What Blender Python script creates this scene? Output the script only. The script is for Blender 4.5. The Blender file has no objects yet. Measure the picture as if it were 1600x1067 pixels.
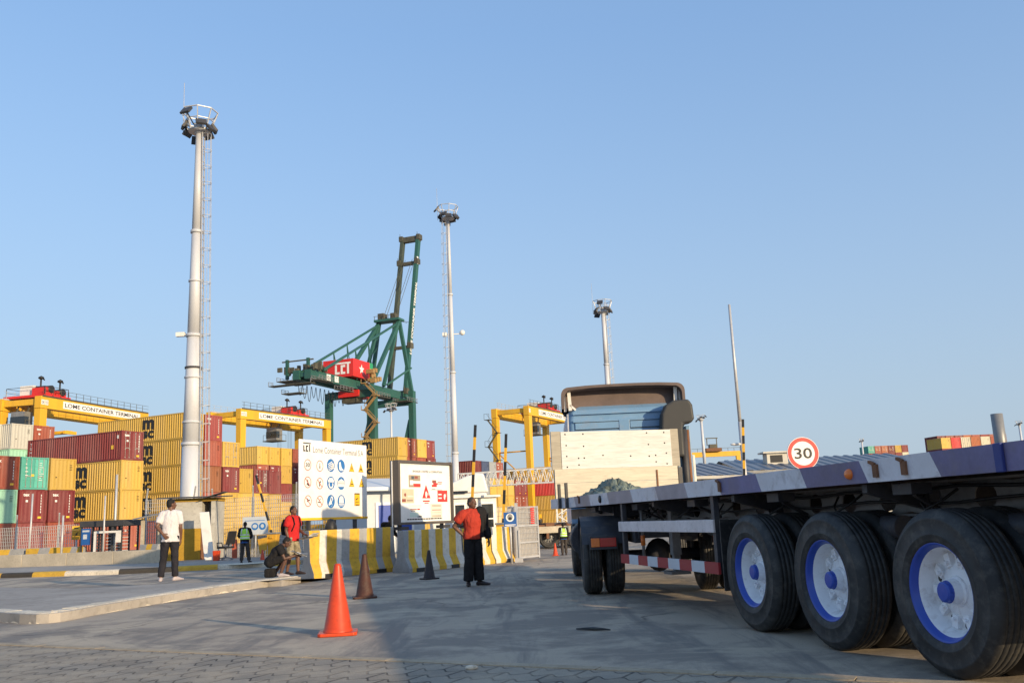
import bpy, bmesh, math, random
from mathutils import Vector, Matrix, noise
V = Vector
R = math.radians
random.seed(7)
sc = bpy.context.scene
COL = sc.collection

# ------------------------------------------------------------------ camera
FPX, PITCH, ROLL, CAMZ = 1410.0, R(11.15), R(2.5), 1.2
fw = V((0, math.cos(PITCH), math.sin(PITCH)))
u0 = V((0, -math.sin(PITCH), math.cos(PITCH)))
r0 = V((1, 0, 0))
ri = r0 * math.cos(ROLL) - u0 * math.sin(ROLL)
upv = u0 * math.cos(ROLL) + r0 * math.sin(ROLL)
CP = V((0, 0, CAMZ))
cd = bpy.data.cameras.new('camera')
cam = bpy.data.objects.new('camera', cd)
COL.objects.link(cam)
cd.sensor_width = 36
cd.lens = 36 * FPX / 1600
cd.clip_start = 0.1
cd.clip_end = 6000
cam.matrix_world = Matrix(((ri.x, upv.x, -fw.x, 0), (ri.y, upv.y, -fw.y, 0), (ri.z, upv.z, -fw.z, CAMZ), (0, 0, 0, 1)))
sc.camera = cam

# ------------------------------------------------------------------ light
SUN_EL = R(12.6)
SAZ = V((0.687, -0.727, 0)).normalized()          # horizontal direction towards the sun
SUNV = SAZ * math.cos(SUN_EL) + V((0, 0, math.sin(SUN_EL)))
w = bpy.data.worlds.new('World')
sc.world = w
w.use_nodes = True
nt = w.node_tree
sky = nt.nodes.new('ShaderNodeTexSky')
sky.sky_type = 'NISHITA'
sky.sun_disc = False
sky.sun_elevation = SUN_EL
sky.sun_rotation = math.atan2(SAZ.x, SAZ.y)
sky.altitude = 0
sky.air_density = 1.0
sky.dust_density = 1.6
sky.ozone_density = 2.0
bg = nt.nodes['Background']
# haze: the sky pales towards the horizon
tcw = nt.nodes.new('ShaderNodeTexCoord')
sep = nt.nodes.new('ShaderNodeSeparateXYZ')
nt.links.new(tcw.outputs['Generated'], sep.inputs[0])
mr = nt.nodes.new('ShaderNodeMapRange')
mr.interpolation_type = 'SMOOTHSTEP'
mr.inputs[1].default_value, mr.inputs[2].default_value = -0.05, 0.52
mr.inputs[3].default_value, mr.inputs[4].default_value = 0.92, 0.55
nt.links.new(sep.outputs[2], mr.inputs[0])
mxw = nt.nodes.new('ShaderNodeMix')
mxw.data_type = 'RGBA'
nt.links.new(mr.outputs[0], mxw.inputs[0])
nt.links.new(sky.outputs[0], mxw.inputs[6])
mr2 = nt.nodes.new('ShaderNodeMapRange')
mr2.inputs[1].default_value, mr2.inputs[2].default_value = 0.05, 0.50
nt.links.new(sep.outputs[2], mr2.inputs[0])
hz = nt.nodes.new('ShaderNodeMix')
hz.data_type = 'RGBA'
nt.links.new(mr2.outputs[0], hz.inputs[0])
hz.inputs[6].default_value = (1.62, 1.98, 2.50, 1)
hz.inputs[7].default_value = (1.02, 1.68, 3.0, 1)
nt.links.new(hz.outputs[2], mxw.inputs[7])
tnt = nt.nodes.new('ShaderNodeMix')
tnt.data_type = 'RGBA'
tnt.blend_type = 'MULTIPLY'
tnt.inputs[0].default_value = 1
nt.links.new(mxw.outputs[2], tnt.inputs[6])
tnt.inputs[7].default_value = (0.99, 1.015, 1.0, 1)
nt.links.new(tnt.outputs[2], bg.inputs[0])
bg.inputs[1].default_value = 0.15
sl = bpy.data.lights.new('sun', 'SUN')
sl.energy = 2.9
sl.angle = R(0.6)
sl.color = (1.0, 0.78, 0.49)
so = bpy.data.objects.new('sun', sl)
COL.objects.link(so)
so.rotation_euler = (-SUNV).to_track_quat('-Z', 'Y').to_euler()
so.location = (20, -20, 30)
sc.view_settings.view_transform = 'Standard'
sc.view_settings.look = 'None'
sc.view_settings.exposure = 0.87
sc.view_settings.gamma = 1
sc.view_settings.use_curve_mapping = False


# ------------------------------------------------------------------ helpers
def ray(px, py):
    return fw * FPX + ri * (px - 800) + upv * (533.5 - py)


def G(px, py, z=0.0):                           # point at height z seen at this spot of the photograph
    d = ray(px, py)
    return CP + d * ((z - CAMZ) / d.z)


def D(px, py, Y):                               # point at distance Y
    d = ray(px, py)
    return CP + d * (Y / d.y)


X, Yv, Z = V((1, 0, 0)), V((0, 1, 0)), V((0, 0, 1))
_txt = {}


def text_data(s, bold=0.0):
    k = (s, bold)
    if k not in _txt:
        cu = bpy.data.curves.new('lettering', 'FONT')
        cu.body = s
        cu.size = 1.0
        cu.offset = bold
        cu.resolution_u = 3
        o = bpy.data.objects.new('lettering', cu)
        me = bpy.data.meshes.new_from_object(o)
        vs = [v.co.copy() for v in me.vertices]
        fs = [tuple(p.vertices) for p in me.polygons]
        xs = [v.x for v in vs]
        ys = [v.y for v in vs]
        _txt[k] = (vs, fs, min(xs), max(xs), min(ys), max(ys))
        bpy.data.objects.remove(o)
        bpy.data.meshes.remove(me)
        bpy.data.curves.remove(cu)
    return _txt[k]


class MB:
    def __init__(s):
        s.v, s.f, s.m, s.s = [], [], [], []

    def add(s, vs, fs, m=0, sm=False):
        o = len(s.v)
        s.v += [tuple(v) for v in vs]
        for f in fs:
            s.f.append(tuple(i + o for i in f))
            s.m.append(m)
            s.s.append(sm)
        return s

    def box(s, x0, x1, y0, y1, z0, z1, m=0):
        vs = [(x0, y0, z0), (x1, y0, z0), (x1, y1, z0), (x0, y1, z0), (x0, y0, z1), (x1, y0, z1), (x1, y1, z1), (x0, y1, z1)]
        return s.add(vs, [(0, 3, 2, 1), (4, 5, 6, 7), (0, 1, 5, 4), (1, 2, 6, 5), (2, 3, 7, 6), (3, 0, 4, 7)], m)

    def frust(s, c, b, t, h, m=0):              # box tapering from b=(w,d) to t=(w,d)
        x, y, z = c
        vs = []
        for (ww, dd), zz in ((b, z), (t, z + h)):
            vs += [(x - ww / 2, y - dd / 2, zz), (x + ww / 2, y - dd / 2, zz), (x + ww / 2, y + dd / 2, zz), (x - ww / 2, y + dd / 2, zz)]
        return s.add(vs, [(0, 3, 2, 1), (4, 5, 6, 7), (0, 1, 5, 4), (1, 2, 6, 5), (2, 3, 7, 6), (3, 0, 4, 7)], m)

    def beam(s, p, q, wd, ht=None, m=0, up=Z):
        p, q = V(p), V(q)
        ht = wd if ht is None else ht
        d = (q - p).normalized()
        if abs(d.dot(up)) > 0.98:
            up = Yv
        a = d.cross(up).normalized()
        b = a.cross(d).normalized()
        vs = []
        for c in (p, q):
            for i, j in ((-1, -1), (1, -1), (1, 1), (-1, 1)):
                vs.append(c + a * (i * wd / 2) + b * (j * ht / 2))
        return s.add(vs, [(0, 3, 2, 1), (4, 5, 6, 7), (0, 1, 5, 4), (1, 2, 6, 5), (2, 3, 7, 6), (3, 0, 4, 7)], m)

    def cyl(s, p, q, ra, rb=None, n=12, m=0, sm=True, cap=True):
        p, q = V(p), V(q)
        rb = ra if rb is None else rb
        d = (q - p).normalized()
        a = d.cross(Z if abs(d.z) < 0.9 else X).normalized()
        b = d.cross(a)
        vs = []
        for c, r in ((p, ra), (q, rb)):
            for i in range(n):
                t = 2 * math.pi * i / n
                vs.append(c + a * (r * math.cos(t)) + b * (r * math.sin(t)))
        s.add(vs, [(i, (i + 1) % n, n + (i + 1) % n, n + i) for i in range(n)], m, sm)
        if cap:
            s.add(vs[:n], [tuple(range(n))[::-1]], m)
            s.add(vs[n:], [tuple(range(n))], m)
        return s

    def tube(s, pts, rad, n=8, m=0, ax=None, sm=True):   # rad: number, list of numbers or list of (ra, rb)
        pts = [V(p) for p in pts]
        k = len(pts)
        if not isinstance(rad, (list, tuple)):
            rad = [rad] * k
        vs = []
        pa = None
        for i, p in enumerate(pts):
            d = (pts[min(i + 1, k - 1)] - pts[max(i - 1, 0)]).normalized()
            ref = V(ax) if ax is not None else (pa if pa is not None else (Z if abs(d.z) < 0.9 else X))
            a = ref - d * ref.dot(d)
            if a.length < 1e-4:
                a = d.orthogonal()
            a.normalize()
            pa = a
            b = d.cross(a)
            r = rad[i]
            r = r if isinstance(r, (list, tuple)) else (r, r)
            for j in range(n):
                t = 2 * math.pi * j / n
                vs.append(p + a * (r[0] * math.cos(t)) + b * (r[1] * math.sin(t)))
        fs = []
        for i in range(k - 1):
            for j in range(n):
                fs.append((i * n + j, i * n + (j + 1) % n, (i + 1) * n + (j + 1) % n, (i + 1) * n + j))
        s.add(vs, fs, m, sm)
        s.add(vs[:n], [tuple(range(n))[::-1]], m, sm)
        s.add(vs[-n:], [tuple(range(n))], m, sm)
        return s

    def prism(s, pts, vec, m=0, sm=False):
        pts = [V(p) for p in pts]
        vec = V(vec)
        n = len(pts)
        vs = pts + [p + vec for p in pts]
        s.add(vs, [tuple(range(n))[::-1], tuple(range(n, 2 * n))], m)
        s.add(vs, [(i, (i + 1) % n, n + (i + 1) % n, n + i) for i in range(n)], m, sm)
        return s

    def lathe(s, prof, o=(0, 0, 0), ax=(0, 0, 1), n=24, m=0, sm=True):   # prof of (r, h[, material of the next band])
        o, ax = V(o), V(ax).normalized()
        a = ax.cross(Z if abs(ax.z) < 0.9 else X).normalized()
        b = ax.cross(a)
        vs = []
        for p in prof:
            for i in range(n):
                t = 2 * math.pi * i / n
                vs.append(o + ax * p[1] + a * (p[0] * math.cos(t)) + b * (p[0] * math.sin(t)))
        for k in range(len(prof) - 1):
            mm = prof[k][2] if len(prof[k]) > 2 else m
            s.add([vs[k * n + i] for i in range(n)] + [vs[(k + 1) * n + i] for i in range(n)],
                  [(i, (i + 1) % n, n + (i + 1) % n, n + i) for i in range(n)], mm, sm)
        return s

    def ell(s, c, r, n=12, m=0, rot=None):
        c = V(c)
        r = r if isinstance(r, (list, tuple)) else (r, r, r)
        vs, fs = [], []
        h = max(6, n // 2 + 1)
        for i in range(h + 1):
            p = math.pi * i / h
            for j in range(n):
                t = 2 * math.pi * j / n
                q = V((r[0] * math.sin(p) * math.cos(t), r[1] * math.sin(p) * math.sin(t), r[2] * math.cos(p)))
                vs.append(c + (rot @ q if rot else q))
        for i in range(h):
            for j in range(n):
                fs.append((i * n + j, (i + 1) * n + j, (i + 1) * n + (j + 1) % n, i * n + (j + 1) % n))
        return s.add(vs, fs, m, True)

    def quad(s, a, b, c, d, m=0):
        return s.add([a, b, c, d], [(0, 1, 2, 3)], m)

    def disc(s, o, u, v, r, m=0, n=24, r_in=0.0, ry=None):
        o, u, v = V(o), V(u), V(v)
        ry = r if ry is None else ry
        ou = [o + u * (r * math.cos(2 * math.pi * i / n)) + v * (ry * math.sin(2 * math.pi * i / n)) for i in range(n)]
        if r_in <= 0:
            return s.add(ou, [tuple(range(n))], m)
        q = r_in / r
        inn = [o + (p - o) * q for p in ou]
        return s.add(ou + inn, [(i, (i + 1) % n, n + (i + 1) % n, n + i) for i in range(n)], m)

    def poly(s, o, u, v, pts, m=0):
        o, u, v = V(o), V(u), V(v)
        return s.add([o + u * a + v * b for a, b in pts], [tuple(range(len(pts)))], m)

    def text(s, t, o, u, v, h=None, wd=None, m=0, bold=0.0, center=False):
        vs, fs, x0, x1, y0, y1 = text_data(t, bold)
        o, u, v = V(o), V(u), V(v)
        sy = h / (y1 - y0)
        sx = wd / (x1 - x0) if wd else sy
        off = (x1 - x0) * sx / 2 if center else 0
        return s.add([o + u * ((p.x - x0) * sx - off) + v * ((p.y - y0) * sy) for p in vs], fs, m)

    def merge(s, o, M=None):
        k = len(s.v)
        s.v += [tuple(M @ V(p)) for p in o.v] if M else o.v
        s.f += [tuple(i + k for i in f) for f in o.f]
        s.m += o.m
        s.s += o.s
        return s

    def mesh(s, name, mats):
        me = bpy.data.meshes.new(name)
        me.from_pydata(s.v, [], s.f)
        for mt in (mats if isinstance(mats, (list, tuple)) else [mats]):
            me.materials.append(mt)
        me.polygons.foreach_set('material_index', s.m)
        me.polygons.foreach_set('use_smooth', s.s)
        bm = bmesh.new()
        bm.from_mesh(me)
        bmesh.ops.remove_doubles(bm, verts=bm.verts, dist=1e-5)
        bmesh.ops.recalc_face_normals(bm, faces=bm.faces)
        bm.to_mesh(me)
        bm.free()
        return me

    def pieces(s):
        n = len(s.v)
        par = list(range(n))

        def find(a):
            while par[a] != a:
                par[a] = par[par[a]]
                a = par[a]
            return a
        for f in s.f:
            r_ = find(f[0])
            for i in f[1:]:
                par[find(i)] = r_
        isl = {}
        for f in range(len(s.f)):
            isl.setdefault(find(s.f[f][0]), []).append(f)
        ks = list(isl)
        bb = []
        for k in ks:
            vs = [s.v[i] for f in isl[k] for i in s.f[f]]
            bb.append(([min(v[a] for v in vs) for a in range(3)], [max(v[a] for v in vs) for a in range(3)]))
        g = list(range(len(ks)))

        def fg(a):
            while g[a] != a:
                a = g[a]
            return a
        for i in range(len(ks)):
            for j in range(i):
                si = max(bb[i][1][a] - bb[i][0][a] for a in range(3))
                sj = max(bb[j][1][a] - bb[j][0][a] for a in range(3))
                gp = math.sqrt(sum(max(0, bb[i][0][a] - bb[j][1][a], bb[j][0][a] - bb[i][1][a]) ** 2 for a in range(3)))
                if gp <= max(0.02, 0.5 * max(si, sj)):
                    g[fg(i)] = fg(j)
        out = {}
        for i, k in enumerate(ks):
            out.setdefault(fg(i), []).extend(isl[k])
        res = []
        for fs in out.values():
            q = MB()
            mp = {}
            for f in sorted(fs):
                for i in s.f[f]:
                    if i not in mp:
                        mp[i] = len(q.v)
                        q.v.append(s.v[i])
                q.f.append(tuple(mp[i] for i in s.f[f]))
                q.m.append(s.m[f])
                q.s.append(s.s[f])
            res.append(q)
        return res

    def build(s, name, mats, parent=None, bevel=0, seg=2, label=None, split=False):
        if split:
            return [q.build(name, mats, parent, bevel, seg, label) for q in s.pieces()]
        o = bpy.data.objects.new(name, s.mesh(name, mats))
        COL.objects.link(o)
        if parent:
            o.parent = parent
        if bevel:
            b = o.modifiers.new('bevel', 'BEVEL')
            b.width = bevel
            b.segments = seg
            b.limit_method = 'ANGLE'
            b.angle_limit = R(40)
        if label:
            o['label'] = label
        return o


def tag(o, label, cat, group=None):
    o['label'] = label
    o['category'] = cat
    if group:
        o['group'] = group
    return o


def kind(o, k='structure'):
    o['kind'] = k
    return o


def thing(name, label, cat, loc=(0, 0, 0), rz=0.0, group=None):
    o = bpy.data.objects.new(name, None)
    COL.objects.link(o)
    o.empty_display_size = 0.3
    o.location = loc
    o.rotation_euler = (0, 0, rz)
    return tag(o, label, cat, group)


def remeshed(mb, name, mt, parent, vox=0.007, smooth=4, fold=0.0):
    o = bpy.data.objects.new(name, mb.mesh(name, mt))
    COL.objects.link(o)
    md = o.modifiers.new('remesh', 'REMESH')
    md.mode = 'VOXEL'
    md.voxel_size = vox
    md.use_smooth_shade = True
    if smooth:
        sm = o.modifiers.new('smooth', 'SMOOTH')
        sm.iterations = smooth
        sm.factor = 0.5
    dg = bpy.context.evaluated_depsgraph_get()
    me = bpy.data.meshes.new_from_object(o.evaluated_get(dg))
    o.modifiers.clear()
    old = o.data
    o.data = me
    bpy.data.meshes.remove(old)
    me.name = name
    if not me.materials:
        me.materials.append(mt)
    if fold:
        sd = V((random.uniform(0, 50), random.uniform(0, 50), 0))
        nrm = [v.normal.copy() for v in me.vertices]
        for v, vn in zip(me.vertices, nrm):
            c = v.co
            q = V((c.x * 7, c.y * 7, c.z * 4.0)) + sd
            q = q + noise.noise_vector(q * 0.6) * 0.9
            a = 1 - 2.2 * abs(noise.noise(q))
            b_ = 1 - 2.2 * abs(noise.noise(V((c.x * 14, c.y * 14, c.z * 9 + c.x * 8)) + sd))
            v.co = c + vn * fold * (a * 0.75 + b_ * 0.35)
    for p in me.polygons:
        p.use_smooth = True
    o.parent = parent
    return o


def dup(o, parent=None):
    c = o.copy()
    COL.objects.link(c)
    if parent:
        c.parent = parent
    for ch in list(o.children):
        dup(ch, c)
    return c


# ------------------------------------------------------------------ materials
class N:
    def __init__(s, name):
        s.mat = bpy.data.materials.new(name)
        s.mat.use_nodes = True
        s.t = s.mat.node_tree
        s.b = s.t.nodes['Principled BSDF']

    def n(s, ty, **kw):
        x = s.t.nodes.new(ty)
        for k, v in kw.items():
            setattr(x, k, v)
        return x

    def l(s, a, b):
        s.t.links.new(a, b)

    def coord(s, rnd=True, scale=(1, 1, 1), world=False):
        if world:
            g = s.n('ShaderNodeNewGeometry').outputs['Position']
        else:
            g = s.n('ShaderNodeTexCoord').outputs['Object']
        mp = s.n('ShaderNodeMapping')
        mp.inputs['Scale'].default_value = scale
        s.l(g, mp.inputs['Vector'])
        if rnd and not world:
            oi = s.n('ShaderNodeObjectInfo')
            mu = s.n('ShaderNodeVectorMath', operation='SCALE')
            mu.inputs[0].default_value = (37, 53, 71)
            s.l(oi.outputs['Random'], mu.inputs['Scale'])
            ad = s.n('ShaderNodeVectorMath', operation='ADD')
            s.l(mp.outputs[0], ad.inputs[0])
            s.l(mu.outputs[0], ad.inputs[1])
            return ad.outputs[0]
        return mp.outputs[0]

    def noise(s, vec, scale, detail=5, rough=0.55, dist=0.0):
        x = s.n('ShaderNodeTexNoise')
        x.inputs['Scale'].default_value = scale
        x.inputs['Detail'].default_value = detail
        x.inputs['Roughness'].default_value = rough
        x.inputs['Distortion'].default_value = dist
        s.l(vec, x.inputs['Vector'])
        return x.outputs['Fac']

    def ramp(s, fac, lo, hi, a=0.0, b=1.0):
        x = s.n('ShaderNodeMapRange')
        x.inputs[1].default_value = lo
        x.inputs[2].default_value = hi
        x.inputs[3].default_value = a
        x.inputs[4].default_value = b
        s.l(fac, x.inputs[0])
        return x.outputs[0]

    def mix(s, fac, a, b, blend='MIX'):
        x = s.n('ShaderNodeMix', data_type='RGBA', blend_type=blend)
        if isinstance(fac, (int, float)):
            x.inputs[0].default_value = fac
        else:
            s.l(fac, x.inputs[0])
        for i, c in ((6, a), (7, b)):
            if isinstance(c, (tuple, list)):
                x.inputs[i].default_value = (*c[:3], 1)
            else:
                s.l(c, x.inputs[i])
        return x.outputs[2]

    def math(s, op, a, b):
        x = s.n('ShaderNodeMath', operation=op)
        for i, c in ((0, a), (1, b)):
            if isinstance(c, (int, float)):
                x.inputs[i].default_value = c
            else:
                s.l(c, x.inputs[i])
        return x.outputs[0]

    def bump(s, h, strength, dist=0.01):
        x = s.n('ShaderNodeBump')
        x.inputs['Strength'].default_value = strength
        x.inputs['Distance'].default_value = dist
        s.l(h, x.inputs['Height'])
        s.l(x.outputs[0], s.b.inputs['Normal'])

    def out(s, col, rough=0.6, metal=0.0, spec=0.5):
        if isinstance(col, (tuple, list)):
            s.b.inputs['Base Color'].default_value = (*col[:3], 1)
        else:
            s.l(col, s.b.inputs['Base Color'])
        if isinstance(rough, (int, float)):
            s.b.inputs['Roughness'].default_value = rough
        else:
            s.l(rough, s.b.inputs['Roughness'])
        s.b.inputs['Metallic'].default_value = metal
        s.b.inputs['Specular IOR Level'].default_value = spec
        return s.mat


def sc3(c, k):
    return tuple(min(1, x * k) for x in c)


def paint(name, col, rough=0.55, metal=0.0, var=0.18, scale=1.5, dirt=(0.12, 0.09, 0.06), dirtamt=0.35, streak=False, bump=0.0, bscale=30, spec=0.4, fine=0.06):
    m = N(name)
    v = m.coord(scale=(1, 1, 0.18) if streak else (1, 1, 1))
    a = m.noise(v, scale, 6, 0.6)
    f = m.noise(m.coord(), scale * 14, 4, 0.6)
    c = m.mix(m.ramp(a, 0.3, 0.7), sc3(col, 1 - var), sc3(col, 1 + var))
    c = m.mix(m.ramp(f, 0.3, 0.7, 0, fine * 4), c, sc3(col, 1 - 2 * var))
    if dirtamt:
        d = m.noise(v, scale * 2.3, 8, 0.65, 0.4)
        c = m.mix(m.ramp(d, 0.52, 0.78, 0, dirtamt), c, dirt)
    if bump:
        m.bump(m.noise(m.coord(), bscale, 5), bump)
    rr = m.ramp(a, 0.3, 0.7, max(0.05, rough - 0.1), min(1, rough + 0.1))
    return m.out(c, rr, metal, spec)


def flat(name, col, rough=0.6, metal=0.0, spec=0.4):
    return paint(name, col, rough, metal, 0.07, 3, dirtamt=0.08, spec=spec, fine=0.02)


def concrete(name, col, scale=1.2, dirt=(0.10, 0.085, 0.065), amt=0.55, bump=0.35):
    m = N(name)
    v = m.coord()
    a = m.noise(v, scale, 8, 0.65)
    b = m.noise(v, scale * 9, 6, 0.7)
    f = m.noise(v, 90, 3, 0.6)
    c = m.mix(m.ramp(a, 0.3, 0.7), sc3(col, 0.75), sc3(col, 1.15))
    c = m.mix(m.ramp(b, 0.5, 0.75, 0, amt), c, dirt)
    c = m.mix(m.ramp(f, 0.35, 0.65, 0, 0.25), c, sc3(col, 0.6))
    m.bump(m.math('ADD', b, m.math('MULTIPLY', f, 0.5)), bump, 0.01)
    return m.out(c, 0.88, 0, 0.25)


def cloth(name, col, var=0.15, scale=5, rough=0.9):
    m = N(name)
    v = m.coord()
    a = m.noise(v, scale, 4, 0.6, 0.6)
    c = m.mix(m.ramp(a, 0.3, 0.7), sc3(col, 1 - var), sc3(col, 1 + var))
    w2 = m.noise(m.coord(scale=(1, 1, 0.5)), 9, 3, 0.5, 1.2)
    m.bump(w2, 0.55, 0.05)
    return m.out(c, rough, 0, 0.15)


M = {}
M['white'] = paint('white_paint', (0.74, 0.72, 0.68), 0.5, var=0.06, dirtamt=0.25)
M['sign_white'] = flat('sign_white', (0.80, 0.79, 0.77), 0.45)
M['black'] = flat('black_paint', (0.02, 0.02, 0.022), 0.5)
M['darkgrey'] = paint('dark_grey_metal', (0.05, 0.05, 0.055), 0.55, var=0.3)
M['grey'] = paint('grey_metal', (0.26, 0.26, 0.26), 0.5, 0.3)
M['galv'] = paint('galvanised_steel', (0.50, 0.50, 0.51), 0.45, 0.25, var=0.12, scale=3, dirtamt=0.2)
M['mast'] = paint('mast_steel', (0.56, 0.57, 0.60), 0.5, 0.05, var=0.10, scale=0.6, dirtamt=0.22, streak=True)
M['yellow'] = paint('yellow_paint', (0.72, 0.40, 0.03), 0.5, var=0.12, scale=0.4, dirtamt=0.25, streak=True)
M['yellow_dark'] = paint('worn_yellow_paint', (0.62, 0.33, 0.03), 0.6, var=0.2, dirtamt=0.45)
M['red'] = flat('red_paint', (0.62, 0.03, 0.025), 0.45)
M['signred'] = flat('sign_red', (0.65, 0.05, 0.04), 0.45)
M['blue'] = flat('sign_blue', (0.02, 0.10, 0.33), 0.45)
M['green_crane'] = paint('crane_green_paint', (0.028, 0.105, 0.085), 0.5, var=0.15, scale=0.15, dirtamt=0.15)
M['boom_dark'] = paint('dark_green_boom_paint', (0.055, 0.07, 0.05), 0.6, var=0.35, scale=0.3)
M['crane_dark'] = paint('crane_machinery', (0.09, 0.085, 0.06), 0.6, var=0.4, scale=0.5)
M['stair_gold'] = paint('yellow_stair_metal', (0.34, 0.21, 0.08), 0.6, var=0.2)
M['rust'] = paint('rusty_steel', (0.20, 0.09, 0.045), 0.8, var=0.35, scale=4, dirtamt=0.4)
M['rubber'] = None
M['orange'] = paint('orange_plastic', (0.60, 0.055, 0.008), 0.4, var=0.15, scale=6, dirt=(0.10, 0.03, 0.015), dirtamt=0.35, spec=0.5)
M['orange_old'] = paint('faded_orange_plastic', (0.075, 0.027, 0.016), 0.6, var=0.35, scale=6, dirtamt=0.6)
M['cone_dark'] = paint('dark_cone_plastic', (0.035, 0.025, 0.025), 0.6, var=0.4, scale=6)
M['concrete'] = concrete('concrete', (0.42, 0.37, 0.30))
M['wall_cream'] = concrete('cream_concrete', (0.55, 0.48, 0.37), amt=0.4)
M['kerb'] = concrete('kerb_concrete', (0.72, 0.64, 0.51), 2.2, dirt=(0.17, 0.14, 0.11), amt=0.8, bump=0.8)
M['kerb_yellow'] = concrete('yellow_kerb_paint', (0.66, 0.40, 0.06), 2.0, amt=0.5)
M['kerb_black'] = concrete('black_kerb_paint', (0.055, 0.05, 0.045), 2.0, amt=0.2)
M['barrier'] = concrete('barrier_concrete', (0.52, 0.48, 0.43), 1.0, amt=0.4)
M['barrier_yellow'] = concrete('barrier_yellow_paint', (0.66, 0.40, 0.05), 1.0, dirt=(0.2, 0.12, 0.05), amt=0.65)
M['barrier_white'] = concrete('barrier_white_paint', (0.66, 0.62, 0.55), 1.0, amt=0.5)
M['barrier_grey'] = concrete('barrier_grey_and_shaded_white', (0.34, 0.34, 0.34), 1.0, amt=0.4)  # grey paint of the low blocks, and shade painted on white gate stripes
M['glass'] = flat('dark_glass', (0.02, 0.025, 0.03), 0.12, spec=0.8)
M['bluedoor'] = flat('blue_panel', (0.03, 0.075, 0.36), 0.4)


def tyre_mat():
    m = N('tyre_rubber')
    v = m.coord()
    a = m.noise(v, 4, 6, 0.6)
    c = m.mix(m.ramp(a, 0.3, 0.7), (0.014, 0.014, 0.015), (0.042, 0.041, 0.040))
    d = m.noise(v, 9, 8, 0.7)
    c = m.mix(m.ramp(d, 0.48, 0.72, 0, 0.6), c, (0.12, 0.108, 0.092))
    m.bump(m.noise(v, 60, 3), 0.12, 0.004)
    return m.out(c, 0.62, 0, 0.4)


M['rubber'] = tyre_mat()


def asphalt():
    m = N('asphalt')
    v = m.coord(world=True)
    big = m.noise(v, 0.09, 5, 0.6)
    mid = m.noise(v, 0.7, 8, 0.68, 0.3)
    fine = m.noise(v, 70, 3, 0.7)
    grain = m.noise(v, 150, 3, 0.6)
    c = m.mix(m.ramp(big, 0.35, 0.65), (0.45, 0.36, 0.265), (0.54, 0.435, 0.315))
    c = m.mix(m.ramp(mid, 0.455, 0.56, 0, 0.9), c, (0.245, 0.20, 0.155))
    tr = m.noise(m.coord(world=True, scale=(1.6, 0.16, 1)), 1.0, 7, 0.65, 0.5)
    c = m.mix(m.ramp(tr, 0.51, 0.60, 0, 0.75), c, (0.19, 0.165, 0.14))
    sand = m.noise(v, 0.33, 8, 0.7, 0.8)
    c = m.mix(m.ramp(sand, 0.53, 0.60, 0, 0.75), c, (0.60, 0.485, 0.34))
    c = m.mix(m.ramp(fine, 0.35, 0.65, 0, 0.4), c, (0.19, 0.183, 0.178))
    c = m.mix(m.ramp(grain, 0.55, 0.66, 0, 0.6), c, (0.42, 0.39, 0.35))
    oil = m.noise(v, 0.55, 4, 0.5, 0.3)
    c = m.mix(m.ramp(oil, 0.64, 0.74, 0, 0.65), c, (0.10, 0.095, 0.092))
    spk = m.noise(v, 14, 4, 0.7)
    c = m.mix(m.ramp(spk, 0.60, 0.72, 0, 0.55), c, (0.15, 0.145, 0.14))
    vo = m.n('ShaderNodeTexVoronoi', feature='DISTANCE_TO_EDGE')
    vo.inputs['Scale'].default_value = 0.30
    wob = m.n('ShaderNodeTexNoise')
    wob.inputs['Scale'].default_value = 1.3
    wob.inputs['Detail'].default_value = 6
    m.l(v, wob.inputs['Vector'])
    av = m.n('ShaderNodeVectorMath', operation='ADD')
    sv = m.n('ShaderNodeVectorMath', operation='SCALE')
    sv.inputs['Scale'].default_value = 0.9
    m.l(wob.outputs['Color'], sv.inputs[0])
    m.l(v, av.inputs[0])
    m.l(sv.outputs[0], av.inputs[1])
    m.l(av.outputs[0], vo.inputs['Vector'])
    cr = m.ramp(vo.outputs['Distance'], 0.0, 0.016, 1, 0)
    msk = m.ramp(m.noise(v, 0.25, 3), 0.50, 0.60, 0, 0.6)
    c = m.mix(m.math('MULTIPLY', cr, msk), c, (0.035, 0.033, 0.03))
    m.bump(m.math('ADD', m.math('MULTIPLY', fine, 0.6), m.math('ADD', mid, m.math('MULTIPLY', grain, 0.4))), 0.55, 0.012)
    return m.out(c, m.ramp(mid, 0.3, 0.7, 0.95, 0.75), 0, 0.25)


M['asphalt'] = asphalt()


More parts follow.
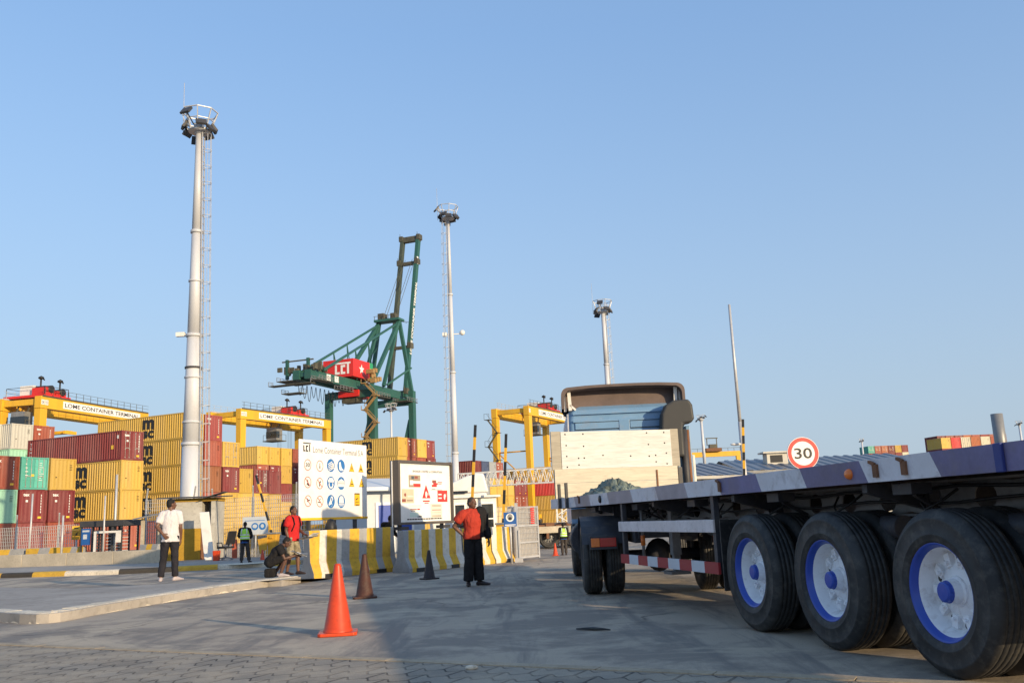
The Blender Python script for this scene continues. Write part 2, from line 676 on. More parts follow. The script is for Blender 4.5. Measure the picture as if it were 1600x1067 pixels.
def pavers():
    m = N('interlocking_pavers')
    tc = m.n('ShaderNodeTexCoord')
    mp = m.n('ShaderNodeMapping')
    m.l(tc.outputs['Object'], mp.inputs['Vector'])
    wob = m.n('ShaderNodeTexWave', wave_type='BANDS', bands_direction='X')
    wob.inputs['Scale'].default_value = 1.57
    wob.inputs['Distortion'].default_value = 0.0
    m.l(tc.outputs['Object'], wob.inputs['Vector'])
    cmb = m.n('ShaderNodeCombineXYZ')
    m.l(m.math('MULTIPLY', wob.outputs['Fac'], 0.09), cmb.inputs[1])
    ad = m.n('ShaderNodeVectorMath', operation='ADD')
    m.l(mp.outputs[0], ad.inputs[0])
    m.l(cmb.outputs[0], ad.inputs[1])
    br = m.n('ShaderNodeTexBrick')
    br.inputs['Scale'].default_value = 1.0
    br.inputs['Brick Width'].default_value = 0.40
    br.inputs['Row Height'].default_value = 0.26
    br.inputs['Mortar Size'].default_value = 0.014
    br.inputs['Mortar Smooth'].default_value = 0.35
    br.inputs['Bias'].default_value = 0
    br.inputs['Color1'].default_value = (0.27, 0.232, 0.185, 1)
    br.inputs['Color2'].default_value = (0.36, 0.315, 0.255, 1)
    br.inputs['Mortar'].default_value = (0.09, 0.08, 0.07, 1)
    m.l(ad.outputs[0], br.inputs['Vector'])
    v = m.coord(rnd=False)
    a = m.noise(v, 1.2, 8, 0.7)
    f = m.noise(v, 80, 3, 0.7)
    c = m.mix(m.ramp(a, 0.42, 0.62, 0, 0.8), br.outputs['Color'], (0.50, 0.41, 0.30))
    c = m.mix(m.ramp(f, 0.4, 0.7, 0, 0.4), c, (0.09, 0.08, 0.07))
    h = m.math('SUBTRACT', m.math('MULTIPLY', f, 0.25), br.outputs['Fac'])
    m.bump(h, 0.9, 0.02)
    return m.out(c, 0.9, 0, 0.2)


M['pavers'] = pavers()
# ------------------------------------------------------------------ ground
M['island'] = concrete('dusty_paving', (0.40, 0.36, 0.315), 0.6, dirt=(0.09, 0.08, 0.07), amt=0.5)
mb = MB()
mb.quad((-3000, -400, 0), (3000, -400, 0), (3000, 4000, 0), (-3000, 4000, 0))
kind(mb.build('ground', M['asphalt']))

pa, pb = G(0, 1008), G(640, 1035)
pd = (pb - pa).normalized()
pang = math.atan2(pd.y, pd.x)
mb = MB()
mb.quad((-14, -16, 0), (14, -16, 0), (14, 0, 0), (-14, 0, 0))
o = kind(mb.build('pavement', M['pavers']))
o.location = (pa.x, pa.y, 0.004)
o.rotation_euler = (0, 0, pang)
mb = MB()
x = -14.0
while x < 14:
    L = random.uniform(0.9, 1.1)
    mb.box(x, x + L - 0.012, 0.0, 0.13, 0.0, 0.010 + random.uniform(-0.002, 0.002))
    x += L
o = kind(mb.build('kerb', concrete('edge_concrete', (0.46, 0.37, 0.26), 3, amt=0.5)))
o.location = (pa.x, pa.y, 0.002)
o.rotation_euler = (0, 0, pang)

front = [G(470, 910), G(405, 918), G(344, 927), G(240, 944), G(150, 960), G(128, 964.7), G(110, 968.3), G(94, 971.2), G(76, 973.2), G(56, 974.2), G(30, 973.6), G(0, 971), G(-150, 958), G(-420, 938)]
back = [G(-420, 938, .15) + V((-6, 8, 0)), G(0, 924, .15), G(250, 911, .15), G(440, 904.5, .15)]
poly = [V((p.x, p.y, 0)) for p in front + back]
mb = MB()
mb.prism(poly, (0, 0, 0.134))
bt = [V((p.x, p.y, 0)) for p in back]
for a_, b_ in zip(bt[:-1], bt[1:]):
    nn_ = V((0.8, 2.4, 0))
    mb.add([a_ + Z * .134, b_ + Z * .134, b_ + nn_ + Z * .002, a_ + nn_ + Z * .002], [(0, 1, 2, 3)], 0)  # ramp added so the island's back edge casts no dark shadow line
kind(mb.build('pavement', M['island']))


def kerb_run(name, pts, wd, ht, mats, seq, step, side=1):
    mb = MB()
    k = 0
    for a, b in zip(pts[:-1], pts[1:]):
        a, b = V((a.x, a.y, 0)), V((b.x, b.y, 0))
        d = b - a
        n = max(1, round(d.length / step))
        nrm = V((-d.y, d.x, 0)).normalized() * side
        dd = d.normalized()
        for i in range(n):
            p = a + d * (i / n) + dd * 0.006
            q = a + d * ((i + 1) / n) - dd * 0.006
            h = ht + random.uniform(-0.008, 0.008)
            o0 = random.uniform(-0.004, 0.004)
            prof = [(o0, 0), (o0 + 0.012, h - 0.075), (o0 + 0.025, h - 0.045), (o0 + 0.05, h - 0.02), (o0 + 0.085, h - 0.004), (o0 + 0.12, h), (wd, h), (wd, 0)]
            mb.prism([p + nrm * u + Z * z for u, z in prof], q - p, seq[k % len(seq)])
            k += 1
    o = kind(mb.build(name, mats))
    if wd > 0.3:
        sb = o.modifiers.new('divide', 'SUBSURF')
        sb.subdivision_type = 'SIMPLE'
        sb.levels = sb.render_levels = 3
        tx = bpy.data.textures.new('wear', 'CLOUDS')
        tx.noise_scale = 0.22
        tx.noise_depth = 3
        dm = o.modifiers.new('wear', 'DISPLACE')
        dm.texture = tx
        dm.strength = 0.03
        dm.mid_level = 0.55
        dm.texture_coords = 'GLOBAL'
    return o


kerb_run('kerb', front, 0.32, 0.150, [M['kerb']], [0], 1.6, -1)
road_k = [G(-220, 908), G(0, 903), G(100, 900), G(185, 897), G(270, 893), G(340, 889.5), G(425, 884.5), G(470, 881)]
kerb_run('road_kerb', road_k, 0.28, 0.16, [M['kerb'], M['kerb_black'], M['kerb_yellow']], [1, 0, 0, 2, 1, 2, 0, 1, 2, 0, 2, 0], 1.75, 1)
verge = [V((p.x, p.y, 0)) for p in road_k]
mb = MB()
nn = V((0.28, 0.95, 0))
mb.prism([p + nn * 0.2 for p in verge] + [p + nn * 9 for p in verge[::-1]], (0, 0, 0.15))
kind(mb.build('pavement', M['island']))

# ------------------------------------------------------------------ low concrete wall and barriers
wa, wb = G(-160, 897), G(250, 885)
dv = (wb - wa)
ln = dv.length
t = thing('concrete_wall', 'low cream concrete wall along the far side of the road', 'wall', (wa.x, wa.y, 0), math.atan2(dv.y, dv.x))
mb = MB()
x = 0
while x < ln:
    L = min(2.4, ln - x)
    mb.box(x, x + L - 0.02, 0, 0.22, 0.0, 0.66 + random.uniform(-0.01, 0.01))
    x += 2.4
mb.build('panel', M['wall_cream'], t, 0.015)


def jersey(label, p, q, H, seq, group='striped concrete barriers at the gate', mats=None, notch=(0.18, 0.78), base=0.30, lean=0.10):
    d = q - p
    L = d.length
    if notch:
        t = thing('jersey_barrier', label, 'barrier', (p.x, p.y, 0), math.atan2(d.y, d.x), group)
    mats = mats or [M['barrier_yellow'], M['barrier_white'], M['barrier_grey'], M['barrier']]
    mb = MB()
    tot = sum(a for a, b in seq)
    x = 0.0
    cuts = []
    for a, mi in seq:
        cuts.append((x, x + a / tot * L, mi))
        x += a / tot * L
    hk = H / 1.05

    def prof(xx, ln2):
        z = [(base, 0.0), (base, 0.10 * hk), (0.15, 0.36 * hk), (0.10, H - 0.03), (0.085, H), (-0.085, H), (-0.10, H - 0.03), (-0.15, 0.36 * hk), (-base, 0.10 * hk), (-base, 0.0)]
        return z
    P = prof(0, 0)
    k = len(P)
    for i, (a, b, mi) in enumerate(cuts):
        def ring(xx, end):
            return [V((xx + (0 if end else lean * (zz / H - 0.5)), yy, zz)) for yy, zz in P]
        ra = ring(a, i == 0)
        rb = ring(b, i == len(cuts) - 1)
        mb.add(ra + rb, [(j, (j + 1) % k, k + (j + 1) % k, k + j) for j in range(k)], mi)
        if i == 0:
            mb.add(ra, [tuple(range(k))[::-1]], 2)  # grey cap: shade of the end face put into the colour
        if i == len(cuts) - 1:
            mb.add(rb, [tuple(range(k))], 2)
    if not notch:
        t = tag(mb.build('jersey_barrier', mats, None, 0.012), label, 'barrier', group)
        t.location = (p.x, p.y, 0)
        t.rotation_euler = (0, 0, math.atan2(d.y, d.x))
        return t
    mb.build('body', mats, t, 0.012)
    if notch:
        mb = MB()
        for f in notch:
            mb.box(f * L - 0.16, f * L + 0.16, -base - 0.012, base + 0.012, 0.004, 0.10)
        mb.build('lifting_slot', M['black'], t, split=True)  # solid boxes; their black stands for the shade inside open slots
    return t


Yl, Wh, Gr = 0, 1, 2
b1a, b1b = G(459, 906) + V((0.25, 0.25, 0)), G(603, 893) + V((0.12, 0.25, 0))
jersey('yellow and white striped concrete barrier with shade painted grey under the white safety sign', b1a, b1b, 1.15, [(.9, Yl), (.7, Wh), (1.0, Yl), (.5, Wh), (.8, Gr), (1.0, Yl), (.8, Gr), (1.0, Yl), (.7, Gr), (.9, Yl), (.5, Gr)])  # grey stripes are white ones with cast shade put into their colour
b2a, b2b, b2c = G(617, 896) + V((0.12, 0.28, 0)), G(712, 886) + V((0.1, .28, 0)), G(796, 877) + V((0.1, .28, 0))
jersey('yellow and white striped barrier directly under the framed white notice board', b2a, b2b - (b2b - b2a).normalized() * 0.05, 1.05, [(.5, Gr), (.8, Yl), (.9, Wh), (1.0, Yl), (.9, Wh), (1.0, Yl), (.9, Wh), (1.0, Yl), (.9, Wh)])  # first grey band is shade at the barrier's end, put into the colour
jersey('yellow and white striped barrier behind the man in the orange red shirt', b2b, b2c, 1.02, [(1.0, Yl), (.9, Wh), (1.0, Yl), (.9, Wh), (1.0, Yl), (.9, Wh), (1.0, Yl), (.9, Wh), (1.0, Yl), (.6, Wh)])
for i, (xa, xb, lab) in enumerate(((-70, 38, 'yellow and grey block barrier behind the low wall farthest from the turnstile'), (42, 97, 'yellow and grey block barrier behind the low wall between two like it'), (100, 132, 'short yellow and grey block barrier beside the turnstile'))):
    a, b = G(xa, 0, 0) if False else D(xa, 875, 41.5 - i * 0.5), D(xb, 873, 41.2 - i * 0.5)
    a.z = b.z = 0
    jersey(lab, a, b, 0.86, [(1, Yl), (1, Gr), (1.2, Yl)] if i else [(.8, Yl), (.4, Gr), (.5, Yl), (.5, Gr)], 'low block barriers behind the wall', notch=None, base=0.25, lean=0.25)
a, b = D(221, 860, 38.5), D(252, 858, 38)
a.z = b.z = 0
jersey('striped grey and yellow block barrier beside the small shack', a, b, 0.85, [(1, Gr), (1, Yl), (1, Gr), (.6, Wh)], 'low block barriers behind the wall', notch=None, base=0.25, lean=0.2)
a, b = D(387, 870, 39.6), D(470, 870, 38.6)
a.z = b.z = 0
jersey('yellow and grey block barrier behind the fence near the vest worker', a, b, 1.0, [(1, Yl), (.8, Gr), (1, Yl), (.8, Gr), (1, Yl)], 'low block barriers behind the wall', notch=None, base=0.25, lean=0.0)

# ------------------------------------------------------------------ containers
YA = R(65)
EV, LV = V((math.cos(YA), math.sin(YA), 0)), V((-math.sin(YA), math.cos(YA), 0))
CC = {
    'yellow': (0.57, 0.365, 0.065), 'maroon': (0.20, 0.028, 0.03), 'red brown': (0.30, 0.065, 0.035), 'rust brown': (0.34, 0.13, 0.06),
    'teal': (0.09, 0.40, 0.32), 'pale grey': (0.52, 0.51, 0.46), 'pale green': (0.28, 0.55, 0.40), 'navy': (0.04, 0.07, 0.16),
    'grey': (0.30, 0.32, 0.34), 'bright red': (0.55, 0.03, 0.03), 'cream': (0.66, 0.60, 0.45), 'dark red': (0.26, 0.03, 0.028), 'orange brown': (0.42, 0.12, 0.045)}


def box_paint(name, col):
    m = N(name)
    oi = m.n('ShaderNodeObjectInfo')
    rn = oi.outputs['Random']
    v = m.coord(scale=(1, 1, 0.16))
    a = m.noise(v, 0.9, 7, 0.62)
    f = m.noise(m.coord(), 7, 6, 0.65)
    base = m.mix(rn, sc3(col, 0.80), tuple(min(1, x * 1.12 + 0.015) for x in col))
    fade = m.mix(0.22, base, (0.45, 0.42, 0.38))
    c = m.mix(m.ramp(a, 0.40, 0.72, 0, 0.75), base, fade)
    c = m.mix(m.ramp(f, 0.50, 0.78, 0, 0.35), c, sc3(col, 0.55))
    st = m.noise(m.coord(scale=(2.2, 2.2, 0.10)), 2.4, 6, 0.6)
    c = m.mix(m.ramp(st, 0.58, 0.76, 0, 0.45), c, (0.13, 0.075, 0.045))
    ru = m.noise(m.coord(scale=(1, 1, 0.6)), 3.2, 8, 0.7, 0.4)
    c = m.mix(m.ramp(ru, 0.66, 0.73, 0, 0.85), c, (0.15, 0.06, 0.028))
    m.bump(f, 0.15, 0.02)
    return m.out(c, 0.58, 0, 0.3)


CM = {k: box_paint('container_' + k.replace(' ', '_'), c) for k, c in CC.items()}
M['steel_rod'] = flat('locking_rod_steel', (0.42, 0.40, 0.37), 0.5, 0.2)
M['marking_white'] = flat('marking_white', (0.78, 0.76, 0.72), 0.5)
M['marking_black'] = flat('marking_black', (0.02, 0.02, 0.02), 0.5)
M['label_yellow'] = flat('label_yellow', (0.80, 0.50, 0.05), 0.5)
W_, HT_ = 2.44, 2.59
_cm = {}


def wave(mb, a, d, n, L, z0, z1, per=0.28, dep=0.042, m=0):
    # corrugated sheet: a start, d unit along, n unit outwards
    pts = []
    k = max(2, int(round(L / per)))
    p = L / k
    for i in range(k):
        for f, o in ((0.0, -dep), (0.26, -dep), (0.5, 0.0), (0.76, 0.0)):
            pts.append(a + d * ((i + f) * p) + n * o)
    pts.append(a + d * L + n * (-dep))
    vs = [q + Z * z0 for q in pts] + [q + Z * z1 for q in pts]
    c = len(pts)
    mb.add(vs, [(i, i + 1, c + i + 1, c + i) for i in range(c - 1)], m)


def cont_parts(L, end, mark):
    k = (L, end, mark)
    if k in _cm:
        return _cm[k]
    b = MB()
    P = 0.13
    for x in (0, W_ - P):
        for y in (0, L - P):
            b.box(x, x + P, y, y + P, 0.0, HT_)
    for x in (0.005, W_ - 0.105):
        b.box(x, x + 0.10, P, L - P, 0.02, 0.18)
        b.box(x, x + 0.10, P, L - P, HT_ - 0.11, HT_ - 0.003)
    for y in (0.005, L - 0.125):
        b.box(P, W_ - P, y, y + 0.12, 0.02, 0.17)
        b.box(P, W_ - P, y, y + 0.12, HT_ - 0.12, HT_ - 0.004)
    for x in (0.0, W_ - 0.18):                  # corner castings
        for y in (0.0, L - 0.18):
            for z in (-0.006, HT_ - 0.115):
                b.box(x - 0.004, x + 0.184, y - 0.004, y + 0.184, z, z + 0.122)
    wave(b, V((0.012, P, 0)), V((0, 1, 0)), V((-1, 0, 0)), L - 2 * P, 0.18, HT_ - 0.11, 0.30, 0.075)
    wave(b, V((W_ - 0.012, P, 0)), V((0, 1, 0)), V((1, 0, 0)), L - 2 * P, 0.18, HT_ - 0.11, 0.30, 0.075)
    b.box(0.10, W_ - 0.10, 0.12, L - 0.12, HT_ - 0.05, HT_ - 0.02)
    b.box(0.10, W_ - 0.10, 0.12, L - 0.12, 0.10, 0.16)
    b.box(P, W_ - P, L - 0.10, L - 0.05, 0.17, HT_ - 0.12)
    dr = []
    if end == 'blank':
        wave(b, V((P, 0.02, 0)), V((1, 0, 0)), V((0, -1, 0)), W_ - 2 * P, 0.17, HT_ - 0.12, 0.36, 0.028)
    else:
        for s in (0, 1):
            d = MB()
            x0 = P + 0.01 + s * (W_ / 2 - P)
            x1 = x0 + W_ / 2 - P - 0.03
            d.box(x0, x1, 0.045, 0.09, 0.18, HT_ - 0.13)
            for z in (0.75, 1.3, 1.85):
                d.box(x0 + 0.02, x1 - 0.02, 0.028, 0.045, z, z + 0.06)
            for f in (0.3, 0.72):
                x = x0 + (x1 - x0) * f
                d.cyl((x, 0.012, 0.15), (x, 0.012, HT_ - 0.1), 0.022, n=6, m=1)
                for z in (0.22, 0.95, 1.6, HT_ - 0.2):
                    d.box(x - 0.05, x + 0.05, -0.006, 0.045, z, z + 0.05, 1)
                d.beam((x, -0.005, 1.02), (x + 0.36 * (1 if f < .5 else -1), -0.01, 1.10), 0.03, 0.03, 1)
            dr.append(d)
    t = MB()
    uu, ud, dd = V((0, -1, 0)), Z, V((-0.006, 0, 0))     # reading direction on the long side: from far end to near end
    if mark == 'msc':
        yc = L * 0.41
        t.text('m', (-0.006, yc + 0.80, 1.28), uu, Z, 0.98, 1.60, 1, 0.05)
        t.text('sc', (-0.006, yc + 0.80, 0.36), uu, Z, 0.78, 1.60, 1, 0.04)
        t.box(-0.008, -0.004, yc - 0.85, yc - 0.55, 1.22, 1.27, 1)
    if mark == 'code':
        for i, s_ in enumerate('TGHU'):
            t.text(s_, (-0.006, L - 0.35, 2.0 - 0.36 * i), uu, Z, 0.26, 0.26, 0)
        t.box(-0.007, -0.004, 0.95, 1.25, 1.0, 1.35, 2)
        t.box(-0.007, -0.004, 0.35, 0.55, 1.9, 2.2, 0)
    if mark == 'tex' or mark == 'code':
        t.text('tex', (0.32, -0.012, 2.08), X, Z, 0.22, 0.55, 0, 0.03)
        for i in range(7):
            t.box(W_ - 0.55, W_ - 0.49, -0.014, -0.010, 0.75 + i * 0.22, 0.90 + i * 0.22, 0)
        t.box(0.55, 0.75, -0.014, -0.010, 1.62, 1.78, 0)
        t.box(W_ - 0.75, W_ - 0.45, -0.014, -0.010, 0.32, 0.48, 2)
    if mark in ('msc', 'plain'):
        for i in range(4):
            t.box(W_ - 0.65, W_ - 0.40, -0.014, -0.010, 2.05 - i * 0.13, 2.08 - i * 0.13, 1)
        t.box(0.5, 0.62, -0.014, -0.010, 1.0, 1.07, 1)
    if mark == 'door_text':
        for i in range(9):
            wd = random.uniform(0.15, 0.42)
            t.box(1.58, 1.58 + wd, -0.016, -0.012, 2.1 - i * 0.17, 2.14 - i * 0.17, 0)
        for i in range(4):
            t.box(0.35, 0.35 + random.uniform(.12, .25), -0.016, -0.012, 2.0 - i * 0.3, 2.05 - i * 0.3, 0)
        t.box(0.9, 1.15, -0.016, -0.012, 1.05, 1.22, 2)
    _cm[k] = (b, dr, t)
    return _cm[k]


_me = {}


def container(col, org, L=12.19, end='blank', mark='plain', label='', near=True, group='stacked shipping containers'):
    b, dr, t = cont_parts(L, end, mark)
    key = (col, L, end, mark, near)
    c = CM[col]
    if key not in _me:
        if near:
            _me[key] = (b.mesh('body', [c]), [d.mesh('door', [c, M['steel_rod']]) for d in dr], [q.mesh('lettering', [M['marking_white'], M['marking_black'], M['label_yellow']]) for q in t.pieces()])
        else:
            a = MB()
            a.merge(b)
            mats = [c, M['steel_rod'], M['marking_white'], M['marking_black'], M['label_yellow']]
            for d in dr:
                a.merge(d)
            q = MB()
            q.merge(t)
            q.m = [i + 2 for i in q.m]
            a.merge(q)
            _me[key] = a.mesh('shipping_container', mats)
    ms = _me[key]
    if near:
        r = thing('shipping_container', label, 'container', org, YA, group)
        for nm, me in [('body', ms[0])] + [('door', d) for d in ms[1]] + [('lettering', q) for q in ms[2]]:
            o = bpy.data.objects.new(nm, me)
            COL.objects.link(o)
            o.parent = r
    else:
        r = bpy.data.objects.new('shipping_container', ms)
        COL.objects.link(r)
        r.location = org
        r.rotation_euler = (0, 0, YA)
        tag(r, label, 'container', group)
    return r


TIER = {1: ['only'], 2: ['bottom', 'top'], 3: ['bottom', 'middle', 'top'], 4: ['bottom', 'second', 'third', 'top'], 5: ['bottom', 'second', 'third', 'fourth', 'top']}
ROW = ['first', 'second', 'third', 'fourth', 'fifth', 'sixth']
CTIER = 2.60


def block(px, py, n, cols, where, near=True, gap=2.62, L=12.19, dl=0.0):
    """px,py: near top corner of the first row, n tiers high; cols: list of rows, each a bottom-to-top list of (colour, end, mark)"""
    o = G(px, py, n * CTIER)
    for c, col in enumerate(cols):
        for k, it in enumerate(col):
            if it is None:
                continue
            colr, end, mark = (it + ('plain',))[:3] if len(it) < 3 else it[:3]
            LL = it[3] if len(it) > 3 else L
            p = V((o.x, o.y, 0)) + EV * (c * gap + random.uniform(-0.05, 0.05)) + LV * (random.uniform(-0.08, 0.08) + dl * c)
            p.z = k * CTIER + 0.01
            lab = '%s container, %s tier of the %s row %s' % (colr, TIER[len(col)][k], ROW[c], where) if len(cols) > 1 else '%s container, %s tier of the stack %s' % (colr, TIER[len(col)][k], where)
            container(colr, p, LL, end, mark, lab, near)


ye = ('yellow', 'blank', 'plain')
ym = ('yellow', 'blank', 'msc')
yd = ('yellow', 'door', 'plain')
mt_ = ('maroon', 'blank', 'tex')
# big maroon one on top of the yellow lettered pair
block(192, 672, 4, [[('red brown', 'blank', 'tex'), ym, ym, ('maroon', 'door', 'code')]], 'topped by the long maroon one')
block(-14, 711, 3, [[('red brown', 'blank', 'plain'), ('pale green', 'blank', 'plain'), ('red brown', 'blank', 'tex')], [('maroon', 'blank', 'plain'), mt_, ('teal', 'door', 'door_text')], [('red brown', 'blank', 'plain'), mt_, ye]], 'in the teal container block', L=6.06)
block(18, 661, 5, [[ye, ('red brown', 'blank', 'tex'), ('maroon', 'blank', 'plain'), ('pale green', 'blank', 'plain'), ('pale grey', 'blank', 'plain')],
                   [ye, ('maroon', 'blank', 'tex'), ye, ('red brown', 'blank', 'plain'), ('red brown', 'blank', 'tex')]], 'behind the teal container', L=6.06)
block(-33, 660, 5, [[ye, ('red brown', 'blank', 'tex'), ('maroon', 'blank', 'plain'), ('grey', 'blank', 'plain'), ('pale grey', 'blank', 'plain')]], 'capped with weathered pale grey steel', L=6.06)
# five high stack behind the near mast
block(290, 643.5, 5, [[('maroon', 'door', 'tex'), ym, ym, ym, ('yellow', 'door', 'msc')],
                    [('red brown', 'door', 'door_text'), ('red brown', 'blank', 'plain'), ('rust brown', 'blank', 'plain'), ('red brown', 'blank', 'plain'), ('dark red', 'blank', 'tex')],
                    [ye, ye, mt_, yd]], 'behind the tall caged mast')
# block behind the mesh fence
block(372, 731.5, 3, [[ye, ye, ye], [yd, ye, ('maroon', 'door', 'door_text')]], 'behind the leaning barrier arm')
block(417, 735.5, 3, [[ye, ye, ('maroon', 'blank', 'plain')]], 'beyond the blue fence sign', L=12.19)
block(447, 734, 4, [[ye, ye, yd, yd], [ye, mt_, ye]], 'just beside the white safety board', near=False)
block(402, 696.5, 5, [[ye, ('red brown', 'door', 'door_text'), ('maroon', 'blank', 'tex'), ('red brown', 'blank', 'tex'), ye],
                    [ye, ye, ye, ('maroon', 'blank', 'tex'), ye], [ye, ye, ('maroon', 'blank', 'plain'), ye, ye],
                    [('maroon', 'blank', 'plain'), ye, ye, ('maroon', 'blank', 'tex'), ('red brown', 'blank', 'plain')]], 'beneath the gantry by the green crane', near=False, L=6.06)
# block behind the two boards
block(620.5, 682, 5, [[ye, ye, ym, ym, ym], [ye, ('maroon', 'blank', 'plain'), ye, ('red brown', 'blank', 'plain'), ('red brown', 'blank', 'tex')],
                    [ye, ye, ('maroon', 'blank', 'plain'), ('red brown', 'blank', 'plain'), ye], [ye, ye, ye, ('maroon', 'blank', 'tex'), ('maroon', 'blank', 'tex')]], 'in front of the green crane', near=False)
block(740, 719, 4, [[ye, ('maroon', 'blank', 'plain'), ('navy', 'blank', 'plain'), ('maroon', 'blank', 'plain', 6.06)], [ye, ye, ('grey', 'blank', 'plain'), ('navy', 'blank', 'plain', 6.06)],
                    [ye, ye, ye, ('grey', 'blank', 'plain', 6.06)], [ye, ye, ye, ('red brown', 'blank', 'tex', 6.06)]], 'beyond the mast by the notice board', near=False)
# blocks behind the right hand gantry
block(783, 749, 3, [[ye, ye, ye], [ye, ye, ye], [ye, ('red brown', 'blank', 'tex'), ('maroon', 'blank', 'tex')], [ye, ('red brown', 'blank', 'tex'), ('maroon', 'blank', 'tex')]], 'beside the tall gantry leg', near=False)
block(880, 727, 4, [[ye, ye, ('bright red', 'blank', 'plain'), ye], [ye, ye, ('maroon', 'blank', 'plain'), ye]], 'behind the truck headboard', near=False)
# far right: containers on the decks of two ships moored beyond the warehouse
M['hull'] = paint('ship_hull_paint', (0.06, 0.07, 0.09), 0.6, var=0.2, scale=0.1)
NINE = ROW + ['seventh', 'eighth', 'ninth']
FA = R(8)
FE = V((math.cos(FA), math.sin(FA), 0))


def far_rows(px0, py, deck, rows, where):
    n = len(rows[0])
    o = G(px0, py, deck + n * CTIER)
    for c, col in enumerate(rows):
        for k, it in enumerate(col):
            p = V((o.x, o.y, 0)) + FE * (c * 2.62)
            p.z = deck + k * CTIER + 0.01
            ob = container(it[0], p, 6.06, it[1], it[2] if len(it) > 2 else 'plain', '%s far container, %s tier of the %s row %s' % (it[0], TIER[n][k], NINE[c], where), False, 'far containers on the moored ships')
            ob.rotation_euler = (0, 0, FA)
    return o


def ship(o, deck, length, label):
    t = thing('container_ship', label, 'ship', (o.x - 12, o.y - 3, 0), FA)
    mb = MB()
    a = [V((0, 0, 0)), V((length, 0, 0)), V((length + 18, 9, 0)), V((length, 18, 0)), V((0, 18, 0))]
    mb.prism(a, (0, 0, deck - 0.6))
    mb.build('hull', M['hull'], t)
    mb = MB()
    mb.prism([V((0.3, 0.3, deck - 0.597)), V((length, 0.3, deck - 0.597)), V((length + 15, 9, deck - 0.597)), V((length, 17.7, deck - 0.597)), V((0.3, 17.7, deck - 0.597))], (0, 0, 0.59))
    mb.build('deck', M['darkgrey'], t)
    return t


rd, mr, dk = ('red brown', 'door', 'door_text'), ('maroon', 'blank'), ('maroon', 'door', 'door_text')
o = far_rows(1356, 697, 14.0, [[mr, mr, ('teal', 'door', 'door_text')], [mr, mr, rd], [mr, mr, ('orange brown', 'door', 'door_text')], [mr, mr, dk], [mr, mr, ('yellow', 'blank')], [mr, ('cream', 'blank'), ('maroon', 'blank')]], 'above the warehouse roof')
ship(o, 14.0, 50, 'dark ship hull mostly hidden behind the ribbed warehouse roof')
o = far_rows(1470, 684, 11.0, [[mr, ('yellow', 'blank')], [mr, ('bright red', 'blank')], [mr, ('cream', 'door')], [mr, ('orange brown', 'blank')], [mr, ('cream', 'blank')], [mr, ('red brown', 'blank')]], 'before others near the deck stake')
ship(o, 11.0, 60, 'dark ship hull hidden behind the trailer deck stake')
far_rows(1464, 681, 11.0, [[mr, mr, dk], [mr, mr, rd], [mr, mr, dk], [mr, mr, ('orange brown', 'blank')], [mr, mr, ('red brown', 'blank')], [mr, mr, ('dark red', 'blank')], [mr, mr, rd], [mr, mr, dk]], 'rising highest near the deck stake')
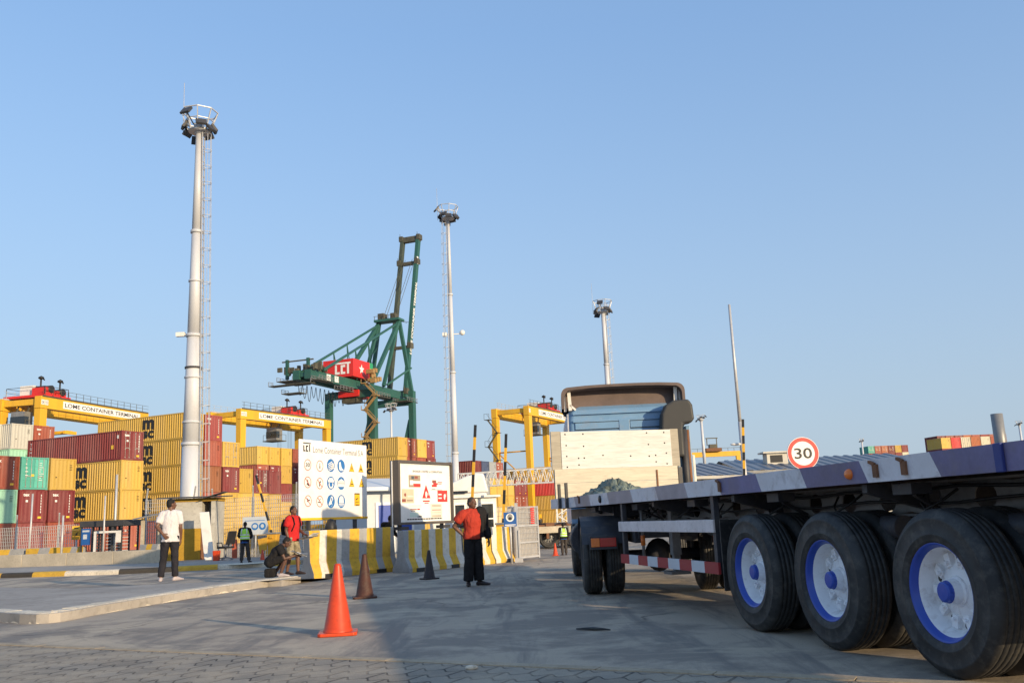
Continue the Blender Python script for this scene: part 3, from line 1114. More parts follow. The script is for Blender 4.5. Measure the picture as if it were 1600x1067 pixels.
# ------------------------------------------------------------------ yellow gantry cranes
def rtg(px, py, H, span, label, nums, trolley, spreader, text_on=True, wb=6.6, yaw=YA):
    o = G(px, py, H)
    t = thing('gantry_crane', label, 'gantry crane', (o.x, o.y, 0), yaw, 'yellow gantry cranes over the stacks')
    Gd = 1.75
    y, dk = M['yellow'], M['crane_dark']
    for yy in (0, wb):
        mb = MB()                                    # girder
        mb.box(-0.7, span + 0.7, yy - 0.55, yy + 0.55, H - Gd, H - 0.02)
        g = mb.build('girder', y, t, 0.03)
        mb = MB()
        mb.box(-0.5, span + 0.5, yy - 0.62, yy - 0.585, H - 0.12, H + 0.10)
        i = 0.0
        while i < span:
            mb.beam((i, yy - 0.6, H + 0.1), (i, yy - 0.6, H + 1.1), 0.05)
            i += 1.6
        for z in (0.6, 1.1):
            mb.beam((-0.5, yy - 0.6, H + z), (span + 0.5, yy - 0.6, H + z), 0.04)
        mb.build('railing', M['galv'] if yy else dk, g)
        if yy == 0 and text_on:
            mb = MB()
            mb.box(span * 0.16, span * 0.93, -0.60, -0.565, H - 1.42, H - 0.36, 0)
            mb.text('LOME CONTAINER TERMINAL', (span * 0.175, -0.606, H - 1.20), X, Z, 0.62, span * 0.74, 1, 0.015)
            mb.build('name_panel', [M['sign_white'], M['marking_black']], g)
        for xx in (0.0, span):
            mb = MB()
            mb.frust((xx, yy, 1.4), (1.05, 0.9), (1.35, 1.05), H - Gd - 1.45)
            lg = mb.build('leg', y, t, 0.03)
            if yy == 0 and xx == 0:
                mb = MB()
                for k, s_ in enumerate(nums):
                    x0 = -0.62 + k * 0.72
                    mb.box(x0, x0 + 0.62, -0.585, -0.555, H - 1.25, H - 0.55, 0)
                    mb.text(s_, (x0 + 0.08, -0.592, H - 1.13), X, Z, 0.45, 0.46, 1)
                mb.build('number_plate', [M['sign_white'], M['marking_black']], t)
    for xx in (0.0, span):
        mb = MB()
        mb.box(xx - 0.55, xx + 0.55, -1.6, wb + 1.6, 1.0, 1.95)
        mb.box(xx - 0.35, xx + 0.35, 0.0, wb, H - 1.2, H - 0.35)
        mb.build('sill_beam', y, t, 0.03, split=True)
        for yy in (-1.0, 0.6, wb - 0.6, wb + 1.0):
            mb = MB()
            mb.lathe([(0.0, -0.3), (0.45, -0.3), (0.75, -0.28), (0.8, -0.1), (0.8, 0.1), (0.75, 0.28), (0.45, 0.3), (0, 0.3)], (xx, yy, 0.8), (1, 0, 0), 18)
            mb.build('wheel', M['rubber'], t)
        mb = MB()
        mb.cyl((xx, 0, H * 0.62), (xx, wb, H * 0.62), 0.13, n=8)
        mb.cyl((xx, 0.2, H * 0.35), (xx, wb - 0.2, H * 0.62), 0.11, n=8)
        mb.cyl((xx, 0, H * 0.35), (xx, wb, H * 0.35), 0.13, n=8)
        mb.build('brace', M['yellow_dark'], t)
    # stair tower on the rear leg
    mb = MB()
    z = 2.0
    s = 1
    while z < H - 2.5:
        mb.beam((-1.5, wb - 0.9 * s, z), (-1.5, wb + 0.9 * s, z + 2.4), 0.5, 0.12)
        mb.beam((-1.75, wb - 0.9 * s, z + 1), (-1.75, wb + 0.9 * s, z + 3.4), 0.05)
        mb.box(-1.95, -0.6, wb + 0.9 * s - 0.5, wb + 0.9 * s + 0.5, z + 2.38, z + 2.46)
        for e in (-0.5, 0.5):
            mb.beam((-1.95, wb + 0.9 * s + e, z + 2.4), (-1.95, wb + 0.9 * s + e, z + 3.5), 0.05)
        mb.beam((-1.95, wb + 0.9 * s - .5, z + 3.5), (-1.95, wb + 0.9 * s + .5, z + 3.5), 0.05)
        z += 2.5
        s = -s
    mb.build('stairway', dk, t)
    # trolley
    tx = trolley
    tr = MB()
    tr.box(tx - 2.6, tx + 2.6, -0.3, wb + 0.3, H + 0.05, H + 0.40, 1)
    tr.box(tx - 2.2, tx - 0.2, 0.2, 2.4, H + 0.4, H + 1.5, 1)
    tr.box(tx + 0.3, tx + 2.3, 0.3, 2.2, H + 0.4, H + 1.2, 1)
    tr.box(tx - 1.6, tx + 1.2, 2.8, 5.0, H + 0.4, H + 2.0, 2)
    tr.cyl((tx - 1.0, 0.0, H + 1.3), (tx - 1.0, 2.6, H + 1.3), 0.55, n=14, m=0)
    tr.cyl((tx + 1.4, 0.0, H + 1.1), (tx + 1.4, 2.4, H + 1.1), 0.5, n=14, m=0)
    for xx in (-2.4, 2.4):
        for yy in (0, wb):
            tr.beam((tx + xx, yy, H + 0.4), (tx + xx, yy, H + 1.6), 0.07, m=3)
        tr.beam((tx + xx, 0, H + 1.6), (tx + xx, wb, H + 1.6), 0.06, m=3)
    for yy in (0, wb):
        tr.beam((tx - 2.4, yy, H + 1.6), (tx + 2.4, yy, H + 1.6), 0.06, m=3)
        tr.beam((tx - 2.4, yy, H + 1.0), (tx + 2.4, yy, H + 1.0), 0.05, m=3)
    for xx in (-1.9, 2.0):
        tr.cyl((tx + xx, 1.2, H + 0.4), (tx + xx, 1.2, H + 3.2), 0.12, n=8, m=0)
        tr.lathe([(0.15, 0.45), (0.36, 0.35), (0.42, 0.15), (0.2, 0.0), (0.0, 0.0)], (tx + xx, 1.2, H + 2.7), (0, 0, 1), 12, 0)
        tr.beam((tx + xx, 1.2, H + 3.1), (tx + xx + 0.7, 1.2, H + 2.7), 0.14, m=0)
    tr.build('trolley', [M['black'], M['red'], M['white'], M['darkgrey']], t)
    cb = MB()
    cb.box(tx - 3.8, tx - 2.2, 2.0, 4.3, H - 4.4, H - 2.1, 0)
    cb.box(tx - 3.84, tx - 3.0, 1.96, 4.34, H - 4.0, H - 2.8, 1)
    cb.box(tx - 4.2, tx - 1.6, 1.5, 4.8, H - 4.6, H - 4.45, 2)
    for yy in (1.55, 4.75):
        cb.beam((tx - 4.1, yy, H - 4.4), (tx - 4.1, yy, H - 3.4), 0.05, m=2)
        cb.beam((tx - 1.7, yy, H - 4.4), (tx - 1.7, yy, H - 3.4), 0.05, m=2)
        cb.beam((tx - 4.1, yy, H - 3.4), (tx - 1.7, yy, H - 3.4), 0.05, m=2)
    for yy in (2.2, 4.1):
        cb.beam((tx - 3, yy, H - 2.2), (tx - 2.2, yy, H + 0.1), 0.16, m=2)
    cb.build('operator_cab', [M['grey'], M['glass'], M['crane_dark']], t)
    if spreader:
        sp = MB()
        zs = spreader
        sp.box(tx - 0.55, tx + 0.55, wb / 2 - 5.9, wb / 2 + 5.9, zs, zs + 0.42, 0)
        sp.box(tx - 1.22, tx + 1.22, wb / 2 - 6.05, wb / 2 - 5.75, zs - 0.1, zs + 0.35, 0)
        sp.box(tx - 1.22, tx + 1.22, wb / 2 + 5.75, wb / 2 + 6.05, zs - 0.1, zs + 0.35, 0)
        sp.box(tx - 1.0, tx + 1.0, wb / 2 - 1.4, wb / 2 + 1.4, zs + 0.42, zs + 1.5, 0)
        for yy in (-1.2, 1.2):
            sp.lathe([(0, -.12), (0.5, -.12), (0.5, .12), (0, .12)], (tx, wb / 2 + yy, zs + 1.9), (1, 0, 0), 14, 1)
        for xx in (-0.5, -0.2, 0.2, 0.5):
            for yy in (-1.2, 1.2):
                sp.cyl((tx + xx, wb / 2 + yy, zs + 1.9), (tx + xx, wb / 2 + yy, H + 0.05), 0.022, n=5, m=1)
        sp.build('spreader', [M['yellow'], M['black']], t)
    return t


rtg(65, 619, 21.5, 23.5, 'yellow gantry crane above the long maroon container with its spreader hanging', ('08', '05'), 3.0, 16.2, yaw=R(77))
rtg(377, 638.5, 21.5, 23.5, 'yellow gantry crane between the tall near mast and the green crane', ('03', '02'), 15.2, 9.0)
rtg(824, 634, 21.5, 23.5, 'yellow gantry crane beside the truck headboard with its name half hidden', ('12',), 12.5, None)
rtg(1250, 694, 21.5, 23.5, 'distant yellow gantry behind the warehouse roof', ('16',), 9, None, False) if False else None
o = G(1156, 704, 20)
t = thing('gantry_crane', 'small far yellow gantry girder with dark trolley above the warehouse roof', 'gantry crane', (o.x, o.y, 0), R(183), 'yellow gantry cranes over the stacks')
mb = MB()
mb.box(0, 22, -0.6, 0.6, 18.4, 20)
mb.build('girder', M['yellow'], t)
for xx in (0.7, 21.3):
    mb = MB()
    mb.box(xx - 0.7, xx + 0.7, -0.59, 0.59, 0, 18.39)
    mb.build('leg', M['yellow'], t)
mb = MB()
mb.box(1.2, 22, -0.63, -0.605, 18.9, 19.7, 0)
for xx in range(0, 22, 2):
    mb.beam((xx, 0.4, 20), (xx, 0.4, 21.1), 0.1, m=0)
mb.beam((0, 0.4, 21.1), (22, 0.4, 21.1), 0.1)
mb.build('walkway_railing', M['crane_dark'], t)
mb = MB()
mb.box(6.5, 11.5, -1.5, 2.0, 20.05, 21.1, 1)
mb.box(7.5, 10.0, -1.0, 1.0, 21.1, 22.4, 0)
for xx in (7.4, 10.6):
    mb.beam((xx, 0, 22), (xx, 0, 24.4), 0.25, m=0)
mb.beam((7.0, 0, 24.4), (11.0, 0, 24.4), 0.3, m=0)
mb.build('trolley', [M['crane_dark'], M['rust']], t)

# ------------------------------------------------------------------ green ship to shore crane
CA = R(70)
LL = D(514, 612, 320)
ct = thing('ship_to_shore_crane', 'green ship to shore crane with its boom raised and a red machinery house', 'crane', (LL.x, LL.y, 0), CA)
gm, dk = M['green_crane'], M['crane_dark']
ZG = 48.0
for (xx, yy) in ((0, 0), (0, -18), (30, 0), (30, -18)):
    mb = MB()
    mb.box(xx - 1.2, xx + 1.2, yy - 1.0, yy + 1.0, 0, ZG if xx == 0 else ZG + 3)
    mb.build('leg', gm, ct)
for yy in (0, -18):
    mb = MB()
    mb.beam((0, yy, 5), (30, yy, 5), 1.8, 2.2)
    mb.build('side_brace', gm, ct)
for xx in (0, 30):
    mb = MB()
    mb.beam((xx, -18, ZG - 1), (xx, 0, ZG - 1), 2.0, 2.6)
    mb.build('portal_beam', gm, ct)
    mb = MB()
    mb.beam((xx, -9.5, 10), (xx, -17.2, 40), 1.5, 1.3)
    mb.beam((xx, -18, 9), (xx, 0, 9), 1.6, 2.0)
    mb.build('portal_brace', gm, ct)
mb = MB()
mb.box(-31, 34, -12.4, -10.0, 48.6, 51.6)
mb.box(-31, 34, -8.0, -5.6, 48.6, 51.6)
for xx in (-30, -22, -14, -4, 8, 20, 33):
    mb.box(xx - 0.6, xx + 0.6, -10.0, -8.0, 49.4, 50.8)
gd = mb.build('main_girder', gm, ct)
mb = MB()
for k, s_ in enumerate(('01', 'T1')):
    mb.box(-21.5 + k * 5, -19 + k * 5, -12.47, -12.42, 49.2, 51.2, 0)
    mb.text(s_, (-21.2 + k * 5, -12.50, 49.5), X, Z, 1.4, 1.9, 1)
mb.build('number_plate', [M['sign_white'], gm], gd, split=True)
# raised boom: two beams leaning away from the quay
bx0, bx1, bz0, bz1 = 35.0, 50.0, 49.5, 119.0
for k, yy in enumerate((-5.4, -12.6)):
    mb = MB()
    mb.beam((bx0, yy, bz0), (bx1, yy, bz1), 1.4, 2.1, 0, up=X)
    bo = mb.build('boom', gm if k else M['boom_dark'], ct)
    if k:
        mb = MB()
        dv = V((bx1 - bx0, 0, bz1 - bz0)).normalized()
        mb.text('LOME CONTAINER TERMINAL', V((bx0 + 0.7, yy - 0.83, bz0)) + dv * 18 , dv, V((-dv.z, 0, dv.x)), 1.5, 32, 0, 0.03)
        mb.box(bx1 - 3.6, bx1 - 2.2, yy - 0.86, yy - 0.82, bz1 - 12.6, bz1 - 9.4, 0)
        mb.build('lettering', M['sign_white'], bo)
mb = MB()
for f, hh in ((0.99, 2.2), (0.83, 1.4), (0.30, 1.2), (0.03, 1.5)):
    c = V((bx0, 0, bz0)).lerp(V((bx1, 0, bz1)), f)
    mb.beam(c + V((0, -13.4, 0)), c + V((0, -4.6, 0)), hh, hh)
    for yy in (-13, -5):
        mb.box(c.x - 1.4, c.x + 1.4, yy - 0.8, yy + 0.8, c.z - 0.6, c.z + 1.6)
        mb.beam(c + V((-1.8, yy, 0.2)), c + V((-1.8, yy, 2.4)), 0.15)
mb.build('boom_crossbeam', dk, ct, split=True)
mb = MB()
for yy in (-6.2, -7.4, -10.6, -11.8):
    mb.cyl((29.5, yy, 80), (bx1 - 2.2, yy, bz1 - 10), 0.10, n=5)
    mb.cyl((29.5, yy, 80), V((bx0, yy, bz0)).lerp(V((bx1, yy, bz1)), 0.45), 0.09, n=5)
mb.build('hoist_rope', M['crane_dark'], ct)
# a-frame
AP = [V((29.5, -4.6, 79)), V((29.5, -13.4, 79))]
for yy, ap in ((0, AP[0]), (-18, AP[1])):
    mb = MB()
    mb.beam((30, yy, ZG + 2.5), ap, 1.25, 1.25)
    mb.beam((4, yy * 0.72 - 2.5, 51.6), ap, 1.2, 1.3)
    mb.beam((16, ap.y, 51.6), (28.5, ap.y, 78), 1.1, 1.1)
    mb.beam((30, yy, ZG + 12), (16, yy * 0.6 - 4, 52), 0.6, 0.6)
    mb.build('a_frame', gm, ct)
    mb = MB()
    mb.beam(ap + V((-0.5, 0, -0.8)), (-25, ap.y, 52), 0.7, 0.7)
    for f in (0.45, 0.62):
        p = ap.lerp(V((-25, ap.y, 52)), f)
        mb.beam(p, (p.x + 1, p.y, 51.6), 0.28)
        mb.beam(p, (p.x + 4, p.y, 51.6), 0.22)
    mb.build('back_stay', gm, ct)
mb = MB()
mb.box(27, 32, -14.4, -3.6, 79, 79.9, 0)
mb.box(27.6, 31, -12.5, -10.5, 79.9, 82, 1)
mb.box(27.6, 31, -7.5, -5.0, 79.9, 82.4, 1)
for yy in range(-14, -3, 2):
    mb.beam((26.9, yy, 79.9), (26.9, yy, 81.2), 0.14, m=1)
mb.beam((26.9, -14.4, 81.2), (26.9, -3.6, 81.2), 0.14, m=1)
mb.build('apex_platform', [gm, dk], ct)
# machinery house
mb = MB()
mb.box(-8.0, 3.6, -14.6, -2.6, 52.2, 58.4, 0)
mb.prism([V((-7.6, -2.6, 52.2)), V((-7.6, 4.2, 52.2)), V((-7.6, 4.2, 54.6)), V((-7.6, -2.6, 56.4))], (10, 0, 0), 0)
hs = mb.build('machinery_house', M['red'], ct)
mb = MB()
mb.box(3.6, 5.9, -14.65, -2.6, 56.3, 58.4, 0)
mb.box(3.6, 5.9, -14.65, -2.6, 54.2, 56.3, 1)
mb.box(3.6, 5.9, -14.65, -2.6, 52.2, 54.2, 0)
mb.build('striped_end', [flat('flag_green', (0.03, 0.30, 0.14), 0.5), flat('flag_yellow', (0.75, 0.52, 0.03), 0.5)], hs)
mb = MB()
st = []
for i in range(10):
    a = math.pi / 2 + math.pi * i / 5
    rr = 1.9 if i % 2 == 0 else 0.78
    st.append((rr * math.cos(a), rr * math.sin(a)))
mb.poly((-2.2, -14.66, 55.2), X, Z, st, 0)
u = V((0, -1, 0))
o = V((-8.06, -7.4, 53.2))
mb.add([o + u * a + Z * b for a, b in ((0, 0), (1.9, 0), (1.9, .8), (.8, .8), (.8, 3.2), (0, 3.2))], [(0, 1, 2, 3, 4, 5)], 0)
mb.add([o + u * a + Z * b for a, b in ((0, 3.5), (6.2, 3.5), (6.2, 4.1), (0, 4.1))], [(0, 1, 2, 3)], 0)
mb.add([o + u * a + Z * b for a, b in ((2.3, 0), (4.1, 0), (4.1, .8), (3.1, .8), (3.1, 2.4), (4.1, 2.4), (4.1, 3.2), (2.3, 3.2))], [tuple(range(8))], 0)
mb.add([o + u * a + Z * b for a, b in ((4.8, 0), (5.6, 0), (5.6, 3.5), (4.8, 3.5))], [(0, 1, 2, 3)], 0)
mb.build('emblem', M['sign_white'], hs)
# clutter: back reach machinery, stairs, platforms, trolley, festoons
random.seed(3)
mb = MB()
for i in range(26):
    x, yv, z = random.uniform(-31, -22), random.uniform(-15, 1.5), random.uniform(51.8, 53)
    a, b, c = random.uniform(.4, 1.6), random.uniform(.4, 1.6), random.uniform(.5, 1.6)
    mb.box(x, x + a, yv, yv + b, 51.65, z + c, 0)
for yy in (-9.5, -1.5):
    mb.beam((-28, yy, 49.5), (-28, yy, 56), 0.9, m=2)
mb.beam((-28, -11.5, 55.4), (-28, 0.5, 55.4), 0.4, m=0)
for (x0, x1, y0, y1, z) in ((-31, -22, -15.5, -12.6, 47.9), (-31, -20, -5.4, 0.5, 48.4), (-32, -29, -13, 3, 47.0), (-29, -25, -7, 0, 44.6), (-17, -8, -15, -12.6, 46.4), (6, 16, -16, -12.8, 46.8), (24, 33, -19, -13, 46.6)):
    mb.box(x0, x1, y0, y1, z, z + 0.25, 0)
    for q in range(int((x1 - x0) / 2) + 1):
        for yy in (y0, y1):
            mb.beam((x0 + q * 2, yy, z), (x0 + q * 2, yy, z + 1.5), 0.12, m=1)
    for yy in (y0, y1):
        mb.beam((x0, yy, z + 1.5), (x1, yy, z + 1.5), 0.12, m=1)
        mb.beam((x0, yy, z + 0.9), (x1, yy, z + 0.9), 0.1, m=1)
mb.build('service_platform', [dk, M['grey'], gm], ct, split=True)
mb = MB()
mb.box(-2, 8, -13, -5, 46.0, 48.3, 0)
mb.box(-1, 3, -12, -6, 44.0, 46.0, 1)
for q in range(9):
    mb.beam((-2 + q * 1.2, -13.4, 44), (-2 + q * 1.2, -13.4, 46.6), 0.12, m=1)
mb.box(-3, 9, -14, -13, 43.8, 44.0, 1)
mb.build('trolley', [M['red'], dk], ct)
mb = MB()
for i in range(11):
    x = -27 + i * 2.7
    mb.tube([(x + 2.4 * f, -5.0, 47.9 - 5.2 * (1 - (2 * f - 1) ** 2) * (0.7 + 0.3 * ((i * 7) % 3) / 2)) for f in [j / 8 for j in range(9)]], 0.10, 5)
mb.build('festoon_cable', M['black'], ct)
mb = MB()
z, s = 8.0, 1
while z < 49:
    mb.beam((-2.2, -18 - 2.2 * s, z), (-2.2, -18 + 2.2 * s, z + 4.6), 1.2, 0.45)
    mb.box(-3.2, -1.2, -18 + 2.2 * s - 0.9, -18 + 2.2 * s + 0.9, z + 4.4, z + 4.75)
    mb.beam((-3.2, -18 + 2.2 * s + 0.9 * s, z + 4.5), (-3.2, -18 + 2.2 * s + 0.9 * s, z + 6.0), 0.2)
    mb.beam((-2.8, -18 - 2.2 * s, z + 1.6), (-2.8, -18 + 2.2 * s, z + 6.2), 0.18)
    z += 4.7
    s = -s
for i in range(7):
    mb.box(-3.4 + i * 0.6, -2.0 + i * 0.6, -20.5 + (i % 3), -18.6 + (i % 2) * 2, 50 + (i * 37 % 10) * 0.5, 51.4 + (i * 37 % 10) * 0.5)
mb.build('stairway', M['stair_gold'], ct)

# ------------------------------------------------------------------ light masts
def light_mast(px, pyb, pyt, Y, r0_, r1_, label, ladder=1, big=True, heads=8, name='light_mast', hw=60):
    b = D(px, pyb, Y)
    H = None
    # height from the top of the shaft
    q0 = V((b.x, Y, 0))
    lo, hi = 2.0, 90.0
    for _ in range(40):
        h = (lo + hi) / 2
        p = q0 + Z * h - CP
        yy = 533.5 - FPX * p.dot(upv) / p.dot(fw)
        if yy > pyt:
            lo = h
        else:
            hi = h
    H = lo
    t = thing(name, label, 'light mast', q0, 0, 'tall floodlight masts')
    mb = MB()
    k = 4 if big else 2
    for i in range(k):
        za, zb = H * i / k, H * (i + 1) / k
        ra, rb_ = r0_ + (r1_ - r0_) * i / k, r0_ + (r1_ - r0_) * (i + 1) / k
        mb.cyl((0, 0, za), (0, 0, zb), ra, rb_ + 0.012, 20 if big else 10)
        mb.cyl((0, 0, zb - 0.08), (0, 0, zb + 0.08), rb_ + 0.07, n=20 if big else 10)
    mb.build('shaft', M['mast'], t)
    s = hw * Y / FPX / 3.3
    # head
    hd = MB()
    ang = [2 * math.pi * i / 8 + 0.2 for i in range(8)]
    ra_, rb2 = 0.85 * s, 1.42 * s
    bot = [V((ra_ * math.cos(a), ra_ * math.sin(a), H + 0.1)) for a in ang]
    top = [V((rb2 * math.cos(a), rb2 * math.sin(a), H + 1.75 * s)) for a in ang]
    mid = [a.lerp(b_, 0.5) for a, b_ in zip(bot, top)]
    th = 0.075 * s
    for i in range(8):
        j = (i + 1) % 8
        hd.beam(bot[i], top[i], th)
        hd.beam(top[i], top[j], th)
        hd.beam(mid[i], mid[j], th * 0.8)
        hd.beam(bot[i], bot[j], th * 1.3)
        hd.beam((0, 0, H), bot[i], th)
    hd.cyl((0, 0, H + 0.02), (0, 0, H + 0.14), ra_, n=8)
    hd.cyl((0, 0, H), (0, 0, H + 0.9 * s), r1_ * 0.9, n=10)
    hd.box(-0.35 * s, 0.3 * s, -0.3 * s, 0.3 * s, H + 0.14, H + 0.75 * s)
    hd.build('head_frame', M['galv'], t)
    for i in range(heads):
        a = 2 * math.pi * i / heads + 0.45
        c = V((1.12 * s * math.cos(a), 1.12 * s * math.sin(a), H + (0.15 if i % 2 else 0.35)))
        if i % 3 == 2:
            c = V((1.65 * s * math.cos(a), 1.65 * s * math.sin(a), H + (1.25 * s if i % 2 else 0.0)))
        l = MB()
        rot = Matrix.Rotation(a, 4, 'Z') @ Matrix.Rotation(R(52), 4, 'Y')
        q = MB()
        q.box(-0.34 * s, 0.34 * s, -0.42 * s, 0.42 * s, -0.09 * s, 0.09 * s, 0)
        q.box(-0.30 * s, 0.30 * s, -0.38 * s, 0.38 * s, -0.115 * s, -0.092 * s, 1)
        l.merge(q, Matrix.Translation(c) @ rot)
        l.beam(c, V((0.7 * s * math.cos(a), 0.7 * s * math.sin(a), H + 0.3)), 0.07 * s, m=0)
        l.build('floodlight', [M['darkgrey'], M['glass']], t)
    if big:
        mb = MB()
        mb.cyl((-rb2, 0.2, H), (-rb2 - 0.02, 0.2, H + 4.6 * s), 0.025 * s, n=6)
        mb.build('lightning_rod', M['galv'], t)
    rad_h = 0.24
    if ladder:
        mb = MB()
        a0 = 0.0 if ladder > 0 else math.pi
        lw = 0.17
        def rr(z):
            return r0_ + (r1_ - r0_) * z / H + 0.07
        ux, uy = math.cos(a0), math.sin(a0)
        for sgn in (-1, 1):
            mb.beam((ux * rr(2), sgn * lw, 2), (ux * rr(H), sgn * lw, H), 0.05)
        z = 2.0
        while z < H:
            mb.beam((ux * rr(z), -lw, z), (ux * rr(z), lw, z), 0.03)
            z += 0.45
        z = 3.0
        while z < H:
            c = ux * (rr(z) + 0.20)
            pts = [(c + rad_h * math.cos(q), rad_h * math.sin(q), z) for q in [2 * math.pi * j / 12 for j in range(13)]]
            for a_, b_ in zip(pts[:-1], pts[1:]):
                mb.beam(a_, b_, 0.035, 0.022)
            z += 0.95
        for q in (-1.1, 0, 1.1):
            qq = q if ladder > 0 else math.pi - q
            mb.beam((ux * (rr(3) + 0.20) + rad_h * math.cos(qq), rad_h * math.sin(qq), 3), (ux * (rr(H) + 0.20) + rad_h * math.cos(qq), rad_h * math.sin(qq), H), 0.025)
        z = 4.0
        while z < H:
            mb.beam((0, 0, z), (ux * rr(z), 0, z), 0.05)
            z += 4
        mb.build('ladder', M['galv'], t)
    return t, H


mt1, h1 = light_mast(297, 770, 208, 47, 0.53, 0.17, 'tallest grey light mast with a caged ladder standing behind the gate hut', 1, hw=68)
mb = MB()
c = D(283, 523, 47) - mt1.location
rr = 0.42
mb.beam((0, 0, c.z), (c.x, 0, c.z), 0.06)
mb.box(c.x - 0.25, c.x + 0.2, -0.12, 0.12, c.z - 0.1, c.z + 0.12)
mb.build('camera_bracket', M['white'], mt1)
for pyb in (440, 590, 575, 660):
    z = (D(297, pyb, 47)).z
    mb = MB()
    rb_ = 0.53 + (0.17 - 0.53) * z / h1
    mb.cyl((0, 0, z - .05), (0, 0, z + .05), rb_ + 0.06, n=20)
    mb.build('collar', M['darkgrey'] if pyb == 575 else M['mast'], mt1)
mt2, h2 = light_mast(712, 735, 343, 78, 0.31, 0.11, 'grey light mast with a ladder behind the framed white board', -1, heads=10, hw=40)
z = D(709, 522, 78).z
mb = MB()
mb.beam((-0.6, 0, z), (0.9, 0, z), 0.08)
mb.ell((0.95, 0, z + 0.1), 0.25, 8)
mb.box(-0.8, -0.4, -0.15, 0.15, z - 0.15, z + 0.15)
mb.build('camera_bracket', M['white'], mt2)
light_mast(949, 595, 489, 100, 0.36, 0.22, 'grey light mast standing behind the truck cab roof', 1, hw=36)
light_mast(1101, 723, 657, 105, 0.24, 0.14, 'thin light mast rising behind the warehouse past the cab', 0, False, 6, hw=16)
light_mast(1349, 712, 690, 170, 0.18, 0.14, 'very small light mast beside the teal far container', 0, False, 4, hw=9)
light_mast(1598, 700, 664, 150, 0.25, 0.16, 'small light mast beyond the trailer, farthest from the crane', 0, False, 5, hw=12)
light_mast(612, 700, 642, 150, 0.22, 0.15, 'small light mast standing under the green crane', 0, False, 5, hw=22)
# ------------------------------------------------------------------ flatbed trailer
TA = math.asin(0.205)
TO = V((2.93, 6.38, 0))
tv = V((-math.sin(TA), math.cos(TA), 0))
tr_ = V((math.cos(TA), math.sin(TA), 0))
M['deck_white'] = paint('trailer_white_paint', (0.66, 0.64, 0.67), 0.5, var=0.12, scale=2.5, dirt=(0.16, 0.11, 0.09), dirtamt=0.6, bump=0.1)
M['deck_blue'] = paint('trailer_blue_paint', (0.17, 0.15, 0.275), 0.5, var=0.3, scale=2.0, dirt=(0.20, 0.17, 0.19), dirtamt=0.65, bump=0.1)
M['deck_faded'] = paint('trailer_faded_paint', (0.40, 0.33, 0.34), 0.6, var=0.25, scale=3.0, dirt=(0.34, 0.30, 0.29), dirtamt=0.7)
M['frame_dark'] = paint('trailer_frame_paint', (0.055, 0.055, 0.065), 0.55, var=0.3, scale=3, dirt=(0.16, 0.13, 0.10), dirtamt=0.6)
M['frame_grey'] = paint('trailer_beam_paint', (0.25, 0.235, 0.23), 0.55, var=0.3, scale=2.5, dirt=(0.10, 0.07, 0.05), dirtamt=0.6)
M['rim_blue'] = flat('rim_blue_paint', (0.03, 0.075, 0.40), 0.35, spec=0.5)
M['rim_white'] = paint('rim_white_paint', (0.86, 0.86, 0.87), 0.45, var=0.08, scale=6, dirt=(0.24, 0.15, 0.09), dirtamt=0.45)
M['tail_red'] = flat('tail_lamp_red', (0.50, 0.015, 0.012), 0.25, spec=0.6)
M['tail_orange'] = flat('tail_lamp_orange', (0.85, 0.20, 0.03), 0.25, spec=0.6)
M['stripe_red'] = flat('rail_red_paint', (0.36, 0.03, 0.035), 0.5)
M['stripe_white'] = flat('rail_white_paint', (0.60, 0.61, 0.64), 0.5)
M['rail_plank'] = paint('rail_plank_paint', (0.74, 0.65, 0.63), 0.6, var=0.12, scale=4, dirt=(0.2, 0.14, 0.12), dirtamt=0.5)


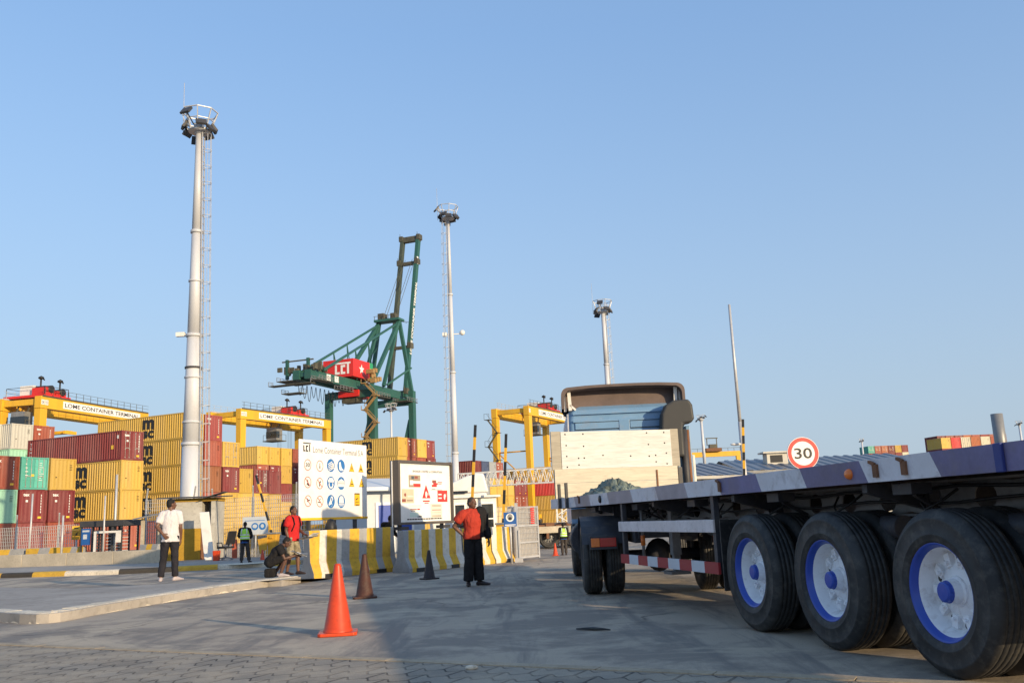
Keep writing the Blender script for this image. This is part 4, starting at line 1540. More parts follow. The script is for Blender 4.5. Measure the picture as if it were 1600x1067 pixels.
def wheel(parent, x, y, r, w_, side, rimm, dual=True, hub=True):
    """side -1: outer face towards -x"""
    wh = bpy.data.objects.new('wheel', None)
    COL.objects.link(wh)
    wh.parent = parent
    wh.location = (x, y, r)
    wh.empty_display_size = 0.2
    s = side
    ri0 = r * 0.575
    for k in range(2 if dual else 1):
        o0 = -s * 0.0 + (-s) * k * (w_ + 0.055)
        mb = MB()
        pr = []
        def P(rr, h):
            pr.append((rr, o0 - s * h))
        P(ri0, 0.035); P(ri0 + 0.012, 0.012); P(ri0 + 0.03, 0.004); P(r * 0.68, 0.0); P(r * 0.69, -0.004); P(r * 0.70, 0.0); P(r * 0.80, 0.0); P(r * 0.87, 0.004); P(r * 0.885, 0.001); P(r * 0.90, 0.009); P(r * 0.955, 0.024); P(r * 0.985, 0.042); P(r, 0.062)
        gw = 0.006
        n5 = 4
        a, b = 0.062, w_ - 0.062
        for g in range(n5):
            c = a + (b - a) * (g + 0.5) / n5
            P(r, c - gw); P(r - 0.008, c - gw * 0.6); P(r - 0.008, c + gw * 0.6); P(r, c + gw)
        P(r, w_ - 0.062); P(r * 0.985, w_ - 0.042); P(r * 0.955, w_ - 0.024); P(r * 0.9, w_ - 0.009); P(r * 0.68, w_); P(ri0 + 0.03, w_ - 0.004); P(ri0, w_ - 0.035)
        mb.lathe(pr, (0, 0, 0), (1, 0, 0), 56)
        mb.build('tyre', M['rubber'], wh)
    mb = MB()
    f = ri0 / 0.29
    pr = [(0.300 * f, 0.030, 0), (0.304 * f, 0.022, 0), (0.296 * f, 0.014, 0), (0.283 * f, 0.030, 0), (0.272 * f, 0.062, 0), (0.268 * f, 0.070, 1), (0.258 * f, 0.110, 1), (0.248 * f, 0.160, 1), (0.238 * f, 0.190, 1), (0.222 * f, 0.200, 1), (0.190 * f, 0.196, 1), (0.165 * f, 0.182, 1), (0.155 * f, 0.165, 1), (0.10 * f, 0.160, 1), (0.0, 0.160, 1)]
    mb.lathe([(p[0], -s * p[1], p[2]) for p in pr], (0, 0, 0), (1, 0, 0), 48)
    for i in range(10):
        a = 2 * math.pi * i / 10
        c = V((0, 0.176 * f * math.cos(a), 0.176 * f * math.sin(a)))
        mb.frust((0, 0, 0), (0.001, 0.001), (0.001, 0.001), 0.0001, 1) if False else None
        mb.beam(V((0, 0.15 * f * math.cos(a), 0.15 * f * math.sin(a))) + X * (-s * 0.172), V((0, 0.232 * f * math.cos(a), 0.232 * f * math.sin(a))) + X * (-s * 0.178), 0.052 * f, 0.04, 1, up=X)
        mb.cyl(c + X * (-s * 0.182), c + X * (-s * 0.130), 0.017, 0.015, 6, 1, False)
        c2 = V((0, 0.208 * f * math.cos(a + .314), 0.208 * f * math.sin(a + .314)))
        mb.ell(c2 + X * (-s * 0.199), (0.010, 0.024, 0.024), 8, 2)
    mb.build('rim', [rimm[0], rimm[1], M['darkgrey']], wh)
    if hub:
        mb = MB()
        h = [(0.10, 0.165, 0), (0.098, 0.145, 0), (0.082, 0.135, 0), (0.080, 0.075, 1), (0.074, 0.070, 1), (0.072, 0.045, 1), (0.058, 0.036, 1), (0.0, 0.034, 1)]
        mb.lathe([(a * f * (0.86 if m else 0.95), -s * b, m) for a, b, m in h], (0, 0, 0), (1, 0, 0), 20, 0, False)
        for i in range(8):
            a = 2 * math.pi * i / 8
            c = V((0, 0.066 * math.cos(a), 0.066 * math.sin(a)))
            mb.cyl(c + X * (-s * 0.078), c + X * (-s * 0.062), 0.010, n=6, m=1, sm=False)
        mb.build('hub', [rimm[1], rimm[0]], wh)
    return wh


tl = thing('flatbed_trailer', 'long flatbed trailer with purple and white side rail and blue rimmed wheels', 'trailer', TO, TA)
DT, DB, W2 = 1.54, 1.365, 2.5
YR, YF = -4.2, 11.35
mb = MB()
for x0, x1 in ((0.03, 0.10), (W2 - 0.10, W2 - 0.03)):
    mb.box(x0, x1, YR, YF, DB, DT)
mb.box(0.03, W2 - 0.03, YF, YF + 0.08, DB, DT)
mb.box(0.03, W2 - 0.03, YR - 0.08, YR, DB, DT)
mb.build('deck_frame', M['frame_dark'], tl, 0.006)
mb = MB()
y = YR
k = 0
while y < YF:
    mb.box(0.10, W2 - 0.10, y + 0.004, min(YF, y + 0.2) - 0.004, DT - 0.05, DT - 0.008 + (k % 3) * 0.003)
    y += 0.2
    k += 1
mb.build('deck_plank', paint('deck_timber', (0.20, 0.15, 0.10), 0.85, var=0.3, scale=3, dirtamt=0.5), tl)
bounds = [-4.2, -2.75, -1.85, -0.92, 0.02, 0.90, 1.85, 2.72, 3.66, 4.6, 5.6, 6.6, 7.7, 8.7, 9.6, 10.4, 11.35]
ms = [1, 0, 1, 1, 0, 1, 0, 1, 0, 2, 0, 2, 0, 0, 2, 0]
ms = ['b', 'w', 'b', 'b', 'w', 'b', 'w', 'b', 'w', 'f', 'w', 'f', 'w', 'f', 'w', 'w']
mi = {'w': 0, 'b': 1, 'f': 2}
for side in (0, 1):
    mb = MB()
    x0, x1 = (0.0, 0.028) if side == 0 else (W2 - 0.028, W2)
    for i in range(len(ms)):
        a, b = bounds[i], bounds[i + 1]
        sl = 0.05
        ya0, ya1 = (a, a) if i == 0 else (a - sl, a + sl)
        yb0, yb1 = (b, b) if i == len(ms) - 1 else (b - sl, b + sl)
        mb.prism([(x0, ya0, DB), (x0, yb0, DB), (x0, yb1, DT + 0.004), (x0, ya1, DT + 0.004)], (x1 - x0, 0, 0), mi[ms[i]])
    mb.build('side_rail', [M['deck_white'], M['deck_blue'], M['deck_faded']], tl)
mb = MB()
for (y, z0) in ((3.62, 1.40), (0.72, 1.40), (0.36, 1.40), (9.3, 1.42)):
    mb.box(-0.022, -0.001, y - 0.028, y + 0.028, z0, z0 + 0.10)
    mb.beam((-0.015, y, z0 + 0.10), (-0.015, y + 0.07, z0 + 0.125), 0.022)
mb.build('lashing_hook', M['rust'], tl, split=True)
mb = MB()
mb.lathe([(0, -0.03), (0.03, -0.028), (0.042, -0.012), (0.045, 0.004)], (-0.004, 1.10, 1.445), (1, 0, 0), 16)
mb.build('side_marker', M['tail_orange'], tl)
mb = MB()
mb.lathe([(0, -0.02), (0.05, -0.02), (0.06, -0.005), (0.06, 0.004)], (-0.002, 8.1, 1.455), (1, 0, 0), 14)
mb.build('rail_socket', M['black'], tl)
M['pocket_blue'] = flat('pocket_blue_paint', (0.03, 0.045, 0.20), 0.5)
# stake and its pocket
mb = MB()
mb.box(-0.03, -0.003, -0.665, -0.595, DB - 0.004, DT + 0.004)
mb.build('stake_pocket', M['pocket_blue'], tl, 0.006)
mb = MB()
mb.cyl((0.055, -0.575, DB), (0.055, -0.575, 1.735), 0.036, n=16)
mb.build('stake', M['grey'], tl)
mb = MB()
for y in (10.05, 10.55):
    mb.box(-0.05, -0.003, y - 0.035, y + 0.035, 1.36, 1.80)
mb.build('front_stake', M['darkgrey'], tl, 0.004, split=True)
# main beams: near one has holes, far one closed so no light shows through
for bx in (0.72, W2 - 0.72):
    mb = MB()
    mb.box(bx - 0.08, bx + 0.08, YR, 11.2, 1.085, 1.105, 0)
    mb.box(bx - 0.08, bx + 0.08, YR, 11.2, 1.345, 1.363, 0)
    y = YR
    st = 0.62
    while y < 10.8:
        # web bay with an oval hole
        ya, yb = y, y + st
        n = 20
        cy, cz, ry, rz_ = y + st / 2, 1.225, (0.12 if bx < 1 else 0.004), (0.10 if bx < 1 else 0.004)
        ov = [(cy + ry * math.cos(2 * math.pi * i / n), cz + rz_ * math.sin(2 * math.pi * i / n)) for i in range(n)]
        oc = []
        for i in range(n):
            a = 2 * math.pi * i / n
            c, s_ = math.cos(a), math.sin(a)
            kx = (st / 2) / abs(c) if abs(c) > 1e-6 else 1e9
            kz = 0.12 / abs(s_) if abs(s_) > 1e-6 else 1e9
            kk = min(kx, kz)
            oc.append((cy + kk * c, cz + kk * s_))
        for xx in (bx - 0.006, bx + 0.006):
            vs = [(xx, p, q) for p, q in oc] + [(xx, p, q) for p, q in ov]
            mb.add(vs, [(i, (i + 1) % n, n + (i + 1) % n, n + i) for i in range(n)], 0)
        mb.add([(bx - 0.006, p, q) for p, q in ov] + [(bx + 0.006, p, q) for p, q in ov], [(i, (i + 1) % n, n + (i + 1) % n, n + i) for i in range(n)], 0)
        y += st
    mb.build('main_beam', M['frame_grey'], tl)
mb = MB()
y = YR + 0.31
while y < 10.9:
    mb.prism([(0.10, y - 0.035, 1.355), (0.10, y - 0.035, 1.29), (0.66, y - 0.035, 1.13), (0.66, y - 0.035, 1.355)], (0, 0.07, 0), 0)
    mb.prism([(W2 - 0.10, y - 0.035, 1.355), (W2 - 0.10, y - 0.035, 1.29), (W2 - 0.66, y - 0.035, 1.13), (W2 - 0.66, y - 0.035, 1.355)], (0, 0.07, 0), 0)
    mb.box(0.80, W2 - 0.80, y - 0.03, y + 0.03, 1.20, 1.34, 0)
    y += 2.48
mb.build('outrigger', M['frame_dark'], tl, split=True)
mb = MB()
mb.tube([(0.62, YR + i * 0.4, 1.30 + 0.015 * math.sin(i * 1.7)) for i in range(38)], 0.014, 6)
mb.tube([(0.60, YR + i * 0.4, 1.20 + 0.02 * math.sin(i * 1.3 + 1)) for i in range(38)], 0.012, 6)
for q in range(11):
    yq = YR + 0.9 + q * 1.3
    mb.tube([(0.60, yq, 1.29), (0.50, yq + 0.08, 1.20), (0.44, yq + 0.2, 1.14), (0.50, yq + 0.33, 1.19), (0.61, yq + 0.42, 1.28)], 0.011, 6)
mb.build('air_line', M['black'], tl)
mb = MB()
for q in range(7):
    yq = YR + 0.55 + q * 2.1
    mb.box(0.16, 0.34, yq, yq + 0.24, 1.26, 1.345)
    mb.beam((0.25, yq + 0.1, 1.26), (0.62, yq + 0.3, 1.12), 0.03)
mb.build('bracket', M['frame_dark'], tl, 0.004, split=True)
mb = MB()
for yq in (-0.35, 1.15, 4.6, 7.6):
    mb.cyl((0.48, yq, 1.0), (0.48, yq + 0.42, 1.0), 0.10, n=14)
    mb.cyl((0.30, yq - 0.2, 1.30), (0.30, yq - 0.2, 1.36), 0.03, n=8)
mb.build('brake_chamber', M['frame_dark'], tl, split=True)
# axles, springs and wheels
for y in (0.17, 1.67, 3.12):
    mb = MB()
    mb.cyl((0.25, y, 0.575), (W2 - 0.25, y, 0.575), 0.075, n=12)
    for bx in (0.72, W2 - 0.72):
        mb.box(bx - 0.06, bx + 0.06, y - 0.55, y + 0.55, 0.66, 0.74)
        mb.box(bx - 0.07, bx + 0.07, y - 0.10, y + 0.10, 0.58, 0.80)
        mb.box(bx - 0.05, bx + 0.05, y - 0.66, y - 0.54, 0.68, 1.08)
    mb.build('axle', M['frame_dark'], tl)
    for sd, xx in ((-1, 0.0), (1, W2)):
        wheel(tl, xx, y, 0.575, 0.30, sd, (M['rim_blue'], M['rim_white']))
mb = MB()
for yy in (3.95, 7.18):
    mb.box(0.03, 0.09, yy - 0.04, yy + 0.04, 0.52, 1.36)
mb.build('guard_post', M['frame_dark'], tl, split=True)
mb = MB()
mb.box(0.0, 0.028, 3.9, 7.28, 0.965, 1.105)
mb.build('guard_plank', M['rail_plank'], tl, 0.006)
mb = MB()
n = 9
for i in range(n):
    a, b = 3.85 + (7.25 - 3.85) * i / n, 3.85 + (7.25 - 3.85) * (i + 1) / n
    mb.box(0.0, 0.028, a, b, 0.52, 0.645, i % 2)
mb.build('guard_rail', [M['stripe_red'], M['stripe_white']], tl)
mb = MB()
for i in range(n):
    a, b = 3.85 + (7.25 - 3.85) * i / n, 3.85 + (7.25 - 3.85) * (i + 1) / n
    mb.box(W2 - 0.03, W2 - 0.002, a, b, 0.42, 0.62, i % 2)
mb.box(W2 - 0.03, W2 - 0.002, 3.9, 7.28, 0.83, 1.0, 1)
mb.build('far_guard_rail', [M['stripe_red'], M['stripe_white']], tl)
for xx in (0.62, W2 - 0.62):
    mb = MB()
    mb.box(xx - 0.06, xx + 0.06, 6.6, 6.72, 0.62, 1.36)
    mb.box(xx - 0.045, xx + 0.045, 6.615, 6.705, 0.40, 0.64)
    mb.box(xx - 0.14, xx + 0.14, 6.5, 6.82, 0.36, 0.40)
    mb.beam((xx, 6.66, 0.9), (xx, 7.6, 1.3), 0.05)
    mb.build('landing_leg', M['frame_grey'], tl)
mb = MB()
mb.cyl((0.25, 6.95, 0.6), (0.25, 6.95, 1.3), 0.022, n=8, m=0)
mb.cyl((0.25, 6.95, 0.76), (0.25, 6.95, 0.90), 0.034, n=8, m=1)
mb.build('crank', [M['frame_grey'], M['tail_orange']], tl)
mb = MB()
mb.box(1.2, 1.75, 4.7, 5.3, 0.62, 0.98)
mb.cyl((1.1, 4.3, 1.0), (1.1, 5.6, 1.0), 0.13, n=14)
mb.build('tank', paint('orange_red_tank', (0.42, 0.07, 0.025), 0.5, var=0.25, scale=3), tl, 0.02)
mb = MB()
mb.cyl((1.75, 5.3, 0.72), (1.75, 6.4, 0.72), 0.28, n=18)
mb.box(1.0, 1.5, 8.0, 9.6, 1.02, 1.34)
mb.box(0.3, 2.2, 8.4, 11.0, 1.16, 1.34)
mb.build('underside_box', M['frame_dark'], tl)
mb = MB()
mb.box(0.2, W2 - 0.2, YR - 0.2, YR - 0.1, 0.45, 0.6)
mb.box(0.6, 0.72, YR - 0.19, YR - 0.08, 0.6, 1.36)
mb.box(W2 - 0.72, W2 - 0.6, YR - 0.19, YR - 0.08, 0.6, 1.36)
mb.build('rear_bumper', M['frame_dark'], tl)
mb = MB()
for xx in (0.0, W2 - 0.6):
    mb.box(xx + 0.02, xx + 0.62, 3.76, 3.78, 0.35, 1.1)
    mb.box(xx + 0.02, xx + 0.62, -0.78, -0.76, 0.4, 1.1)
mb.build('mudflap', M['rubber'], tl, split=True)


def wood(name, col, knot=True):
    m = N(name)
    v = m.coord(scale=(1.0, 1, 9))
    a = m.noise(v, 2.2, 8, 0.65, 0.8)
    b = m.noise(m.coord(scale=(1.4, 1, 30)), 3.0, 5, 0.6)
    c = m.mix(m.ramp(a, 0.35, 0.7), sc3(col, 1.06), sc3(col, 0.80))
    c = m.mix(m.ramp(b, 0.60, 0.72, 0, 0.5), c, sc3(col, 0.5))
    if knot:
        k = m.noise(m.coord(), 2.6, 3, 0.5)
        c = m.mix(m.ramp(k, 0.70, 0.76, 0, 0.8), c, (0.30, 0.17, 0.08))
    m.bump(b, 0.2, 0.006)
    return m.out(c, 0.75, 0, 0.2)


M['ply_white'] = wood('whitewashed_plywood', (0.66, 0.65, 0.62))
M['ply_cream'] = wood('pale_plank_wood', (0.60, 0.55, 0.44), False)
M['ply_grey'] = wood('grey_rough_wood', (0.40, 0.36, 0.29), False)
# headboard across the front of the deck
HY = 10.95
mb = MB()
mb.box(0.16, 2.36, HY, HY + 0.03, 2.09, 2.79, 0)
hb = mb.build('headboard_panel', [M['ply_white']], tl)
mb = MB()
for (fx, fz) in ((.04, .07), (.2, .07), (.78, .08), (.94, .08), (.045, .37), (.2, .4), (.79, .4), (.94, .37), (.045, .66), (.2, .72), (.15, .72), (.37, .66), (.62, .70), (.79, .72), (.85, .70), (.95, .65), (.045, .95), (.15, .9), (.85, .88), (.95, .94)):
    mb.lathe([(0, -0.006), (0.012, -0.006), (0.016, 0.0)], (0.16 + 2.2 * fx, HY, 2.79 - 0.70 * fz), (0, 1, 0), 8)
mb.build('bolt', M['black'], hb)
mb = MB()
mb.box(-0.03, 0.155, HY + 0.01, HY + 0.06, 2.08, 2.80)
mb.box(2.365, 2.52, HY + 0.01, HY + 0.06, 2.08, 2.80)
mb.build('headboard_edge', M['ply_grey'], tl, split=True)
mb = MB()
mb.box(0.0, 2.44, HY - 0.035, HY - 0.005, 1.83, 2.085, 0)
mb.box(0.0, 2.44, HY - 0.034, HY - 0.006, 1.545, 1.826, 0)
mb.build('headboard_plank', M['ply_cream'], tl)
mb = MB()
mb.box(2.0, 2.03, HY - 0.05, HY - 0.036, 1.55, 2.02)
mb.build('strap', M['rust'], tl)
mb = MB()
for xx in (0.08, 0.9, 1.6, 2.44):
    mb.box(xx - 0.05, xx + 0.05, HY + 0.07, HY + 0.17, 1.54, 2.75)
mb.box(2.46, 2.54, HY - 0.02, HY + 0.005, 1.54, 2.06)
mb.build('headboard_post', M['darkgrey'], tl, split=True)
# tarpaulin heap on the deck
M['tarp'] = cloth('green_grey_tarpaulin', (0.17, 0.20, 0.17), 0.75, 5, 0.6)
mb = MB()
nx, ny = 46, 30
random.seed(11)
vs = []
for j in range(ny + 1):
    for i in range(nx + 1):
        u, v_ = i / nx, j / ny
        e = max(0.0, math.sin(math.pi * u)) ** 0.7 * max(0.0, math.sin(math.pi * v_)) ** 0.6
        p = V((u * 5.0, v_ * 3.2, 1.7))
        h = 0.19 * e * (0.35 + 0.55 * abs(noise.noise(p)) * 1.6 + 0.45 * math.exp(-((u - 0.5) / 0.22) ** 2))
        h += 0.12 * e * (1 - abs(noise.noise(p * 2.2 + V((u * 3, 0, 0)))) * 2.5) + 0.03 * e * noise.noise(p * 6)
        vs.append((0.22 + u * 1.02 + 0.06 * noise.noise(p * 1.3), 9.0 + v_ * 1.3 + 0.08 * noise.noise(p * 1.7 + V((9, 0, 0))), 1.545 + h))
mb.add(vs, [(j * (nx + 1) + i, j * (nx + 1) + i + 1, (j + 1) * (nx + 1) + i + 1, (j + 1) * (nx + 1) + i) for j in range(ny) for i in range(nx)], 0, True)
o = mb.build('tarpaulin', M['tarp'])
tag(o, 'crumpled green grey tarpaulin heaped on the deck before the headboard', 'tarpaulin')
o.location = TO
o.rotation_euler = (0, 0, TA)

# ------------------------------------------------------------------ tractor unit
KO = TO + tr_ * 0.99 + tv * 8.35
KA = R(-1.0)
tk = thing('tractor_truck', 'blue tractor truck with dark roof deflector pulling the flatbed trailer', 'truck', KO, KA)
M['cab_blue'] = paint('cab_blue_paint', (0.16, 0.29, 0.46), 0.35, var=0.08, scale=1.5, dirt=(0.35, 0.28, 0.22), dirtamt=0.3, spec=0.5)
M['deflector_dark'] = paint('dark_deflector_plastic', (0.13, 0.095, 0.085), 0.6, var=0.25, scale=1.5, dirtamt=0.2)
M['snorkel'] = flat('intake_plastic', (0.045, 0.045, 0.045), 0.6)
for sd in (-1, 1):
    wheel(tk, sd * 1.22, 0, 0.56, 0.29, sd, (M['darkgrey'], M['grey']))
    wheel(tk, sd * 1.20, 4.6, 0.55, 0.31, sd, (M['darkgrey'], M['grey']), dual=False)
mb = MB()
for xx in (-0.42, 0.42):
    mb.box(xx - 0.04, xx + 0.04, -1.0, 5.6, 0.78, 1.02)
mb.cyl((-0.9, 0, 0.56), (0.9, 0, 0.56), 0.09, n=12)
mb.ell((0, 0, 0.56), (0.22, 0.26, 0.26), 14)
mb.box(-0.45, 0.45, -0.3, 0.9, 1.03, 1.12)
mb.beam((-0.42, -1.0, 0.9), (0.42, -1.0, 0.9), 0.2, 0.1)
mb.build('chassis', M['frame_dark'], tk)
for sd in (-1, 1):
    mb = MB()
    x0, x1 = sd * 1.24, sd * 0.56
    prev = None
    pts = []
    for i in range(13):
        a = R(160 - i * 14)
        pts.append((0.66 * math.cos(a) * 1.03, 0.60 + 0.60 * math.sin(a)))
    for (ya, za), (yb, zb) in zip(pts[:-1], pts[1:]):
        mb.add([(x0, ya, za), (x1, ya, za), (x1, yb, zb), (x0, yb, zb)], [(0, 1, 2, 3)], 0)
    mb.add([(x0, -0.68, 0.78), (x1, -0.68, 0.78), (x1, -0.655, 0.84), (x0, -0.655, 0.84)], [(0, 1, 2, 3)], 0)
    mb.build('mudguard', M['frame_dark'], tk)
    mb = MB()
    xc = sd * 0.92
    mb.box(xc - 0.21, xc + 0.21, -0.76, -0.71, 0.70, 0.90, 2)
    mb.box(xc - 0.19, xc - 0.06, -0.785, -0.76, 0.74, 0.87, 1)
    mb.box(xc - 0.055, xc + 0.19, -0.783, -0.76, 0.74, 0.87, 0)
    mb.build('tail_lamp', [M['tail_red'], M['tail_orange'], M['frame_dark']], tk, 0.006)
mb = MB()
mb.cyl((1.15, 1.4, 0.8), (1.15, 2.7, 0.8), 0.32, n=18)
mb.cyl((-1.0, 1.4, 0.8), (-1.0, 2.7, 0.8), 0.32, n=18)
mb.build('fuel_tank', M['frame_dark'], tk, split=True)
CY = 4.0
kz = lambda px, py: D(px, py, KO.y + CY).z
zt = 3.50
mb = MB()
# cab shell: rounded profile in plan with a slightly domed roof
prof = []
for (x, y) in ((-1.20, CY + 0.10), (-1.10, CY), (1.10, CY), (1.20, CY + 0.10), (1.22, CY + 1.9), (1.05, CY + 2.05), (-1.05, CY + 2.05), (-1.22, CY + 1.9)):
    prof.append((x, y))
zs = [(1.05, 1.0), (2.3, 1.0), (3.17, 0.985), (3.38, 0.95), (3.47, 0.82), (3.50, 0.5)]
rings = []
for z, k in zs:
    rings.append([V((x * k, CY + 1.0 + (y - CY - 1.0) * k, z)) for x, y in prof])
n = len(prof)
for a, b in zip(rings[:-1], rings[1:]):
    mb.add(a + b, [(i, (i + 1) % n, n + (i + 1) % n, n + i) for i in range(n)], 0)
mb.add(rings[-1], [tuple(range(n))], 0)
mb.add(rings[0], [tuple(range(n))[::-1]], 0)
cb = mb.build('cab', M['cab_blue'], tk, 0.04, 3)
mb = MB()
for z in (3.30, 3.14, 2.92, 2.78):
    mb.box(-1.06, 1.06, CY - 0.022, CY - 0.002, z - 0.022, z + 0.022)
for x0, x1 in ((-1.02, -0.10), (0.12, 0.80)):
    mb.box(x0, x1, CY - 0.018, CY - 0.003, 2.97, 3.11)
mb.box(-0.11, 0.11, CY - 0.03, CY - 0.002, 2.3, 3.14)
mb.build('rear_panel_rib', M['cab_blue'], cb, 0.008)
mb = MB()
mb.box(-1.08, 1.08, CY - 0.004, CY - 0.0015, 2.705, 2.735)
mb.box(-1.03, -0.10, CY - 0.0215, CY - 0.018, 2.962, 2.972)
mb.box(-1.03, -0.10, CY - 0.0215, CY - 0.018, 3.108, 3.118)
mb.box(0.12, 0.80, CY - 0.0215, CY - 0.018, 2.962, 2.972)
mb.box(0.12, 0.80, CY - 0.0215, CY - 0.018, 3.108, 3.118)
mb.build('seam', M['black'], cb)
mb = MB()
mb.add([(-1.235, CY + 0.9, 2.2), (-1.235, CY + 1.8, 2.2), (-1.225, CY + 1.7, 3.0), (-1.225, CY + 0.9, 3.0)], [(0, 1, 2, 3)], 0)
mb.add([(1.235, CY + 0.9, 2.2), (1.235, CY + 1.8, 2.2), (1.225, CY + 1.7, 3.0), (1.225, CY + 0.9, 3.0)], [(0, 1, 2, 3)], 0)
mb.box(-1.05, 1.05, CY + 2.07, CY + 2.08, 2.2, 3.1, 0)
mb.build('window', M['glass'], cb)
mb = MB()
mb.cyl((-1.19, CY - 0.03, 1.6), (-1.17, CY - 0.03, 3.3), 0.022, n=8)
mb.build('grab_rail', M['galv'], tk)
# roof deflector: hollow shell, open to the rear
zb0, zt0 = 3.40, 3.85


def dring(y, wd, z0, z1, rad):
    pts = []
    for a in range(0, 91, 15):
        pts.append(V((-wd + rad - rad * math.cos(R(a)), y, z1 - rad + rad * math.sin(R(a)))))
    m_ = [V((x_, y, z1 + 0.035 * (1 - (x_ / wd) ** 2))) for x_ in (-wd * .6, -wd * .3, 0, wd * .3, wd * .6)]
    q = [V((-p.x, p.y, p.z)) for p in pts[::-1]]
    return [V((-wd, y, z0))] + pts + m_ + q + [V((wd, y, z0))]


mb = MB()
sh = [dring(CY - 0.12, 1.285, zb0, zt0, 0.16), dring(CY + 0.5, 1.27, zb0, zt0 - 0.02, 0.16), dring(CY + 1.2, 1.2, 3.40, 3.70, 0.1), dring(CY + 1.7, 1.1, 3.4, 3.54, 0.05)]
inn = [[V((p.x * 0.955, p.y + 0.0, max(zb0, p.z - 0.055))) for p in rg] for rg in sh]
k = len(sh[0])
for rings_ in (sh, inn):
    for a, b in zip(rings_[:-1], rings_[1:]):
        mb.add(a + b, [(i, i + 1, k + i + 1, k + i) for i in range(k - 1)], 0, True)
mb.add(sh[0] + inn[0], [(i, i + 1, k + i + 1, k + i) for i in range(k - 1)], 0)
mb.add([V((p.x * .99, CY + 0.16 + 0.25 * (p.z - zb0), p.z)) for p in inn[0]], [tuple(range(k))], 0)
mb.add(inn[2], [tuple(range(k))], 0)
df = mb.build('roof_deflector', M['deflector_dark'], tk)
mb = MB()
for sd in (-1, 1):
    mb.beam((sd * 1.10, CY + 0.05, 3.38), (sd * 1.12, CY + 0.05, 3.87), 0.07, 0.05)
    mb.beam((sd * 1.20, CY + 0.12, 3.37), (sd * 1.21, CY + 0.12, 3.85), 0.05, 0.04)
    mb.beam((sd * 0.99, CY + 0.05, 3.39), (sd * 1.11, CY + 0.05, 3.50), 0.05, 0.04)
mb.build('deflector_bracket', M['white'], df)
# air intake behind the cab on the right
mb = MB()
ol = [(0.72, 2.3), (0.70, 2.9), (0.73, 3.18), (0.82, 3.36), (0.98, 3.45), (1.30, 3.46), (1.37, 3.34), (1.385, 3.06), (1.33, 2.98), (1.16, 2.96), (1.14, 2.86), (1.14, 2.3)]
mb.prism([(x, CY - 0.42, z) for x, z in ol], (0, 0.36, 0))
mb.build('air_intake', M['snorkel'], tk, 0.05, 3)
mb = MB()
mb.cyl((1.17, CY - 0.22, 0.9), (1.17, CY - 0.22, 2.86), 0.07, n=14, m=0)
mb.cyl((1.27, CY - 0.12, 1.0), (1.27, CY - 0.12, 2.86), 0.035, n=10, m=1)
mb.build('exhaust_stack', [M['darkgrey'], M['rust']], tk)
mb = MB()
mb.prism([(1.21, CY - 0.02, 1.2), (1.21, CY + 0.5, 1.2), (1.21, CY + 0.5, 3.0), (1.21, CY - 0.02, 3.0)], (0.035, 0, 0), 0)
mb.box(1.25, 1.34, CY - 0.06, CY + 0.45, 1.3, 2.95, 0)
mb.box(1.345, 1.40, CY - 0.03, CY + 0.03, 1.3, 2.35, 1)
mb.build('side_fairing', [M['cab_blue'], M['white']], tk, 0.015)
# ------------------------------------------------------------------ safety board and framed board
def board_frame(tl_px, tr_px, Yl, Yr):
    a, b = D(*tl_px, Yl), D(*tr_px, Yr)
    return a, b


M['board_grey'] = flat('board_back_grey', (0.35, 0.35, 0.36), 0.6)
M['sign_blue'] = flat('sign_icon_blue', (0.03, 0.17, 0.46), 0.5)
M['sign_ring'] = flat('sign_ring_red', (0.62, 0.16, 0.13), 0.5)
M['sign_yellow'] = flat('sign_icon_yellow', (0.85, 0.48, 0.02), 0.5)
Yl, Yr = 24.6, 27.6
a1, a2 = D(468, 682.6, Yl), D(571.5, 698.4, Yr)
b1, b2 = D(468.5, 811, Yl), D(575.5, 812.5, Yr)
zt, zb = (a1.z + a2.z) / 2, (b1.z + b2.z) / 2
pl, pr = V((a1.x, a1.y, 0)), V(((a2.x + b2.x) / 2, a2.y, 0))
dv = pr - pl
WD, HG = dv.length, zt - zb
ang = math.atan2(dv.y, dv.x)
SB = thing('safety_board', 'big white terminal board of red blue and yellow safety icons above the barrier', 'sign board', pl, ang)
mb = MB()
mb.box(0, WD, 0.0, 0.05, zb, zt)
mb.build('panel', M['sign_white'], SB, 0.02)
mb = MB()
mb.box(0.0, WD, -0.010, -0.001, zb + 0.01, zb + 0.075)
mb.build('bottom_stripe', M['sign_yellow'], SB)
mb = MB()
for f in (0.16, 0.52, 0.84):
    mb.box(WD * f - 0.05, WD * f + 0.05, 0.055, 0.14, 0.0, zb + HG * 0.6)
mb.build('post', M['darkgrey'], SB)
def S(u, v):
    return V((u * WD, 0, zt - v * HG))
E1, E2, E3 = -0.004, -0.007, -0.010
def at3(u, v, e):
    p = S(u, v)
    p.y = e
    return p
mb = MB()
k = WD / 3.2
# initials logo
o = at3(0.05, 0.150, E1)
for (x0, x1, z0, z1) in ((0.0, .045, 0, .17), (0.045, .09, 0, .04), (.115, .16, 0, .17), (.16, .215, 0, .04), (.16, .215, .13, .17), (.26, .305, 0, .20), (-.01, .335, .215, .245)):
    mb.add([o + V((x0, 0, z0)), o + V((x1, 0, z0)), o + V((x1, 0, z1)), o + V((x0, 0, z1))], [(0, 1, 2, 3)], 0)
mb.text('Lom\u00e9 Container Terminal S.A', at3(0.185, 0.155, E1), X, Z, 0.17, WD * 0.755, 3, -0.004)
mb.build('heading', [M['marking_black'], M['sign_white'], M['sign_blue'], flat('heading_grey', (0.13, 0.13, 0.15), 0.6)], SB)
ring_pos = [(0.11, .315), (0.278, .32), (0.11, .53), (0.278, .54), (0.115, .76), (0.278, .765)]
mm = [M['sign_ring'], M['sign_white'], M['marking_black']]
